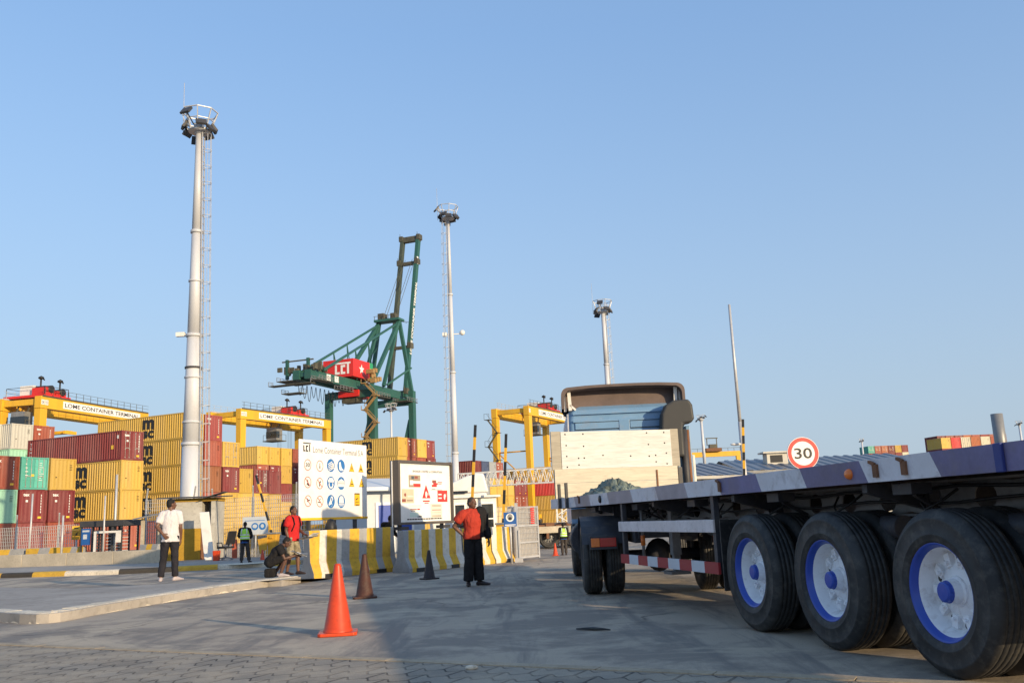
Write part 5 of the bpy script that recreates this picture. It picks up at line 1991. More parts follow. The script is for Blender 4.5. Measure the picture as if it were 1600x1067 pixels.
for i, (u, v) in enumerate(ring_pos):
    mb = MB()
    r = 0.158
    c = at3(u, v, E1)
    mb.disc(c, X, Z, r, 0, 32, r - 0.022)
    if i == 0:
        mb.text('30', c + V((0, 0, -0.055)), X, Z, 0.11, 0.19, 2, 0.01, True)
    elif i == 1:
        mb.disc(c + V((0.0, 0, .06)), X, Z, 0.018, 2, 10)
        mb.poly(c, X, Z, [(-.012, .035), (.014, .035), (.03, -.07), (.012, -.07), (0, -.02), (-.02, -.08), (-.036, -.075), (-.012, 0)], 2)
    else:
        s_ = 0.105
        if i == 2:
            mb.poly(c, X, Z, [(-.02, .07), (.01, .07), (.03, -.02), (.05, -.1), (.02, -.1), (0, -.05), (-.03, -.09), (-.05, -.07), (-.01, .0)], 2)
            mb.poly(c, X, Z, [(.0, -.03), (.06, -.02), (.07, -.09), (.01, -.09)], 2)
        if i == 3:
            mb.poly(c, X, Z, [(-.05, .02), (.03, .07), (.06, .06), (.02, .01), (.0, -.08), (-.04, -.08), (-.02, -.01)], 2)
        if i == 4:
            mb.poly(c, X, Z, [(.0, .035), (.08, .035), (.08, .0), (.02, .0)], 2)
            mb.poly(c, X, Z, [(-.04, .08), (.0, .06), (-.01, -.03), (-.04, -.02)], 2)
        if i == 5:
            mb.poly(c, X, Z, [(-.09, -.01), (.05, -.01), (.05, -.035), (-.09, -.035)], 2)
            mb.poly(c, X, Z, [(-.01, .02), (.03, .06), (.03, .085), (-.02, .04)], 2)
        q = c + V((0, E2 - E1, 0))
        mb.poly(q, X, Z, [(-s_ - .008, s_ - .008), (-s_ + .008, s_ + .008), (s_ + .008, -s_ + .008), (s_ - .008, -s_ - .008)], 0)
    mb.build('prohibition_icon', mm, SB)
mm = [M['sign_blue'], M['sign_white'], M['darkgrey']]
blue_pos = [(0.436, .305), (0.59, .305), (0.436, .53), (0.59, .53), (0.436, .765), (0.59, .765)]
for i, (u, v) in enumerate(blue_pos):
    mb = MB()
    r = 0.187
    c = at3(u, v, E1)
    q = c + V((0, E2 - E1, 0))
    q3 = c + V((0, E3 - E1, 0))
    mb.disc(c, X, Z, r, 0, 36)
    if i == 0:
        for j in range(5):
            y0 = 0.07 - j * 0.045
            mb.poly(q, X, Z, [(-.15 + j * .01, y0 - .06), (-.14 + j * .01, y0 - .035), (.06 + j * .02, y0 + .055), (.07 + j * .02, y0 + .03)], 1)
        mb.poly(q, X, Z, [(.02, .0), (.12, .08), (.15, .0), (.1, -.1), (.03, -.13)], 1)
    elif i == 1:
        mb.poly(q, X, Z, [(-.11, .1), (-.03, .12), (.0, .0), (.03, -.06), (.11, -.1), (.11, -.135), (-.06, -.135), (-.1, -.08)], 1)
    elif i == 2:
        mb.poly(q, X, Z, [(-.14, .02), (-.13, .08), (-.07, .145), (.07, .145), (.13, .08), (.14, .02)], 1)
        mb.poly(q, X, Z, [(-.10, 0.0), (-.12, -.06), (-.06, -.15), (.06, -.15), (.12, -.06), (.10, .0), (.06, .0), (.07, -.06), (.03, -.11), (-.03, -.11), (-.07, -.06), (-.06, 0)], 1)
    elif i == 3:
        mb.poly(q, X, Z, [(-.16, .06), (.0, .12), (.16, .06), (.17, -.1), (-.17, -.1)], 1)
        mb.poly(q3, X, Z, [(-.15, .0), (.15, .0), (.15, -.012), (-.15, -.012)], 2)
        mb.poly(q3, X, Z, [(-.15, .05), (.15, .05), (.15, .042), (-.15, .042)], 2)
        mb.poly(q, X, Z, [(-.03, .125), (0, .135), (.03, .125), (.0, .122)], 1)
    elif i == 4:
        mb.poly(q, X, Z, [(-.05, .02), (.0, .14), (.07, .14), (.1, .06), (.03, -.02), (.06, -.1), (.02, -.15), (-.02, -.08), (-.09, -.12), (-.12, -.09)], 1)
        mb.disc(q3 + V((.015, 0, -.1)), X, Z, .03, 0, 12)
        mb.poly(q3, X, Z, [(.0, .09), (.03, .11), (.06, .05), (.01, .0)], 0)
    else:
        mb.poly(q, X, Z, [(-.1, .10), (-.05, .15), (.05, .15), (.1, .10), (.12, -.05), (-.12, -.05)], 1)
        mb.poly(q, X, Z, [(-.14, -.07), (.14, -.07), (.13, -.09), (-.13, -.09)], 1)
        mb.poly(q, X, Z, [(-.12, -.11), (.12, -.11), (.1, -.13), (-.1, -.13)], 1)
    mb.build('mandatory_icon', mm, SB)
mm = [M['sign_yellow'], M['marking_black']]
for i, (u, v) in enumerate(((.753, .315), (.90, .315), (.753, .515), (.91, .515))):
    mb = MB()
    c = at3(u, v, E1)
    mb.poly(c, X, Z, [(-.135, -.125), (.135, -.125), (0, .135)], 1)
    mb.poly(c + V((0, E2 - E1, 0)), X, Z, [(-.118, -.115), (.118, -.115), (0, .115)], 0)
    c = c + V((0, E3 - E1, 0))
    mb.poly(c, X, Z, [[(-.02, -.06), (.03, -.06), (.02, .02), (-.01, .02)], [(-.05, -.07), (.05, -.07), (.01, .0), (-.02, .0)], [(-.06, -.06), (.06, -.06), (.06, -.035), (-.06, -.035)], [(-.06, -.06), (.05, -.03), (.06, -.01), (-.03, -.03)]][i], 1)
    mb.build('warning_icon', mm, SB)
mb = MB()
c = at3(.835, .74, E1)
mb.poly(c, X, Z, [(-.14, -.185), (.14, -.185), (.14, .185), (-.14, .185)], 1)
c = c + V((0, E2 - E1, 0))
mb.poly(c, X, Z, [(-.132, -.177), (.132, -.177), (.132, .15), (-.132, .15)], 0)
c = c + V((0, E3 - E2, 0))
mb.poly(c, X, Z, [(-.1, .0), (.02, .05), (.05, .04), (-.04, -.02)], 1)
mb.poly(c, X, Z, [(-.1, -.07), (.1, -.06), (.1, -.075), (-.1, -.085)], 1)
mb.poly(c, X, Z, [(-.09, -.14), (.09, -.14), (.09, -.165), (-.09, -.165)], 1)
mb.build('warning_panel', mm, SB)

# framed white board
Yl, Yr = 26.2, 28.6
a1, a2 = D(618, 715.6, Yl), D(703.2, 726, Yr)
b1, b2 = D(618, 821, Yl), D(703, 816, Yr)
zt, zb = (a1.z + a2.z) / 2, (b1.z + b2.z) / 2
pl, pr = V((a1.x, a1.y, 0)), V((a2.x, a2.y, 0))
dv = pr - pl
WD, HG = dv.length, zt - zb
FB = thing('notice_board', 'framed white notice board with red triangle above the yellow striped barrier', 'sign board', pl, math.atan2(dv.y, dv.x))
M['frame_brown'] = flat('board_frame_grey', (0.10, 0.085, 0.075), 0.5)
mb = MB()
f = 0.075
mb.box(0, f, -0.10, 0.22, zb, zt, 0)
mb.box(WD - f, WD, -0.10, 0.10, zb, zt, 0)
mb.box(f, WD - f, -0.10, 0.10, zt - f, zt, 0)
mb.box(f, WD - f, -0.10, 0.10, zb, zb + f, 0)
mb.build('frame', M['frame_brown'], FB, 0.006)
mb = MB()
mb.box(-0.02, -0.003, 0.12, 0.155, zb - 0.1, zt - 0.02)
mb.build('edge_strip', M['sign_white'], FB)
mb = MB()
mb.box(f, WD - f, -0.02, 0.06, zb + f, zt - f)
mb.build('panel', M['sign_white'], FB)
mb = MB()
for q in (0.12, 0.88):
    mb.box(WD * q - 0.05, WD * q + 0.05, 0.11, 0.19, 0, zb + 0.5)
    mb.box(WD * q - 0.25, WD * q + 0.12, -0.09, 0.19, zb - 0.14, zb - 0.05)
mb.build('post', M['darkgrey'], FB)
iw, ih = WD - 2 * f, HG - 2 * f
def Q(u, v, e=0):
    return V((f + u * iw, -0.024 - 0.003 * e, zt - f - v * ih))
def rect(mb, u0, v0, u1, v1, m=0, e=0):
    mb.add([Q(u0, v1, e), Q(u1, v1, e), Q(u1, v0, e), Q(u0, v0, e)], [(0, 1, 2, 3)], m)
mb = MB()
mb.text('ENGAGES CONTRE LA CORRUPTION', Q(0.27, 0.150), X, Z, 0.06, iw * 0.57, 0, 0.01)
mb.build('heading', [M['marking_black']], FB)
mb = MB()
i = 0.15
random.seed(5)
while i < 0.82:
    L = random.uniform(.01, .05)
    rect(mb, i, 0.945, i + L, 0.966, 0)
    i += L + 0.007
mb.build('small_print', [M['marking_black']], FB)
pm = [flat('print_taupe', (0.34, 0.28, 0.21), .6), M['signred'], M['sign_white'], flat('print_beige', (0.62, 0.52, 0.38), .6), flat('print_brown', (0.28, 0.09, 0.07), .6), flat('print_mint', (0.58, 0.72, 0.66), .6), flat('print_dark', (0.08, 0.10, 0.12), .6), flat('print_pale', (0.68, 0.64, 0.55), .6)]
def pic(fn):
    mb = MB()
    fn(mb)
    mb.build('printed_panel', pm, FB)
def p1(mb):
    rect(mb, .19, .20, .41, .41, 0)
    rect(mb, .27, .30, .41, .345, 2, 1); rect(mb, .28, .35, .41, .40, 1, 1); rect(mb, .21, .29, .27, .37, 2, 1); rect(mb, .24, .22, .29, .27, 6, 1); rect(mb, .30, .22, .36, .26, 4, 1)
def p2(mb):
    rect(mb, .64, .28, .72, .33, 4); rect(mb, .66, .33, .75, .36, 1); rect(mb, .63, .36, .73, .40, 1); rect(mb, .75, .31, .84, .325, 1); rect(mb, .76, .34, .83, .35, 1); rect(mb, .61, .445, .84, .452, 6); rect(mb, .63, .43, .70, .438, 6)
def p3(mb):
    rect(mb, .06, .44, .28, .68, 3)
    mb.disc(Q(.12, .54, 1), X, Z, .05, 4, 14); rect(mb, .16, .55, .27, .58, 7, 1); rect(mb, .06, .61, .13, .66, 4, 1); rect(mb, .15, .62, .26, .65, 0, 1)
def p4(mb):
    mb.add([Q(.44, .60), Q(.60, .60), Q(.515, .36)], [(0, 1, 2)], 1)
    mb.disc(Q(.515, .535, 1), X, Z, .045, 2, 12, 0, .10)
    mb.disc(Q(.55, .525, 1), X, Z, .02, 2, 8, 0, .05)
    rect(mb, .45, .635, .58, .66, 1); rect(mb, .48, .675, .56, .69, 1)
def p5(mb):
    rect(mb, .74, .46, .94, .665, 1)
    rect(mb, .755, .52, .82, .545, 2, 1); rect(mb, .755, .585, .82, .61, 2, 1)
    mb.disc(Q(.88, .575, 1), X, Z, .045, 2, 12, 0, .09); mb.disc(Q(.905, .55, 1), X, Z, .015, 2, 8, 0, .06)
def p6(mb):
    rect(mb, .20, .71, .42, .755, 5); rect(mb, .21, .78, .33, .80, 4); rect(mb, .34, .775, .39, .80, 1); rect(mb, .22, .812, .30, .822, 6); rect(mb, .20, .84, .36, .92, 5); rect(mb, .34, .90, .42, .925, 6)
def p7(mb):
    rect(mb, .60, .70, .82, .94, 7)
    for j, (v, m_) in enumerate(((.715, 0), (.735, 0), (.80, 1), (.845, 3), (.90, 0), (.918, 0))):
        rect(mb, .62, v, .80, v + .010, m_, 1)
for fn in (p1, p2, p3, p4, p5, p6, p7):
    pic(fn)

# ------------------------------------------------------------------ thirty sign
c = D(1255, 708, 17.5)
t = thing('speed_sign', 'round white speed sign with red ring reading 30 above the trailer deck', 'road sign', (c.x, c.y, 0), R(4))
rr = 24.5 * 17.5 / 1410 * 1.02
mb = MB()
mb.cyl((0, 0.03, c.z), (0, 0.0, c.z), rr, n=48)
mb.build('plate', M['sign_white'], t)
mb = MB()
mb.disc((0, -0.003, c.z), X, Z, rr * 0.97, 0, 48, rr * 0.74)
mb.build('ring', M['signred'], t)
mb = MB()
mb.text('30', (0, -0.004, c.z - rr * 0.33), X, Z, rr * 0.66, rr * 1.12, 0, 0.012, True)
mb.build('number', M['marking_black'], t)
mb = MB()
mb.cyl((0, 0.06, 0), (0, 0.06, c.z + rr * 0.6), 0.03, n=10)
mb.build('post', M['galv'], t)

# ------------------------------------------------------------------ traffic cones
def cone(p, h, mt, label, tilt=0, group='traffic cones on the ground', bw=0.0):
    t = thing('traffic_cone', label, 'traffic cone', (p.x, p.y, 0), R(random.uniform(0, 40)), group)
    k = h / 0.76
    b = 0.21 * k + bw
    mb = MB()
    mb.prism([(-b, -b * .85, 0.003), (-b * .85, -b, 0.003), (b * .85, -b, 0.003), (b, -b * .85, 0.003), (b, b * .85, 0.003), (b * .85, b, 0.003), (-b * .85, b, 0.003), (-b, b * .85, 0.003)], (0, 0, 0.035 * k))
    mb.build('base', mt, t, 0.008)
    mb = MB()
    mb.lathe([(0.165 * k, 0.036 * k), (0.160 * k, 0.055 * k), (0.150 * k, 0.07 * k), (0.105 * k, 0.34 * k), (0.102 * k, 0.345 * k), (0.070 * k, 0.55 * k), (0.068 * k, 0.555 * k), (0.040 * k, 0.735 * k), (0.034 * k, 0.755 * k), (0.020 * k, 0.76 * k), (0.0, 0.76 * k)], (0, 0, 0), (0, 0, 1), 32)
    mb.build('cone_body', mt, t)
    return t


p = G(528, 991)
cone(p, (D(528, 880, p.y).z), M['orange'], 'bright orange traffic cone nearest the camera on the paved road')
p = G(570, 934)
cone(p, D(570, 865, p.y).z, M['orange_old'], 'dirty brown traffic cone behind the bright orange one')
p = G(671, 904.5)
cone(p, D(671, 859, p.y).z, M['cone_dark'], 'dark slim traffic cone in front of the yellow striped barrier')
p = G(410, 881)
cone(p, D(410, 858, p.y).z, M['orange'], 'orange traffic cone by the raised barrier arm pedestal')
p = G(868, 868)
cone(p, D(868, 848, p.y).z, M['orange'], 'small orange traffic cone behind the truck wheel near the gate')

# ------------------------------------------------------------------ barrier arms
def arm_gate(px, pyb, Y, tip, label, dx=0.0, ped=True, base_z=None, side=1):
    b = D(px, pyb, Y)
    tpt = D(tip[0], tip[1], Y)
    t = thing('barrier_arm', label, 'barrier arm', (b.x, b.y, 0), R(-10), 'raised yellow and black barrier arms')
    bz = b.z
    d = V((tpt.x - b.x, 0, tpt.z - bz))
    mb = MB()
    n = 7
    for i in range(n):
        p, q = V((0, 0, bz)) + d * (i / n), V((0, 0, bz)) + d * ((i + 1) / n)
        mb.beam(p, q, 0.085, 0.06, (i + 1) % 2)
    mb.build('arm', [M['yellow'], M['black']], t)
    if ped:
        mb = MB()
        mb.frust((0, 0.0, 0), (0.34, 0.34), (0.30, 0.30), 0.10, 0)
        mb.frust((0, 0.0, 0.1), (0.24, 0.28), (0.40, 0.34), 0.95, 0)
        mb.box(-0.23, 0.23, -0.2, 0.2, 1.05, 1.12, 1)
        mb.build('pedestal', [M['yellow_dark'], M['grey']], t, 0.02)
        mb = MB()
        mb.prism([(-side * .10, -0.26, 0.95), (-side * 0.52, -0.26, 0.88), (-side * 0.42, -0.26, 0.32), (-side * 0.16, -0.26, 0.5)], (0, 0.05, 0), 0)
        mb.beam(V((0, -0.22, 0.95)), V((0, 0, bz)), 0.12, 0.10, 0)
        mb.build('counterweight', M['yellow_dark'], t)
    return t


arm_gate(427, 842, 35.5, (398, 742), 'leaning yellow and black arm over the yellow pedestal left of the red shirt boy')
arm_gate(737, 800, 29.5, (743, 664), 'upright orange and black arm behind the man in the orange red shirt')
arm_gate(786, 832, 30.5, (791, 678), 'upright yellow and black arm with pedestal beside the blue mask sign', side=-1)
arm_gate(1163, 745, 31, (1160.5, 655), 'yellow and black arm rising behind the trailer by the tall lamp pole')

# tall thin lamp pole
b = D(1164, 745, 31.3)
t = thing('lamp_pole', 'tall thin grey pole with small lamp rising behind the trailer', 'lamp pole', (b.x, b.y, 0))
H = 0
lo, hi = 3, 30
for _ in range(40):
    h = (lo + hi) / 2
    p = V((b.x, b.y, h)) - CP
    if 533.5 - FPX * p.dot(upv) / p.dot(fw) > 476:
        lo = h
    else:
        hi = h
mb = MB()
mb.cyl((0, 0, 0), (0, 0, lo * .5), 0.085, 0.072, 14)
mb.cyl((0, 0, lo * .5), (0, 0, lo), 0.060, 0.045, 14)
mb.build('shaft', M['galv'], t)
c = D(1150, 694, 31.3)
mb = MB()
mb.beam((0, 0, c.z - 0.03), (c.x - b.x + 0.1, -0.05, c.z), 0.04)
mb.build('bracket', M['galv'], t)
mb = MB()
mb.ell((c.x - b.x - 0.02, -0.05, c.z), (0.2, 0.09, 0.05), 12)
mb.build('lamp', M['white'], t)

# ------------------------------------------------------------------ warehouse
M['roof_blue'] = paint('ribbed_roof_metal', (0.20, 0.215, 0.24), 0.45, 0.2, var=0.15, scale=0.4, dirtamt=0.2)
M['wall_white'] = paint('warehouse_wall', (0.58, 0.55, 0.48), 0.7, var=0.1, scale=0.4, dirtamt=0.25)


def shed(pxa, pya, pxb, pyb, Ya, Yb, depth, rise, label, hgt=None):
    a, b = D(pxa, pya, Ya), D(pxb, pyb, Yb)
    he = (a.z + b.z) / 2
    rise = D(*rise).z - he
    d = V((b.x - a.x, b.y - a.y, 0))
    L = d.length
    t = thing('warehouse', label, 'warehouse', (a.x, a.y, 0), math.atan2(d.y, d.x), 'low sheds behind the trailer')
    mb = MB()
    mb.box(0, L, 0, depth, 0, he)
    mb.prism([(0, 0.01, he), (0, depth - .01, he), (0, depth / 2, he + rise - 0.05)], (L, 0, 0))
    mb.build('wall', M['wall_white'], t)
    mb = MB()
    x = -0.6
    for sgn in (0, 1):
        y0, y1 = (-0.7, depth / 2) if sgn == 0 else (depth + 0.7, depth / 2)
        z0, z1 = he - 0.7 * rise / (depth / 2), he + rise
        n_ = int((L + 1.2) / 1.0)
        pts0, pts1 = [], []
        for i in range(n_):
            for f, dz in ((0, 0.0), (0.55, 0.0), (0.62, 0.09), (0.93, 0.09)):
                xx = -0.6 + (i + f) * (L + 1.2) / n_
                pts0.append((xx, y0, z0 + dz))
                pts1.append((xx, y1, z1 + dz))
        c = len(pts0)
        mb.add(pts0 + pts1, [(i, i + 1, c + i + 1, c + i) for i in range(c - 1)], 0)
    rf = mb.build('roof', M['roof_blue'], t)
    mb = MB()
    mb.box(-0.6, L + 0.6, -0.85, -0.68, he - 0.7 * rise / (depth / 2) - 0.22, he - 0.7 * rise / (depth / 2) + 0.02)
    mb.build('gutter', M['grey'], rf)
    return t, he, L


s1, he1, L1 = shed(1080, 743, 1166, 739, 78, 80, 12, (1124, 723, 85), 'cream shed with grey ribbed roof behind the thin light mast')
s2, he2, L2 = shed(1168, 735, 1440, 722, 84, 84, 18, (1270, 714, 93), 'long pale shed with ribbed blue grey roof behind the speed sign')
mb = MB()
mb.box(3.0, 5.0, 4.0, 5.5, he2 + 0.4, he2 + 1.7, 0)
mb.box(2.6, 5.4, 3.7, 5.8, he2 + 1.7, he2 + 1.85, 0)
mb.box(3.3, 4.5, 3.98, 3.995, he2 + 0.8, he2 + 1.5, 1)
mb.build('roof_vent', [M['wall_white'], M['black']], s2)
mb = MB()
for xx in range(1, int(L1), 3):
    mb.box(xx, xx + 0.14, -0.10, -0.003, 0, he1 - 0.4)
mb.build('downpipe', M['grey'], s1)
# ------------------------------------------------------------------ gate buildings
M['panel_pale'] = flat('pale_blue_cladding', (0.50, 0.54, 0.58), 0.5)
M['roof_pale'] = flat('pale_roof_sheet', (0.62, 0.64, 0.66), 0.45)


def local(px, py, Y, z0=True):
    p = D(px, py, Y)
    return V((p.x, p.y, 0)), p.z


o, zr = local(573, 768, 33)
gh = thing('gatehouse', 'pale blue gatehouse with blue glazed door between the two boards', 'gatehouse', o, R(32))
mb = MB()
mb.box(0, 2.3, 0, 3.2, 0, zr)
mb.build('wall', M['panel_pale'], gh)
mb = MB()
mb.prism([(-0.25, -0.5, zr), (-0.25, 3.5, zr), (-0.25, 3.5, zr + 0.12), (-0.25, 1.5, zr + 0.55), (-0.25, -0.5, zr + 0.14)], (2.7, 0, 0))
mb.build('roof', M['roof_pale'], gh, 0.02)
for x0 in (0.32, 1.12):
    mb = MB()
    mb.box(x0, x0 + 0.72, -0.05, -0.003, 0.25, 2.02, 0)
    mb.box(x0 + 0.10, x0 + 0.62, -0.058, -0.052, 0.35, 1.92, 1)
    mb.build('door', [M['sign_white'], M['bluedoor']], gh)
mb = MB()
mb.box(0.0, 2.3, -0.04, -0.003, 0.0, 0.18)
mb.build('plinth', M['grey'], gh)

o, zr = local(706, 779, 31.2)
bo = thing('guard_booth', 'white guard booth with dark windows behind the yellow striped barrier', 'booth', o, R(14))
mb = MB()
mb.box(0, 1.55, 0, 1.6, 0, zr)
mb.build('wall', M['white'], bo, 0.015)
mb = MB()
mb.box(-0.12, 1.67, -0.15, 1.7, zr + 0.004, zr + 0.08)
mb.build('roof', M['white'], bo, 0.01)
mb = MB()
for x0, x1 in ((0.10, 0.42), (1.02, 1.42)):
    mb.box(x0 - 0.05, x1 + 0.05, -0.03, -0.003, 0.75, zr - 0.16, 0)
    mb.box(x0, x1, -0.036, -0.032, 0.85, zr - 0.22, 1)
    mb.box(x0, x1, -0.042, -0.037, 1.25, 1.29, 0)
mb.build('window', [M['sign_white'], M['glass']], bo)
mb = MB()
mb.box(0.52, 0.92, -0.02, -0.003, 0.05, zr - 0.15)
mb.build('door', M['panel_pale'], bo)

# white lorry cab waiting behind the booth
o, zt = local(763, 738, 38)
wt = thing('white_lorry', 'white lorry cab with sloping roof fairing behind the guard booth', 'truck', o, R(8))
k = 1.0
mb = MB()
mb.prism([(0, 0, 0.75), (-2.35, 0, 0.75), (-2.42, 0, 1.5), (-2.2, 0, 2.35), (-0.1, 0, 2.35)], (0, 2.4, 0))
mb.build('cab', M['white'], wt, 0.06, 3)
mb = MB()
mb.prism([(0.0, 0.06, 2.36), (-2.1, 0.06, 2.36), (-1.55, 0.06, 2.8), (-0.95, 0.06, zt - 0.12), (-0.45, 0.06, zt), (-0.18, 0.06, zt - 0.02)], (0, 2.28, 0))
mb.build('roof_fairing', M['white'], wt, 0.09, 4)
mb = MB()
mb.box(-1.85, -0.75, -0.012, -0.002, 1.62, 2.22)
mb.add([(-2.43, 0.15, 1.56), (-2.43, 2.25, 1.56), (-2.24, 2.25, 2.3), (-2.24, 0.15, 2.3)], [(0, 1, 2, 3)], 0)
mb.box(-2.0, -0.9, -0.2, 0.0, 2.37, 2.45)
mb.build('window', M['glass'], wt)
for xx in (-1.4, 1.6):
    wheel(wt, xx, 0.2, 0.5, 0.3, -1, (M['darkgrey'], M['grey']), dual=False)
for q in [c for c in wt.children if c.name.startswith('wheel')]:
    q.rotation_euler = (0, 0, R(90))
mb = MB()
mb.box(0.0, 4.5, 0.7, 1.7, 0.7, 1.0)
mb.build('chassis', M['frame_dark'], wt)

# white lattice gantry
a, b = D(716, 757, 43), D(868, 757, 41)
zt = D(790, 735, 42).z
zb = (a.z + b.z) / 2
d = V((b.x - a.x, b.y - a.y, 0))
L = d.length
lg = thing('lattice_gantry', 'white lattice truss gantry spanning behind the guard booth and gate', 'gantry', (a.x, a.y, 0), math.atan2(d.y, d.x))
mb = MB()
for z in (zb, zt):
    for yy in (0, 0.6):
        mb.beam((0, yy, z), (L, yy, z), 0.045)
n = 14
for yy in (0, 0.6):
    for i in range(n):
        x0, x1, x2 = L * i / n, L * (i + .5) / n, L * (i + 1) / n
        mb.beam((x0, yy, zb), (x1, yy, zt), 0.028)
        mb.beam((x1, yy, zt), (x2, yy, zb), 0.028)
for i in range(n + 1):
    mb.beam((L * i / n, 0, zt), (L * i / n, 0.6, zt), 0.035)
mb.build('truss', M['white'], lg)
for xx in (0.0, L):
    mb = MB()
    for dx in (0, 0.5):
        for yy in (0, 0.6):
            mb.beam((xx + dx, yy, 0), (xx + dx, yy, zb if dx else zt), 0.06)
    z = 0.2
    s = 0
    while z < zb - 0.5:
        for yy in (0, 0.6):
            mb.beam((xx + 0.5 * s, yy, z), (xx + 0.5 * (1 - s), yy, z + 0.45), 0.035)
        z += 0.45
        s = 1 - s
    mb.build('post', M['white'], lg)
o, zz = local(872, 830, 40)
lt = thing('lattice_tower', 'short white lattice tower beside the parked flatbed behind the truck wheel', 'tower', o, 0)
mb = MB()
zt2 = D(872, 790, 40).z
for dx in (0, 0.5):
    for yy in (0, 0.5):
        mb.beam((dx, yy, 0), (dx, yy, zt2), 0.05)
z, s = 0.1, 0
while z < zt2 - 0.3:
    for yy in (0, 0.5):
        mb.beam((0.5 * s, yy, z), (0.5 * (1 - s), yy, z + 0.3), 0.03)
    z += 0.3
    s = 1 - s
mb.build('lattice', M['white'], lt)

# gate leaves
M['mesh_sheet'] = paint('pale_gate_sheet', (0.48, 0.45, 0.42), 0.6, 0.1, var=0.12, scale=2, dirtamt=0.35)


def gate_leaf(p, q, h, label, sheet=True):
    d = V((q.x - p.x, q.y - p.y, 0))
    L = d.length
    t = thing('gate_leaf', label, 'gate', (p.x, p.y, 0), math.atan2(d.y, d.x), 'galvanised gate leaves')
    mb = MB()
    for x in (0.03, L - 0.03):
        mb.beam((x, 0, 0.05), (x, 0, h), 0.06)
    for z in (0.1, h * 0.33, h * 0.64, h - 0.03):
        mb.beam((0.03, 0, z), (L - 0.03, 0, z), 0.05)
    mb.build('frame', M['galv'], t)
    mb = MB()
    x = 0.06
    while x < L:
        mb.beam((x, -0.012, 0.1), (x, -0.012, h), 0.012)
        x += 0.075
    z = 0.2
    while z < h:
        mb.beam((0, -0.02, z), (L, -0.02, z), 0.010)
        z += 0.15
    mb.build('mesh', M['galv'], t)
    if sheet:
        mb = MB()
        mb.box(0.06, L - 0.06, 0.03, 0.04, 0.12, h - 0.06)
        mb.build('sheet', M['mesh_sheet'], t)
        mb = MB()
        for i in range(9):
            mb.box(L * 0.66, L * 0.82, -0.035, -0.030, h * 0.67 + i * 0.055, h * 0.67 + 0.036 + i * 0.055)
        mb.build('warning_label', M['signred'], t)
    return t


gp, gq = G(806, 877), G(843, 873)
hg = D(806, 791, gp.y).z
gate_leaf(gp, gq, hg, 'pale sheeted gate leaf with a red warning strip by the blue mask sign')
gate_leaf(G(797, 872) + V((0, .3, 0)), G(807, 877) + V((-.05, .1, 0)), hg * 1.02, 'open mesh gate leaf between barrier and sheeted gate', False)
mb = MB()
mb.beam((0, 0, 0), (0, 0, hg * 1.06), 0.09)
mb.beam((0.05, -0.05, 0.02), (0.05, -0.05, 0.9), 0.05)
mb.box(-0.1, 0.14, -0.16, 0.1, 0, 0.12)
o = tag(mb.build('gate_post', M['galv']), 'grey steel post carrying the open gate leaves', 'post')
o.location = G(810, 878)
# blue mask sign
c = D(797, 811, 25.8)
t = thing('mask_sign', 'blue safety sign with white masked face by the gate', 'road sign', (c.x, c.y, 0), R(3))
w2, h2 = 0.18, 0.195
mb = MB()
mb.box(-w2, w2, 0, 0.02, c.z - h2, c.z + h2)
mb.build('plate', M['blue'], t)
mb = MB()
mb.disc((0, -0.003, c.z + 0.05), X, Z, 0.115, 0, 28)
mb.disc((0, -0.006, c.z + 0.06), X, Z, 0.075, 1, 20, 0, 0.09)
mb.disc((0, -0.009, c.z + 0.02), X, Z, 0.045, 2, 16)
mb.box(-0.15, 0.15, -0.005, -0.002, c.z - 0.165, c.z - 0.14, 0)
mb.box(-0.11, 0.11, -0.005, -0.002, c.z - 0.20, c.z - 0.185, 0)
mb.build('symbol', [M['sign_white'], M['grey'], M['black']], t)
mb = MB()
mb.cyl((0, 0.04, 0), (0, 0.04, c.z + h2), 0.03, n=8)
mb.build('post', M['galv'], t)

# flatbed parked beyond the gate
o, zd = local(842, 822, 37)
pk = thing('parked_flatbed', 'brown loaded flatbed lorry parked beyond the gate', 'truck', o, R(6))
mb = MB()
mb.box(-0.2, 3.0, 0, 2.4, zd - 0.28, zd - 0.02, 0)
mb.box(0.0, 3.0, 0.8, 1.5, zd - 0.6, zd - 0.29, 1)
for x in (0.3, 0.9, 1.6, 2.2):
    mb.box(x, x + 0.1, 0.02, 2.3, zd - 0.5, zd - 0.285, 1)
mb.build('bed', [M['wall_cream'], M['rust']], pk)
mb = MB()
random.seed(8)
for i in range(7):
    mb.box(-0.1 + i * 0.4, 0.25 + i * 0.4, 0.1, 2.2, zd - 0.015, zd + random.uniform(0.02, 0.12))
mb.build('load', M['rust'], pk)
for xx in (0.45, 1.45):
    q = wheel(pk, xx, 0.25, 0.44, 0.28, -1, (M['darkgrey'], M['grey']), dual=False)
    q.rotation_euler = (0, 0, R(90))
mb = MB()
mb.box(-0.25, -0.2, 0.1, 2.3, zd - 0.75, zd - 0.55)
mb.build('bumper', M['grey'], pk)

# ------------------------------------------------------------------ fences
M['wire'] = flat('fence_wire', (0.62, 0.60, 0.56), 0.5, 0.2)


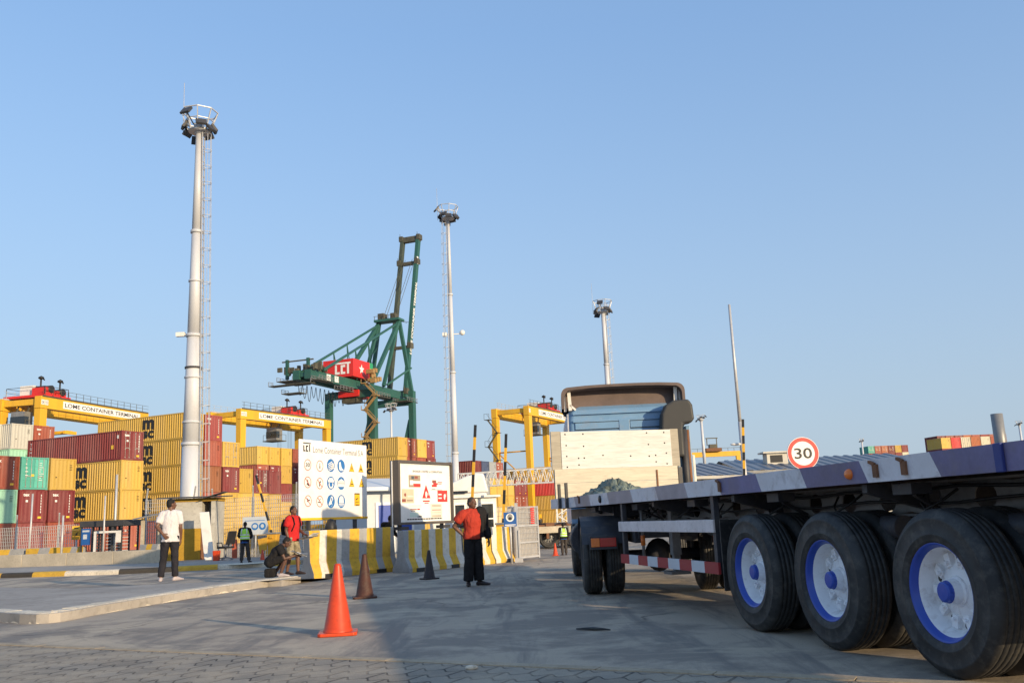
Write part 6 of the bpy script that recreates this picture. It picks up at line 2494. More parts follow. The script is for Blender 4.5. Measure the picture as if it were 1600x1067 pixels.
def fence(p, q, h, label, sp=0.11, hz=0.16, wt_=0.014, panel=2.5, bent=0.5):
    d = V((q.x - p.x, q.y - p.y, 0))
    L = d.length
    t = thing('mesh_fence', label, 'fence', (p.x, p.y, 0), math.atan2(d.y, d.x), 'wire mesh fences')
    x = 0.0
    i = 0
    while x < L - 0.3:
        mb = MB()
        mb.beam((x, 0, 0), (x, 0, h), 0.07)
        mb.beam((x, 0, h), (x + 0.28 * bent / 0.5, -0.28 * bent / 0.5, h + bent), 0.06)
        mb.build('post', M['galv'], t)
        x2 = min(L, x + panel)
        mb = MB()
        u = x + 0.05
        while u < x2:
            mb.beam((u, -0.05, 0.05), (u, -0.05, h - 0.03), wt_)
            u += sp
        z = 0.06
        while z < h:
            mb.beam((x + 0.03, -0.063, z), (x2, -0.063, z), wt_)
            z += hz
        mb.build('mesh_panel', M['wire'], t)
        x = x2
    return t


p, q = D(-40, 870, 43.5), D(122, 870, 41.5)
fence(p, q, D(40, 822, 43).z, 'low mesh fence before the red brown containers at the left edge')
p, q = D(226, 870, 41.5), D(335, 870, 40.5)
fence(p, q, D(280, 777, 41).z, 'tall mesh fence behind the shack and gate hut', bent=0.45)
p, q = D(330, 880, 40.2), D(472, 880, 37.5)
fence(p, q, D(400, 776, 39).z, 'tall mesh fence behind the worker in the yellow vest', bent=0.45)
p, q = D(766, 870, 33.5), D(800, 872, 32)
fence(p, q, D(780, 792, 33).z, 'short mesh fence between the guard booth and the gate', bent=0.2)
p, q = D(470, 850, 36.5), D(575, 850, 36)
fence(p, q, D(520, 800, 36).z, 'mesh fence seen below the white safety board', bent=0.2)

# sign on the fence
c = D(399, 821, 38.2)
t = thing('fence_sign', 'pale blue sign with two round blue icons on the mesh fence', 'sign', (c.x, c.y, 0), R(-4))
hw, hh = 20 * 38.2 / 1410, 13.5 * 38.2 / 1410
mb = MB()
mb.box(-hw, hw, 0, 0.03, c.z - hh, c.z + hh)
mb.build('plate', M['panel_pale'], t, 0.01)
mb = MB()
for x in (-0.02, 0.30):
    mb.disc((x, -0.003, c.z - 0.03), X, Z, 0.15, 0, 24)
    mb.disc((x, -0.006, c.z - 0.02), X, Z, 0.10 if x < 0 else 0.07, 1, 16, 0, 0.08)
mb.box(-0.45, 0.40, -0.004, -0.001, c.z + 0.20, c.z + 0.225, 0)
mb.build('symbol', [M['sign_blue'], M['panel_pale']], t)
mb = MB()
mb.cyl((0, 0.06, 0), (0, 0.06, c.z), 0.03, n=8)
mb.build('post', M['galv'], t)
c = D(119, 832, 41)
t = thing('warning_plate', 'yellow warning plate with black mark on the left fence', 'sign', (c.x, c.y, 0), R(-5))
mb = MB()
mb.box(-0.20, 0.20, 0, 0.02, c.z - 0.3, c.z + 0.1, 0)
mb.box(-0.20, 0.20, 0, 0.02, c.z + 0.11, c.z + 0.3, 1)
mb.build('plate', [M['yellow_dark'], M['label_yellow']], t)
mb = MB()
mb.poly((0, -0.004, c.z - 0.08), X, Z, [(-.12, -.12), (.0, .0), (-.06, .02), (.12, .13), (.03, .02), (.09, 0)], 0)
mb.box(-0.1, 0.1, -0.005, -0.002, c.z + 0.18, c.z + 0.23, 0)
mb.build('symbol', M['black'], t)
mb = MB()
mb.cyl((0, 0.05, 0), (0, 0.05, c.z), 0.03, n=8)
mb.build('post', M['galv'], t)

# turnstile
o, zt = local(128, 824, 40)
ts = thing('turnstile', 'full height turnstile with dark roof and white side frame', 'turnstile', o, R(-8))
W3 = 66 * 40 / 1410
mb = MB()
mb.box(-0.05, W3 + 0.15, -0.1, 1.4, zt, zt + 0.26)
mb.build('roof', M['darkgrey'], ts, 0.02)
mb = MB()
for x in (0.0, 0.52, 0.98, 1.45, W3):
    for y in (0.0, 1.3):
        mb.beam((x, y, 0), (x, y, zt), 0.07)
z = 0.2
while z < zt - 0.1:
    mb.beam((0.52, 0, z), (0.98, 0, z), 0.05)
    mb.beam((0.52, 1.3, z), (0.98, 1.3, z), 0.04)
    z += 0.13
mb.build('cage', M['darkgrey'], ts, split=True)
mb = MB()
mb.cyl((1.2, 0.6, 0), (1.2, 0.6, zt), 0.05, n=8)
z = 0.2
while z < zt - 0.1:
    for a in (0.4, 2.5, 4.6):
        mb.beam((1.2, 0.6, z), (1.2 + 0.55 * math.cos(a), 0.6 + 0.55 * math.sin(a), z), 0.035)
    z += 0.14
mb.build('rotor', M['galv'], ts)
mb = MB()
mb.box(0.03, 0.45, -0.06, -0.02, zt - 0.75, zt - 0.05, 0)
mb.box(0.08, 0.40, -0.066, -0.061, zt - 0.2, zt - 0.12, 1)
mb.box(0.12, 0.30, -0.066, -0.061, zt - 0.5, zt - 0.3, 1)
mb.build('notice', [M['navy'] if 'navy' in M else M['blue'], M['panel_pale']], ts)
mb = MB()
zf0, zf1 = D(170, 864, 39.6).z, D(170, 829, 39.6).z
for x in (0.80, 1.82):
    mb.box(x, x + 0.10 if x < 1 else x + 0.2, -0.35, -0.27, 0.0 if x < 1 else zf1 - 0.5, zf1)
mb.box(0.90, 1.82, -0.35, -0.27, zf1 - 0.09, zf1)
mb.box(0.80, 2.0, -0.35, -0.27, zf0 - 0.04, zf0 + 0.04)
mb.build('side_frame', M['white'], ts)

for (px, pyt, Y, lab, rr) in ((161, 775, 39, 'thin grey steel pole in front of the turnstile', .035), (178, 742, 42, 'thick pale pole rising behind the turnstile roof', .055), (46, 772, 41, 'thin grey steel pole before the maroon lettered container', .04), (96, 806, 40, 'short pale post beside the block barrier at left', .045)):
    b = D(px, 860, Y)
    mb = MB()
    zt_ = D(px, pyt, Y).z
    mb.cyl((0, 0, 0), (0, 0, zt_), rr, n=8)
    mb.cyl((0, 0, zt_), (0, 0, zt_ + 0.02), rr * 1.3, n=8)
    o = tag(mb.build('steel_pole', M['galv']), lab, 'pole', 'thin poles along the left fence')
    o.location = (b.x, b.y, 0)

# shack
o, zr = local(220, 812, 38.5)
sh = thing('shack', 'small lean to shack with grey sheet roof behind the white shirt man', 'shack', o, R(-5))
mb = MB()
mb.prism([(-0.15, -0.4, zr), (1.1, -0.4, zr + 0.18), (1.1, 1.6, zr + 0.35), (-0.15, 1.6, zr + 0.2)], (0, 0, 0.06))
mb.build('roof', M['grey'], sh)
mb = MB()
for x, y in ((0.1, 0), (0.85, 0), (0.1, 1.4), (0.85, 1.4)):
    mb.box(x - 0.06, x + 0.06, y - 0.06, y + 0.06, 0, zr + 0.02 + x * 0.1)
mb.box(0.0, 0.95, 0.0, 0.05, 0, 0.55)
mb.box(0.35, 0.65, 1.3, 1.36, 0, zr)
mb.build('frame', M['wall_cream'], sh)

# gate hut
hp = G(285, 881)
hY = hp.y
ht_ = thing('gate_hut', 'weathered hut with mustard lower wall and dark roof sheet under the tall mast', 'hut', (hp.x, hp.y, 0), R(4))
zr = D(290, 784, hY).z
sx = hY / 1410
M['mustard'] = concrete('mustard_wall_paint', (0.46, 0.27, 0.035), 1.2, dirt=(0.16, 0.09, 0.03), amt=0.5)
M['hut_white'] = concrete('hut_white_render', (0.50, 0.48, 0.43), 1.0, amt=0.5)
xw0, xw1, xd0, xd1 = -0.65, 27 * sx, 30 * sx, 41 * sx
mb = MB()
zm = D(290, 826, hY).z
mb.box(xw0, xw1, 0.02, 1.5, zm + 0.004, zr, 0)
mb.box(xd1, xd1 + 0.16, 0.02, 1.5, 0.0, zr, 0)
mb.box(xd0, xd1, 1.2, 1.4, 0.0, zr, 0)
mb.box(xw0, xd1 + 0.2, -0.01, 1.52, zr + 0.004, zr + 0.14, 1)
mb.build('wall', [M['hut_white'], M['mustard']], ht_)
mb = MB()
mb.box(xw0 - 0.02, xw1 - 0.02, -0.03, 1.5, 0.06, zm, 0)
mb.box(xw1 - 0.019, xw1 + 0.1, 0.0, 1.4, 0, zm, 1)
mb.build('lower_wall', [M['mustard'], M['rust']], ht_, 0.01)
mb = MB()
mb.prism([(-1.0, -0.35, zr + 0.15), (1.55, -0.35, zr + 0.13), (1.55, 1.8, zr + 0.22), (-1.0, 1.8, zr + 0.24)], (0, 0, 0.05))
mb.prism([(0.9, -0.5, zr + 0.10), (1.7, -0.45, zr + 0.32), (1.7, 0.3, zr + 0.34), (0.9, 0.3, zr + 0.13)], (0, 0, 0.03))
mb.build('roof', M['darkgrey'], ht_)
# leaning slab
p0 = G(327, 881)
zs = D(313, 800, p0.y).z
mb = MB()
mb.prism([(-0.20, 0, 0.16), (0.17, 0, 0.16), (-0.20, 0.35, zs), (-0.56, 0.35, zs)], (0.0, 0.10, 0.02))
o = tag(mb.build('concrete_slab', M['white'], None, 0.01), 'white concrete slab leaning against the gate hut', 'slab')
o.location = p0
# bin, posts and chair by the hut
p0 = G(338, 882)
mb = MB()
mb.frust((0, 0, 0.15), (0.2, 0.2), (0.24, 0.24), D(338, 860, p0.y).z - 0.15)
o = tag(mb.build('litter_bin', M['orange'], None, 0.01), 'small orange bin beside the leaning white slab', 'bin')
o.location = p0
p0 = D(366, 878, 37.5)
mb = MB()
mb.box(-0.10, 0.10, 0, 0.06, 0.15, D(366, 845, 37.5).z)
for i in range(3):
    mb.box(-0.104, 0.104, -0.004, 0.0, 0.3 + i * 0.25, 0.4 + i * 0.25)
o = tag(mb.build('plank', paint('red_orange_plank', (0.45, 0.10, 0.05), .6)), 'red orange board standing by the fence beside the office chair', 'board')
o.location = (p0.x, p0.y, 0)
p0 = G(352, 881)
ch = thing('office_chair', 'worn black office chair standing by the hut and fence', 'chair', (p0.x, p0.y, 0.15), R(60))
mb = MB()
mb.box(-0.24, 0.24, -0.24, 0.24, 0.44, 0.52)
mb.build('seat', M['black'], ch, 0.03)
mb = MB()
mb.prism([(-0.22, -0.22, 0.58), (0.22, -0.22, 0.58), (0.20, -0.34, 1.08), (-0.20, -0.34, 1.08)], (0, -0.06, 0.01))
mb.build('backrest', M['black'], ch, 0.03)
mb = MB()
mb.cyl((0, 0, 0.08), (0, 0, 0.44), 0.03, n=8)
for i in range(5):
    a = i * 2 * math.pi / 5
    mb.beam((0, 0, 0.12), (0.3 * math.cos(a), 0.3 * math.sin(a), 0.06), 0.045, 0.03)
    mb.ell((0.3 * math.cos(a), 0.3 * math.sin(a), 0.03), 0.03, 8)
mb.beam((0, -0.2, 0.45), (0, -0.27, 0.62), 0.05, 0.03)
mb.build('base', M['grey'], ch)
for sd in (-1, 1):
    mb = MB()
    mb.tube([(sd * 0.26, -0.15, 0.47), (sd * 0.30, -0.12, 0.66), (sd * 0.30, 0.14, 0.66), (sd * 0.26, 0.15, 0.48)], 0.022, 8)
    mb.build('armrest', M['black'], ch)

# dark bag on the barrier, rag and stone on the road
c = D(517, 827, 25.4)
mb = MB()
mb.lathe([(0, 0.30), (0.07, 0.28), (0.12, 0.2), (0.16, 0.1), (0.19, -0.1), (0, -0.1)], (0, 0, 0), (0, 0, 1), 14)
o = tag(mb.build('bag', M['black'], None), 'dark rounded bag showing above the barrier under the white safety board', 'bag')
o.location = (c.x, c.y, c.z)
p0 = G(925, 985)
mb = MB()
random.seed(2)
pts = [(-0.16, 0.10, 0.015), (-0.08, 0.06, 0.02), (0.02, 0.02, 0.02), (0.12, -0.06, 0.02), (0.19, -0.08, 0.012)]
mb.tube(pts, [(0.01, 0.008), (0.025, 0.012), (0.03, 0.018), (0.022, 0.012), (0.01, 0.006)], 8, ax=(0.4, 1, 0))
o = tag(mb.build('rubber_scrap', M['rubber']), 'black scrap of tyre rubber lying on the shaded road', 'scrap')
o.location = p0
p0 = G(737, 1046)
mb = MB()
mb.ell((0, 0, 0.015), (0.055, 0.03, 0.022), 10)
mb.v = [(x * (1 + 0.2 * noise.noise(V((x * 20, y * 20, 1)))), y, z) for x, y, z in mb.v]
o = tag(mb.build('stone', M['kerb']), 'small pale stone on the paving in the foreground shade', 'stone')
o.location = p0 + V((0, 0, 0.004))
# ------------------------------------------------------------------ people
def skin_mat(name, col):
    m = N(name)
    v = m.coord()
    a = m.noise(v, 8, 4)
    return m.out(m.mix(m.ramp(a, .3, .7), sc3(col, .85), sc3(col, 1.1)), 0.48, 0, 0.4)


M['skin'] = skin_mat('dark_brown_skin', (0.14, 0.066, 0.042))
M['skin2'] = skin_mat('deep_brown_skin', (0.105, 0.052, 0.036))
M['hair'] = flat('black_hair', (0.008, 0.007, 0.007), 0.8)
M['grey_hair'] = flat('short_grey_hair', (0.045, 0.035, 0.03), 0.8)
M['eye_white'] = flat('eye_white', (0.6, 0.58, 0.55), 0.3)
M['tee_white'] = cloth('white_cotton', (0.60, 0.57, 0.58), 0.08)
M['tee_red'] = cloth('red_cotton', (0.50, 0.025, 0.025), 0.12)
M['tee_orange'] = cloth('orange_red_cotton', (0.40, 0.045, 0.028), 0.12)
M['black_cloth'] = cloth('black_cloth', (0.018, 0.017, 0.018), 0.3)
M['jeans_black'] = cloth('black_denim', (0.022, 0.021, 0.026), 0.35)
M['camo'] = cloth('camouflage_cloth', (0.26, 0.22, 0.15), 0.55, 9)
M['vest'] = cloth('hi_vis_fabric', (0.45, 0.85, 0.10), 0.08)
M['reflect'] = flat('reflective_tape', (0.70, 0.72, 0.66), 0.4)
M['blue_cloth'] = cloth('blue_cloth', (0.04, 0.13, 0.42), 0.2)
M['trouser_grey'] = cloth('dark_grey_trousers', (0.055, 0.048, 0.045), 0.3)
M['shoe_dark'] = flat('dark_shoe', (0.035, 0.022, 0.02), 0.5)
M['shoe_mix'] = flat('white_sneaker', (0.40, 0.35, 0.36), 0.5)
M['paper'] = flat('paper', (0.80, 0.79, 0.77), 0.7)

BASE = dict(P=(0, 0, .95), C=(0, .01, 1.27), N=(0, .0, 1.475), H=(0, .025, 1.625),
            SR=(.185, 0, 1.415), ER=(.235, -.03, 1.13), WR=(.25, .04, .88), SL=(-.185, 0, 1.415), EL=(-.235, -.03, 1.13), WL=(-.25, .04, .88),
            HR=(.09, 0, .92), KR=(.10, .02, .50), AR=(.10, -.02, .085), HL=(-.09, 0, .92), KL=(-.10, .02, .50), AL=(-.10, -.02, .085),
            TR=(.12, .17, .03), TL=(-.12, .17, .03), look=0.0, nod=0.0, hr=(0, .15, -1), hl=(0, .15, -1), nr=(-1, 0, 0), nl=(1, 0, 0), curl=0.45)


def hand(mb, w, d, n, curl):
    d = V(d).normalized()
    n = V(n)
    n = (n - d * n.dot(d)).normalized()
    s = d.cross(n)
    w = V(w)
    mb.tube([w - d * .015, w + d * .02, w + d * .055, w + d * .09, w + d * .1], [(.026, .018), (.034, .019), (.042, .018), (.043, .015), (.03, .01)], 10, ax=s)
    for k, L in enumerate((.068, .078, .073, .056)):
        b = w + d * .088 + s * (.033 - .022 * k)
        dd = (d + s * (.12 - .08 * k)).normalized()
        d1 = (dd * math.cos(curl * .5) + n * math.sin(curl * .5)).normalized()
        d2 = (dd * math.cos(curl * 1.2) + n * math.sin(curl * 1.2)).normalized()
        d3 = (dd * math.cos(curl * 1.9) + n * math.sin(curl * 1.9)).normalized()
        p1 = b + d1 * L * .45
        p2 = p1 + d2 * L * .32
        mb.tube([b - dd * .012, b, p1, p2, p2 + d3 * L * .25], [.010, .010, .009, .0085, .006], 7)
    b = w + d * .03 + s * .032
    t1 = (d * .55 + s * .75 + n * .35).normalized()
    t2 = (d * .85 + s * .2 + n * .45).normalized()
    mb.tube([b - t1 * .02, b, b + t1 * .035, b + t1 * .035 + t2 * .035], [.013, .013, .011, .007], 7)


def person(label, loc, rz, Ht, J=None, skin='skin', hair='hair', shirt='tee_white', sleeve=.55, hem=-.05, fit=.022, pants='jeans_black', plen=1.0, baggy=.014, shoe='shoe_dark', barefoot=False, vox=.0075, group=None, seated=False):
    j = dict(BASE)
    j.update(J or {})
    for k, v in list(j.items()):
        if isinstance(v, tuple):
            j[k] = V(v)
    t = thing('person', label, 'person', loc, rz, group)
    t.scale = (Ht / 1.75,) * 3
    P, C, Nn, Hd = j['P'], j['C'], j['N'], j['H']
    side = (j['SR'] - j['SL']).normalized()
    sideh = (j['HR'] - j['HL']).normalized()
    up_ = (Nn - P).normalized()

    def torso(mb, e, hemz, top=True):
        dn = (P - C).normalized()
        pts = [P + dn * (-hemz), P.lerp(C, .12), P.lerp(C, .5), C, C.lerp(Nn, .55), C.lerp(Nn, .80), Nn]
        rad = [(.160 + e, .112 + e), (.162 + e, .114 + e), (.145 + e, .102 + e), (.165 + e, .115 + e), (.155 + e * .8, .10 + e * .8), (.115 + e * .5, .082 + e * .5), (.068 + e * .3, .066 + e * .3)]
        mb.tube(pts, rad, 18, ax=side)
        for S_ in (j['SR'], j['SL']):
            mb.tube([C.lerp(Nn, .78), S_ + (S_ - C.lerp(Nn, .6)) * .05], [(.075 + e * .5, .062 + e * .5), (.058 + e * .7, .058 + e * .7)], 12)
            mb.ell(S_, .056 + e * .7, 12)

    def arm(mb, S_, E_, W_, fr, e0, e1):
        pts, rad = [], []
        base = [(0, .054), (.25, .050), (.5, .041), (.62, .043), (.8, .036), (1, .027)]
        for f, r in base:
            if f > fr + 1e-3:
                break
            p = S_.lerp(E_, f * 2) if f <= .5 else E_.lerp(W_, (f - .5) * 2)
            pts.append(p)
            rad.append(r + e0 + (e1 - e0) * f / max(fr, .01))
        if pts and base[len(pts) - 1][0] < fr:
            f = fr
            p = S_.lerp(E_, f * 2) if f <= .5 else E_.lerp(W_, (f - .5) * 2)
            pts.append(p)
            rad.append(.04 + e1 - (.01 if f > .7 else 0))
        mb.tube(pts, rad, 12)

    def leg(mb, H_, K_, A_, fr, e0, e1):
        base = [(0, .084), (.2, .078), (.5, .054), (.62, .056), (.8, .046), (1, .036)]
        pts, rad = [], []
        for f, r in base:
            if f > fr + 1e-3:
                break
            p = H_.lerp(K_, f * 2) if f <= .5 else K_.lerp(A_, (f - .5) * 2)
            pts.append(p)
            rad.append(r + e0 + (e1 - e0) * f)
        if base[len(pts) - 1][0] < fr:
            f = fr
            p = H_.lerp(K_, f * 2) if f <= .5 else K_.lerp(A_, (f - .5) * 2)
            pts.append(p)
            rad.append(rad[-1])
        mb.tube(pts, rad, 14)

    la = j['look']
    fwd_t = up_.cross(side)
    fwd_t = V((-side.y, side.x, 0)) if abs(fwd_t.z) > 0.9 else V((fwd_t.x, fwd_t.y, 0)) * (1 if V((-side.y, side.x, 0)).dot(fwd_t) > 0 else -1)
    fwd_t = V((-side.y, side.x, 0)).normalized()
    HM = Matrix.Rotation(la, 3, 'Z') @ Matrix(((fwd_t.y, fwd_t.x, 0), (-fwd_t.x, fwd_t.y, 0), (0, 0, 1))) @ Matrix.Rotation(j['nod'], 3, 'X')

    def hp(x, y, z):
        return Hd + HM @ V((x, y, z))
    b = MB()
    torso(b, 0.0, -.06)
    for S_, E_, W_, hd_, n_ in ((j['SR'], j['ER'], j['WR'], j['hr'], j['nr']), (j['SL'], j['EL'], j['WL'], j['hl'], j['nl'])):
        arm(b, S_, E_, W_, 1.0, 0, 0)
        b.ell(E_, .041, 10)
        hand(b, W_, hd_, n_, j['curl'])
    for H_, K_, A_, T_ in ((j['HR'], j['KR'], j['AR'], j['TR']), (j['HL'], j['KL'], j['AL'], j['TL'])):
        leg(b, H_, K_, A_, 1.0, 0, 0)
        b.ell(H_, .09, 12)
        b.ell(K_, .054, 10)
        d = (T_ - A_)
        d.z = 0
        d.normalize()
        hz = V((A_.x, A_.y, T_.z)) - d * .055
        b.tube([hz, hz + d * .02, V((A_.x, A_.y, T_.z + .012)) + d * .04, T_ - d * .05, T_ + d * .02], [(.02, .02), (.034, .03), (.040, .035), (.046, .022), (.03, .012)], 10, ax=(-d.y, d.x, 0))
        b.tube([A_, V((A_.x, A_.y, T_.z + .02))], [.036, .036], 10)
    b.tube([Nn - up_ * .03, Nn.lerp(hp(0, -.02, -.05), .6), hp(0, -.015, -.04)], [(.066, .062), (.056, .055), (.054, .055)], 12)
    b.ell(hp(0, -.008, .015), (.076, .096, .105), 18, rot=HM)
    b.ell(hp(0, .024, -.052), (.056, .066, .062), 14, rot=HM)
    b.ell(hp(0, .062, -.095), (.026, .022, .020), 10, rot=HM)
    b.tube([hp(0, .085, .018), hp(0, .100, -.005), hp(0, .109, -.028), hp(0, .09, -.036)], [.010, .013, .018, .012], 8)
    b.ell(hp(0, .088, -.058), (.027, .012, .008), 10, rot=HM)
    b.ell(hp(0, .086, -.070), (.024, .012, .008), 10, rot=HM)
    for s in (-1, 1):
        b.ell(hp(s * .077, -.005, -.012), (.012, .020, .030), 10, rot=HM)
        b.ell(hp(s * .033, .078, .022), (.024, .012, .008), 8, rot=HM)
    remeshed(b, 'body', M[skin], t, vox, 3)
    ey = MB()
    for s in (-1, 1):
        ey.ell(hp(s * .031, .0845, .004), (.013, .008, .007), 8, 0, rot=HM)
        ey.ell(hp(s * .031, .0905, .004), (.006, .004, .006), 8, 1, rot=HM)
    ey.build('eyes', [M['eye_white'], M['black']], t)
    if hair:
        h = MB()
        h.ell(hp(0, -.016, .030), (.0795, .0945, .097), 18, rot=HM)
        h.ell(hp(0, -.035, .0), (.077, .074, .085), 14, rot=HM)
        remeshed(h, 'hair', M[hair], t, .009, 2)
    s_ = MB()
    torso(s_, fit, hem)
    for S_, E_, W_ in ((j['SR'], j['ER'], j['WR']), (j['SL'], j['EL'], j['WL'])):
        arm(s_, S_, E_, W_, sleeve, fit * .9, fit * 1.25 if sleeve < .8 else fit * .6)
    remeshed(s_, 'shirt', M[shirt], t, .010, 3, .012)
    p_ = MB()
    dn = (P - C).normalized()
    p_.tube([P - dn * .10, P - dn * .02, P + dn * .05, P + dn * .10], [(.155, .112), (.168, .122), (.165, .122), (.12, .09)], 18, ax=sideh)
    for H_, K_, A_ in ((j['HR'], j['KR'], j['AR']), (j['HL'], j['KL'], j['AL'])):
        fr = .97 if plen >= 1 else plen
        leg(p_, H_, K_, A_, fr, .012, .012 + baggy)
        p_.ell(K_, .058 + baggy * .7, 10)
        p_.ell(H_, .1, 12)
    remeshed(p_, 'trousers' if plen >= 1 else 'shorts', M[pants], t, .010, 3, .010)
    if not barefoot:
        for A_, T_ in ((j['AR'], j['TR']), (j['AL'], j['TL'])):
            f_ = MB()
            d = (T_ - A_)
            d.z = 0
            d.normalize()
            hz = V((A_.x, A_.y, T_.z + .008)) - d * .07
            f_.tube([hz, hz + d * .02, V((A_.x, A_.y, T_.z + .022)) + d * .04, T_ - d * .05 + Z * .008, T_ + d * .035], [(.02, .025), (.040, .042), (.047, .050), (.052, .032), (.032, .02)], 12, ax=(-d.y, d.x, 0))
            f_.tube([A_ + Z * .01, V((A_.x, A_.y, T_.z + .02))], [.042, .045], 12)
            f_.v = [(x, y, max(z, T_.z - .024)) for x, y, z in f_.v]
            remeshed(f_, 'shoe', M[shoe], t, .009, 2)
    return t, j, torso, arm, hp


def scale_h(px_top, p):
    return D(px_top[0], px_top[1], p.y).z - p.z


# man in the white shirt seen from behind on the traffic island
p = G(264, 908, .15)
Ht = scale_h((268, 779), p) / 1.745 * 1.75
person('man in white shirt and black trousers seen from behind on the traffic island', p, R(12), Ht,
       dict(SL=(-.165, -.01, 1.41), EL=(-.265, -.10, 1.16), WL=(-.13, -.16, 1.0), hl=(.7, -.1, -.7), nl=(0, 1, 0.2), SR=(.165, 0, 1.41), ER=(.205, .0, 1.12), WR=(.205, .07, .88), look=R(-62),
            HL=(-.09, 0, .92), KL=(-.125, .02, .50), AL=(-.165, -.06, .085), TL=(-.18, .12, .03), KR=(.10, .03, .50), AR=(.115, .04, .085), TR=(.24, .17, .03)),
       'skin', 'hair', 'tee_white', .36, -.12, .024, 'jeans_black', 1.0, .008, 'shoe_mix')

# boy in the red shirt
p = G(457, 898, .15)
Ht = scale_h((453, 790), p)
bp = p
t, j, torso, arm, hp = person('boy in bright red shirt and camouflage shorts standing on the kerb tip', p, R(-112), Ht,
       dict(SR=(.18, 0, 1.41), ER=(.20, -.06, 1.13), WR=(.19, .02, .89), SL=(-.18, .02, 1.41), EL=(-.21, .06, 1.13), WL=(-.12, .30, 1.0), hl=(.1, 1, -.25), nl=(.6, 0, -.6), look=R(-4),
            AR=(.10, -.10, .085), TR=(.12, .08, .03), AL=(-.10, .10, .085), TL=(-.12, .28, .03), KR=(.10, -.01, .5), KL=(-.10, .08, .5), curl=.7),
       'skin', 'hair', 'tee_red', .33, -.09, .030, 'camo', .46, .030, 'shoe_dark')
ps = Ht / 1.75
mb = MB()
Mx = Matrix.Translation(p) @ Matrix.Rotation(R(-112), 4, 'Z') @ Matrix.Scale(ps, 4)
q = MB()
q.tube([(0, -.13, 1.02), (0, -.22, 1.05), (0, -.24, 1.2), (0, -.20, 1.38), (0, -.12, 1.42)], [(.10, .04), (.15, .08), (.155, .09), (.13, .07), (.06, .03)], 14, ax=(1, 0, 0))
for sd in (-1, 1):
    q.tube([(sd * .11, -.14, 1.44), (sd * .12, -.02, 1.505), (sd * .125, .11, 1.43), (sd * .13, .155, 1.28), (sd * .15, .09, 1.12), (sd * .14, -.10, 1.06)], [(.022, .01)] * 6, 8)
mb.merge(q, Mx)
tag(mb.build('backpack', M['black_cloth']), 'dark backpack worn by the boy in the bright red shirt', 'backpack')
def papers(center, ang, n, sz, label, tilt):
    mb = MB()
    random.seed(int(center.x * 100))
    for i in range(n):
        q = MB()
        a = random.uniform(-.25, .25)
        pts = []
        for u in range(5):
            z = 0.02 * math.sin(u * 1.1 + i) + i * .006
            pts.append((-sz[0] / 2 + sz[0] * u / 4, z))
        vs = [(x, -sz[1] / 2, z) for x, z in pts] + [(x, sz[1] / 2, z) for x, z in pts]
        q.add(vs, [(k, k + 1, 5 + k + 1, 5 + k) for k in range(4)], 0)
        q.add([(x, y, z - .003) for x, y, z in vs], [(k, k + 1, 5 + k + 1, 5 + k) for k in range(4)], 0)
        mb.merge(q, Matrix.Translation(center + V((random.uniform(-.03, .03), random.uniform(-.03, .03), 0))) @ Matrix.Rotation(ang + a, 4, 'Z') @ Matrix.Rotation(tilt + a * .4, 4, 'Y'))
    return tag(mb.build('paper_sheaf', M['paper']), label, 'papers')


hc = Mx @ V((-.08, .46, .93))
papers(hc, R(-20), 5, (.42, .24), 'loose white papers held out by the boy in bright red', R(-14))

# boy sitting hunched beside him
p = G(429, 901.5, .15)
t, *_ = person('boy in dark clothes sitting hunched on the kerb beside the red shirt boy', p, R(-82), 1.62,
       dict(P=(0, -.12, .36), C=(0, .05, .60), N=(0, .19, .74), H=(0, .29, .83), SR=(.17, .13, .69), ER=(.20, .26, .44), WR=(.12, .50, .50), SL=(-.17, .13, .69), EL=(-.21, .25, .45), WL=(-.10, .48, .48),
            HR=(.09, -.12, .34), KR=(.14, .30, .50), AR=(.12, .16, .085), TR=(.13, .34, .03), HL=(-.09, -.12, .34), KL=(-.16, .28, .48), AL=(-.15, -.02, .085), TL=(-.17, .16, .03), nod=R(-32), hr=(0, 1, 0), hl=(0, 1, 0), nr=(-.5, 0, -1), nl=(.5, 0, -1)),
       'skin2', 'hair', 'black_cloth', .30, -.02, .02, 'black_cloth', .46, .02, 'shoe_mix')
mb = MB()
mb.box(-.12, .12, -.12, .12, 0, .20)
o = tag(mb.build('bag', M['black_cloth'], None, .04), 'dark low bag on which the hunched boy sits', 'bag')
o.location = p + V((-.10, 0.02, 0))
papers(p + V((.55, -.02, .50)), R(8), 4, (.36, .22), 'white papers in the hands of the hunched sitting boy', R(16))

# man in the orange red shirt
p = G(741, 915)
Ht = scale_h((739, 776), p)
t, j, torso, arm, hp = person('tall man in orange red shirt and black trousers with a jacket over one shoulder', p, R(-152), Ht,
       dict(SR=(.20, 0, 1.42), ER=(.36, -.10, 1.18), WR=(.20, -.02, 1.0), hr=(-.7, .2, -.7), nr=(0, 1, 0), SL=(-.20, 0, 1.42), EL=(-.30, -.03, 1.14), WL=(-.33, .06, .90), hl=(0, .15, -1), look=R(22),
            HR=(.09, 0, .92), KR=(.10, .02, .50), AR=(.115, -.02, .085), TR=(.20, .16, .03), KL=(-.10, .02, .5), AL=(-.115, -.0, .085), TL=(-.24, .17, .03), C=(0, .03, 1.27)),
       'skin', 'grey_hair', 'tee_orange', .33, -.02, .038, 'black_cloth', 1.0, .05, 'shoe_dark')
mb = MB()
arm(mb, j['SL'] + V((0, 0, .012)), j['EL'], j['WL'], .95, .062, .036)
mb.tube([(-.155, -.01, 1.46), (-.15, .0, 1.33), (-.15, .0, 1.15), (-.155, 0, .95)], [(.07, .10), (.085, .165), (.075, .162), (.07, .16)], 14, ax=(1, 0, 0))
mb.ell(j['SL'] + V((.02, 0, .01)), .125, 12)
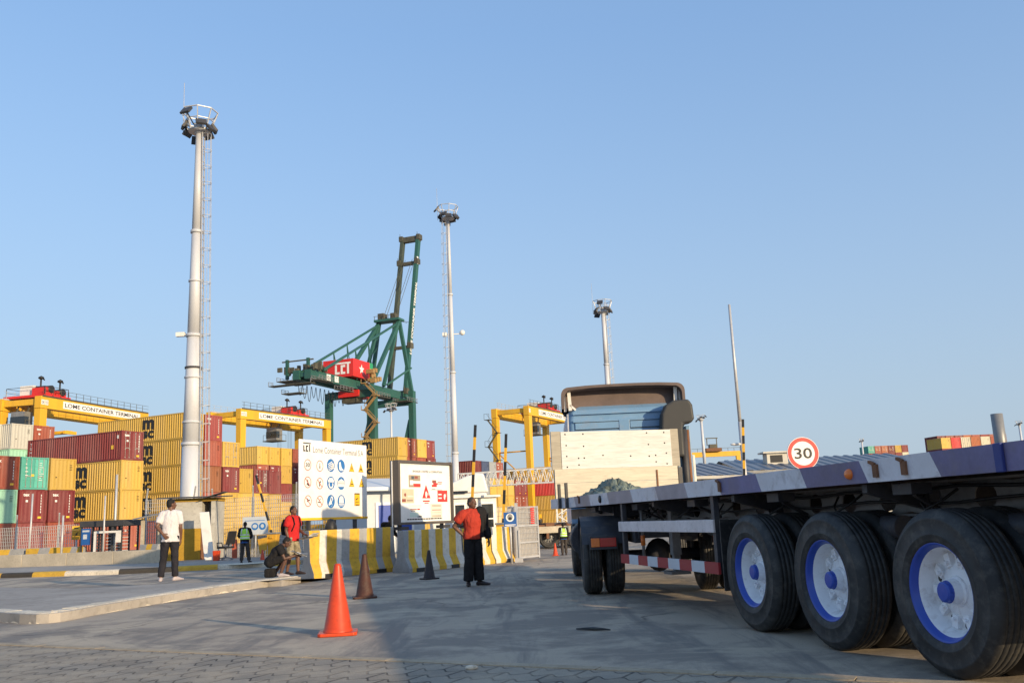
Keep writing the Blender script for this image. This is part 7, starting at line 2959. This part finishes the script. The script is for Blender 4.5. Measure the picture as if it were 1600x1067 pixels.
mb.tube([j['SL'] + V((-.02, 0, -.02)), j['SL'].lerp(j['EL'], .55)], [.125, .105], 12)
remeshed(mb, 'jacket', M['black_cloth'], t, .011, 3, .014)

# workers in hi vis vests
def vested(label, px, pyf, top, rz, pose, z0=0.15, shirt='black_cloth'):
    p = G(px, pyf, z0)
    Ht = scale_h(top, p)
    t, j, torso, arm, hp = person(label, p, rz, Ht, pose, 'skin2', 'hair', shirt, .98, -.08, .028, 'trouser_grey', 1.0, .022, 'shoe_dark', vox=.009, group='workers in hi vis vests')
    mb = MB()
    C, Nn, P = j['C'], j['N'], j['P']
    pts = [P.lerp(C, .12), P.lerp(C, .5), C, C.lerp(Nn, .55), C.lerp(Nn, .80), C.lerp(Nn, .95)]
    e = .042
    mb.tube(pts, [(.165 + e, .118 + e), (.155 + e, .11 + e), (.168 + e, .118 + e), (.158 + e * .8, .105 + e * .8), (.13 + e * .5, .088 + e * .5), (.08, .075)], 18, ax=(1, 0, 0))
    for S_ in (j['SR'], j['SL']):
        mb.tube([C.lerp(Nn, .75), S_ * .96 + C.lerp(Nn, .6) * .04], [(.08, .07), (.075, .072)], 12)
    v = remeshed(mb, 'vest', M['vest'], t, .011, 3)
    mb = MB()
    for f in (.35, .75):
        c = P.lerp(C, f)
        mb.lathe([(0.004, -.026), (1.0, -.026), (1.0, .026), (0.004, .026)], (0, 0, 0), (0, 0, 1), 20)
        n0 = len(mb.v) - 80
        mb.v[n0:] = [(x * (.160 + e + .008) + c.x, y * (.113 + e + .008) + c.y, z + c.z) for x, y, z in mb.v[n0:]]
    for sd in (-1, 1):
        mb.tube([(sd * .11, -.135, 1.2), (sd * .115, -.145, 1.34), (sd * .10, -.10, 1.46)], [(.024, .02)] * 3, 8, ax=(1, 0, 0))
    mb.build('reflective_band', M['reflect'], v)
    mb = MB()
    dn = (P - C).normalized()
    mb.tube([P + dn * .11, P.lerp(C, .2)], [(.192, .142), (.188, .140)], 16, ax=(1, 0, 0))
    remeshed(mb, 'shirt_hem', M['blue_cloth'], t, .012, 2)
    return t


vested('worker in yellow green vest standing with his back turned at the mesh fence', 382, 879, (379, 815), R(4),
       dict(ER=(.28, .02, 1.15), WR=(.20, .25, 1.05), EL=(-.28, .02, 1.15), WL=(-.18, .25, 1.05), hr=(-.4, 1, .1), hl=(.4, 1, .1), nod=R(-25), KR=(.14, .02, .5), AR=(.20, .0, .085), TR=(.26, .17, .03), KL=(-.11, .02, .5), AL=(-.13, -.02, .085), TL=(-.15, .16, .03)))
vested('worker in yellow green vest half hidden behind the truck wheel', 882, 867, (881, 816), R(10),
       dict(), 0.0)

# dark clothed person behind the gap between the barriers
p0 = D(606, 880, 26.6)
p0.z = 0
t, j, *_ = person('person in black standing behind the gap between the two striped barriers', p0, R(-35), scale_h((608, 803), p0),
       dict(C=(0, .06, 1.26), N=(0, .12, 1.45), H=(0, .17, 1.59), ER=(.26, .05, 1.15), WR=(.15, .28, 1.02), EL=(-.27, .04, 1.15), WL=(-.2, .26, .95), nod=R(-20), hr=(-.2, 1, -.2), hl=(.2, 1, -.3)), 'skin2', 'hair', 'black_cloth', .9, -.05, .03, 'black_cloth', 1.0, .02, 'shoe_dark', vox=.009)
c = D(600, 849, 25.2)
mb = MB()
mb.add([V((-.16, 0, -.11)), V((.16, .05, -.07)), V((.15, .08, .13)), V((-.17, .03, .06))], [(0, 1, 2, 3)], 0)
mb.add([V((-.16, .004, -.11)), V((.16, .054, -.07)), V((.15, .084, .13)), V((-.17, .034, .06))], [(0, 1, 2, 3)], 0)
o = tag(mb.build('notice_sheet', M['paper']), 'white sheet of paper hanging in the gap between the striped barriers', 'paper')
o.location = c
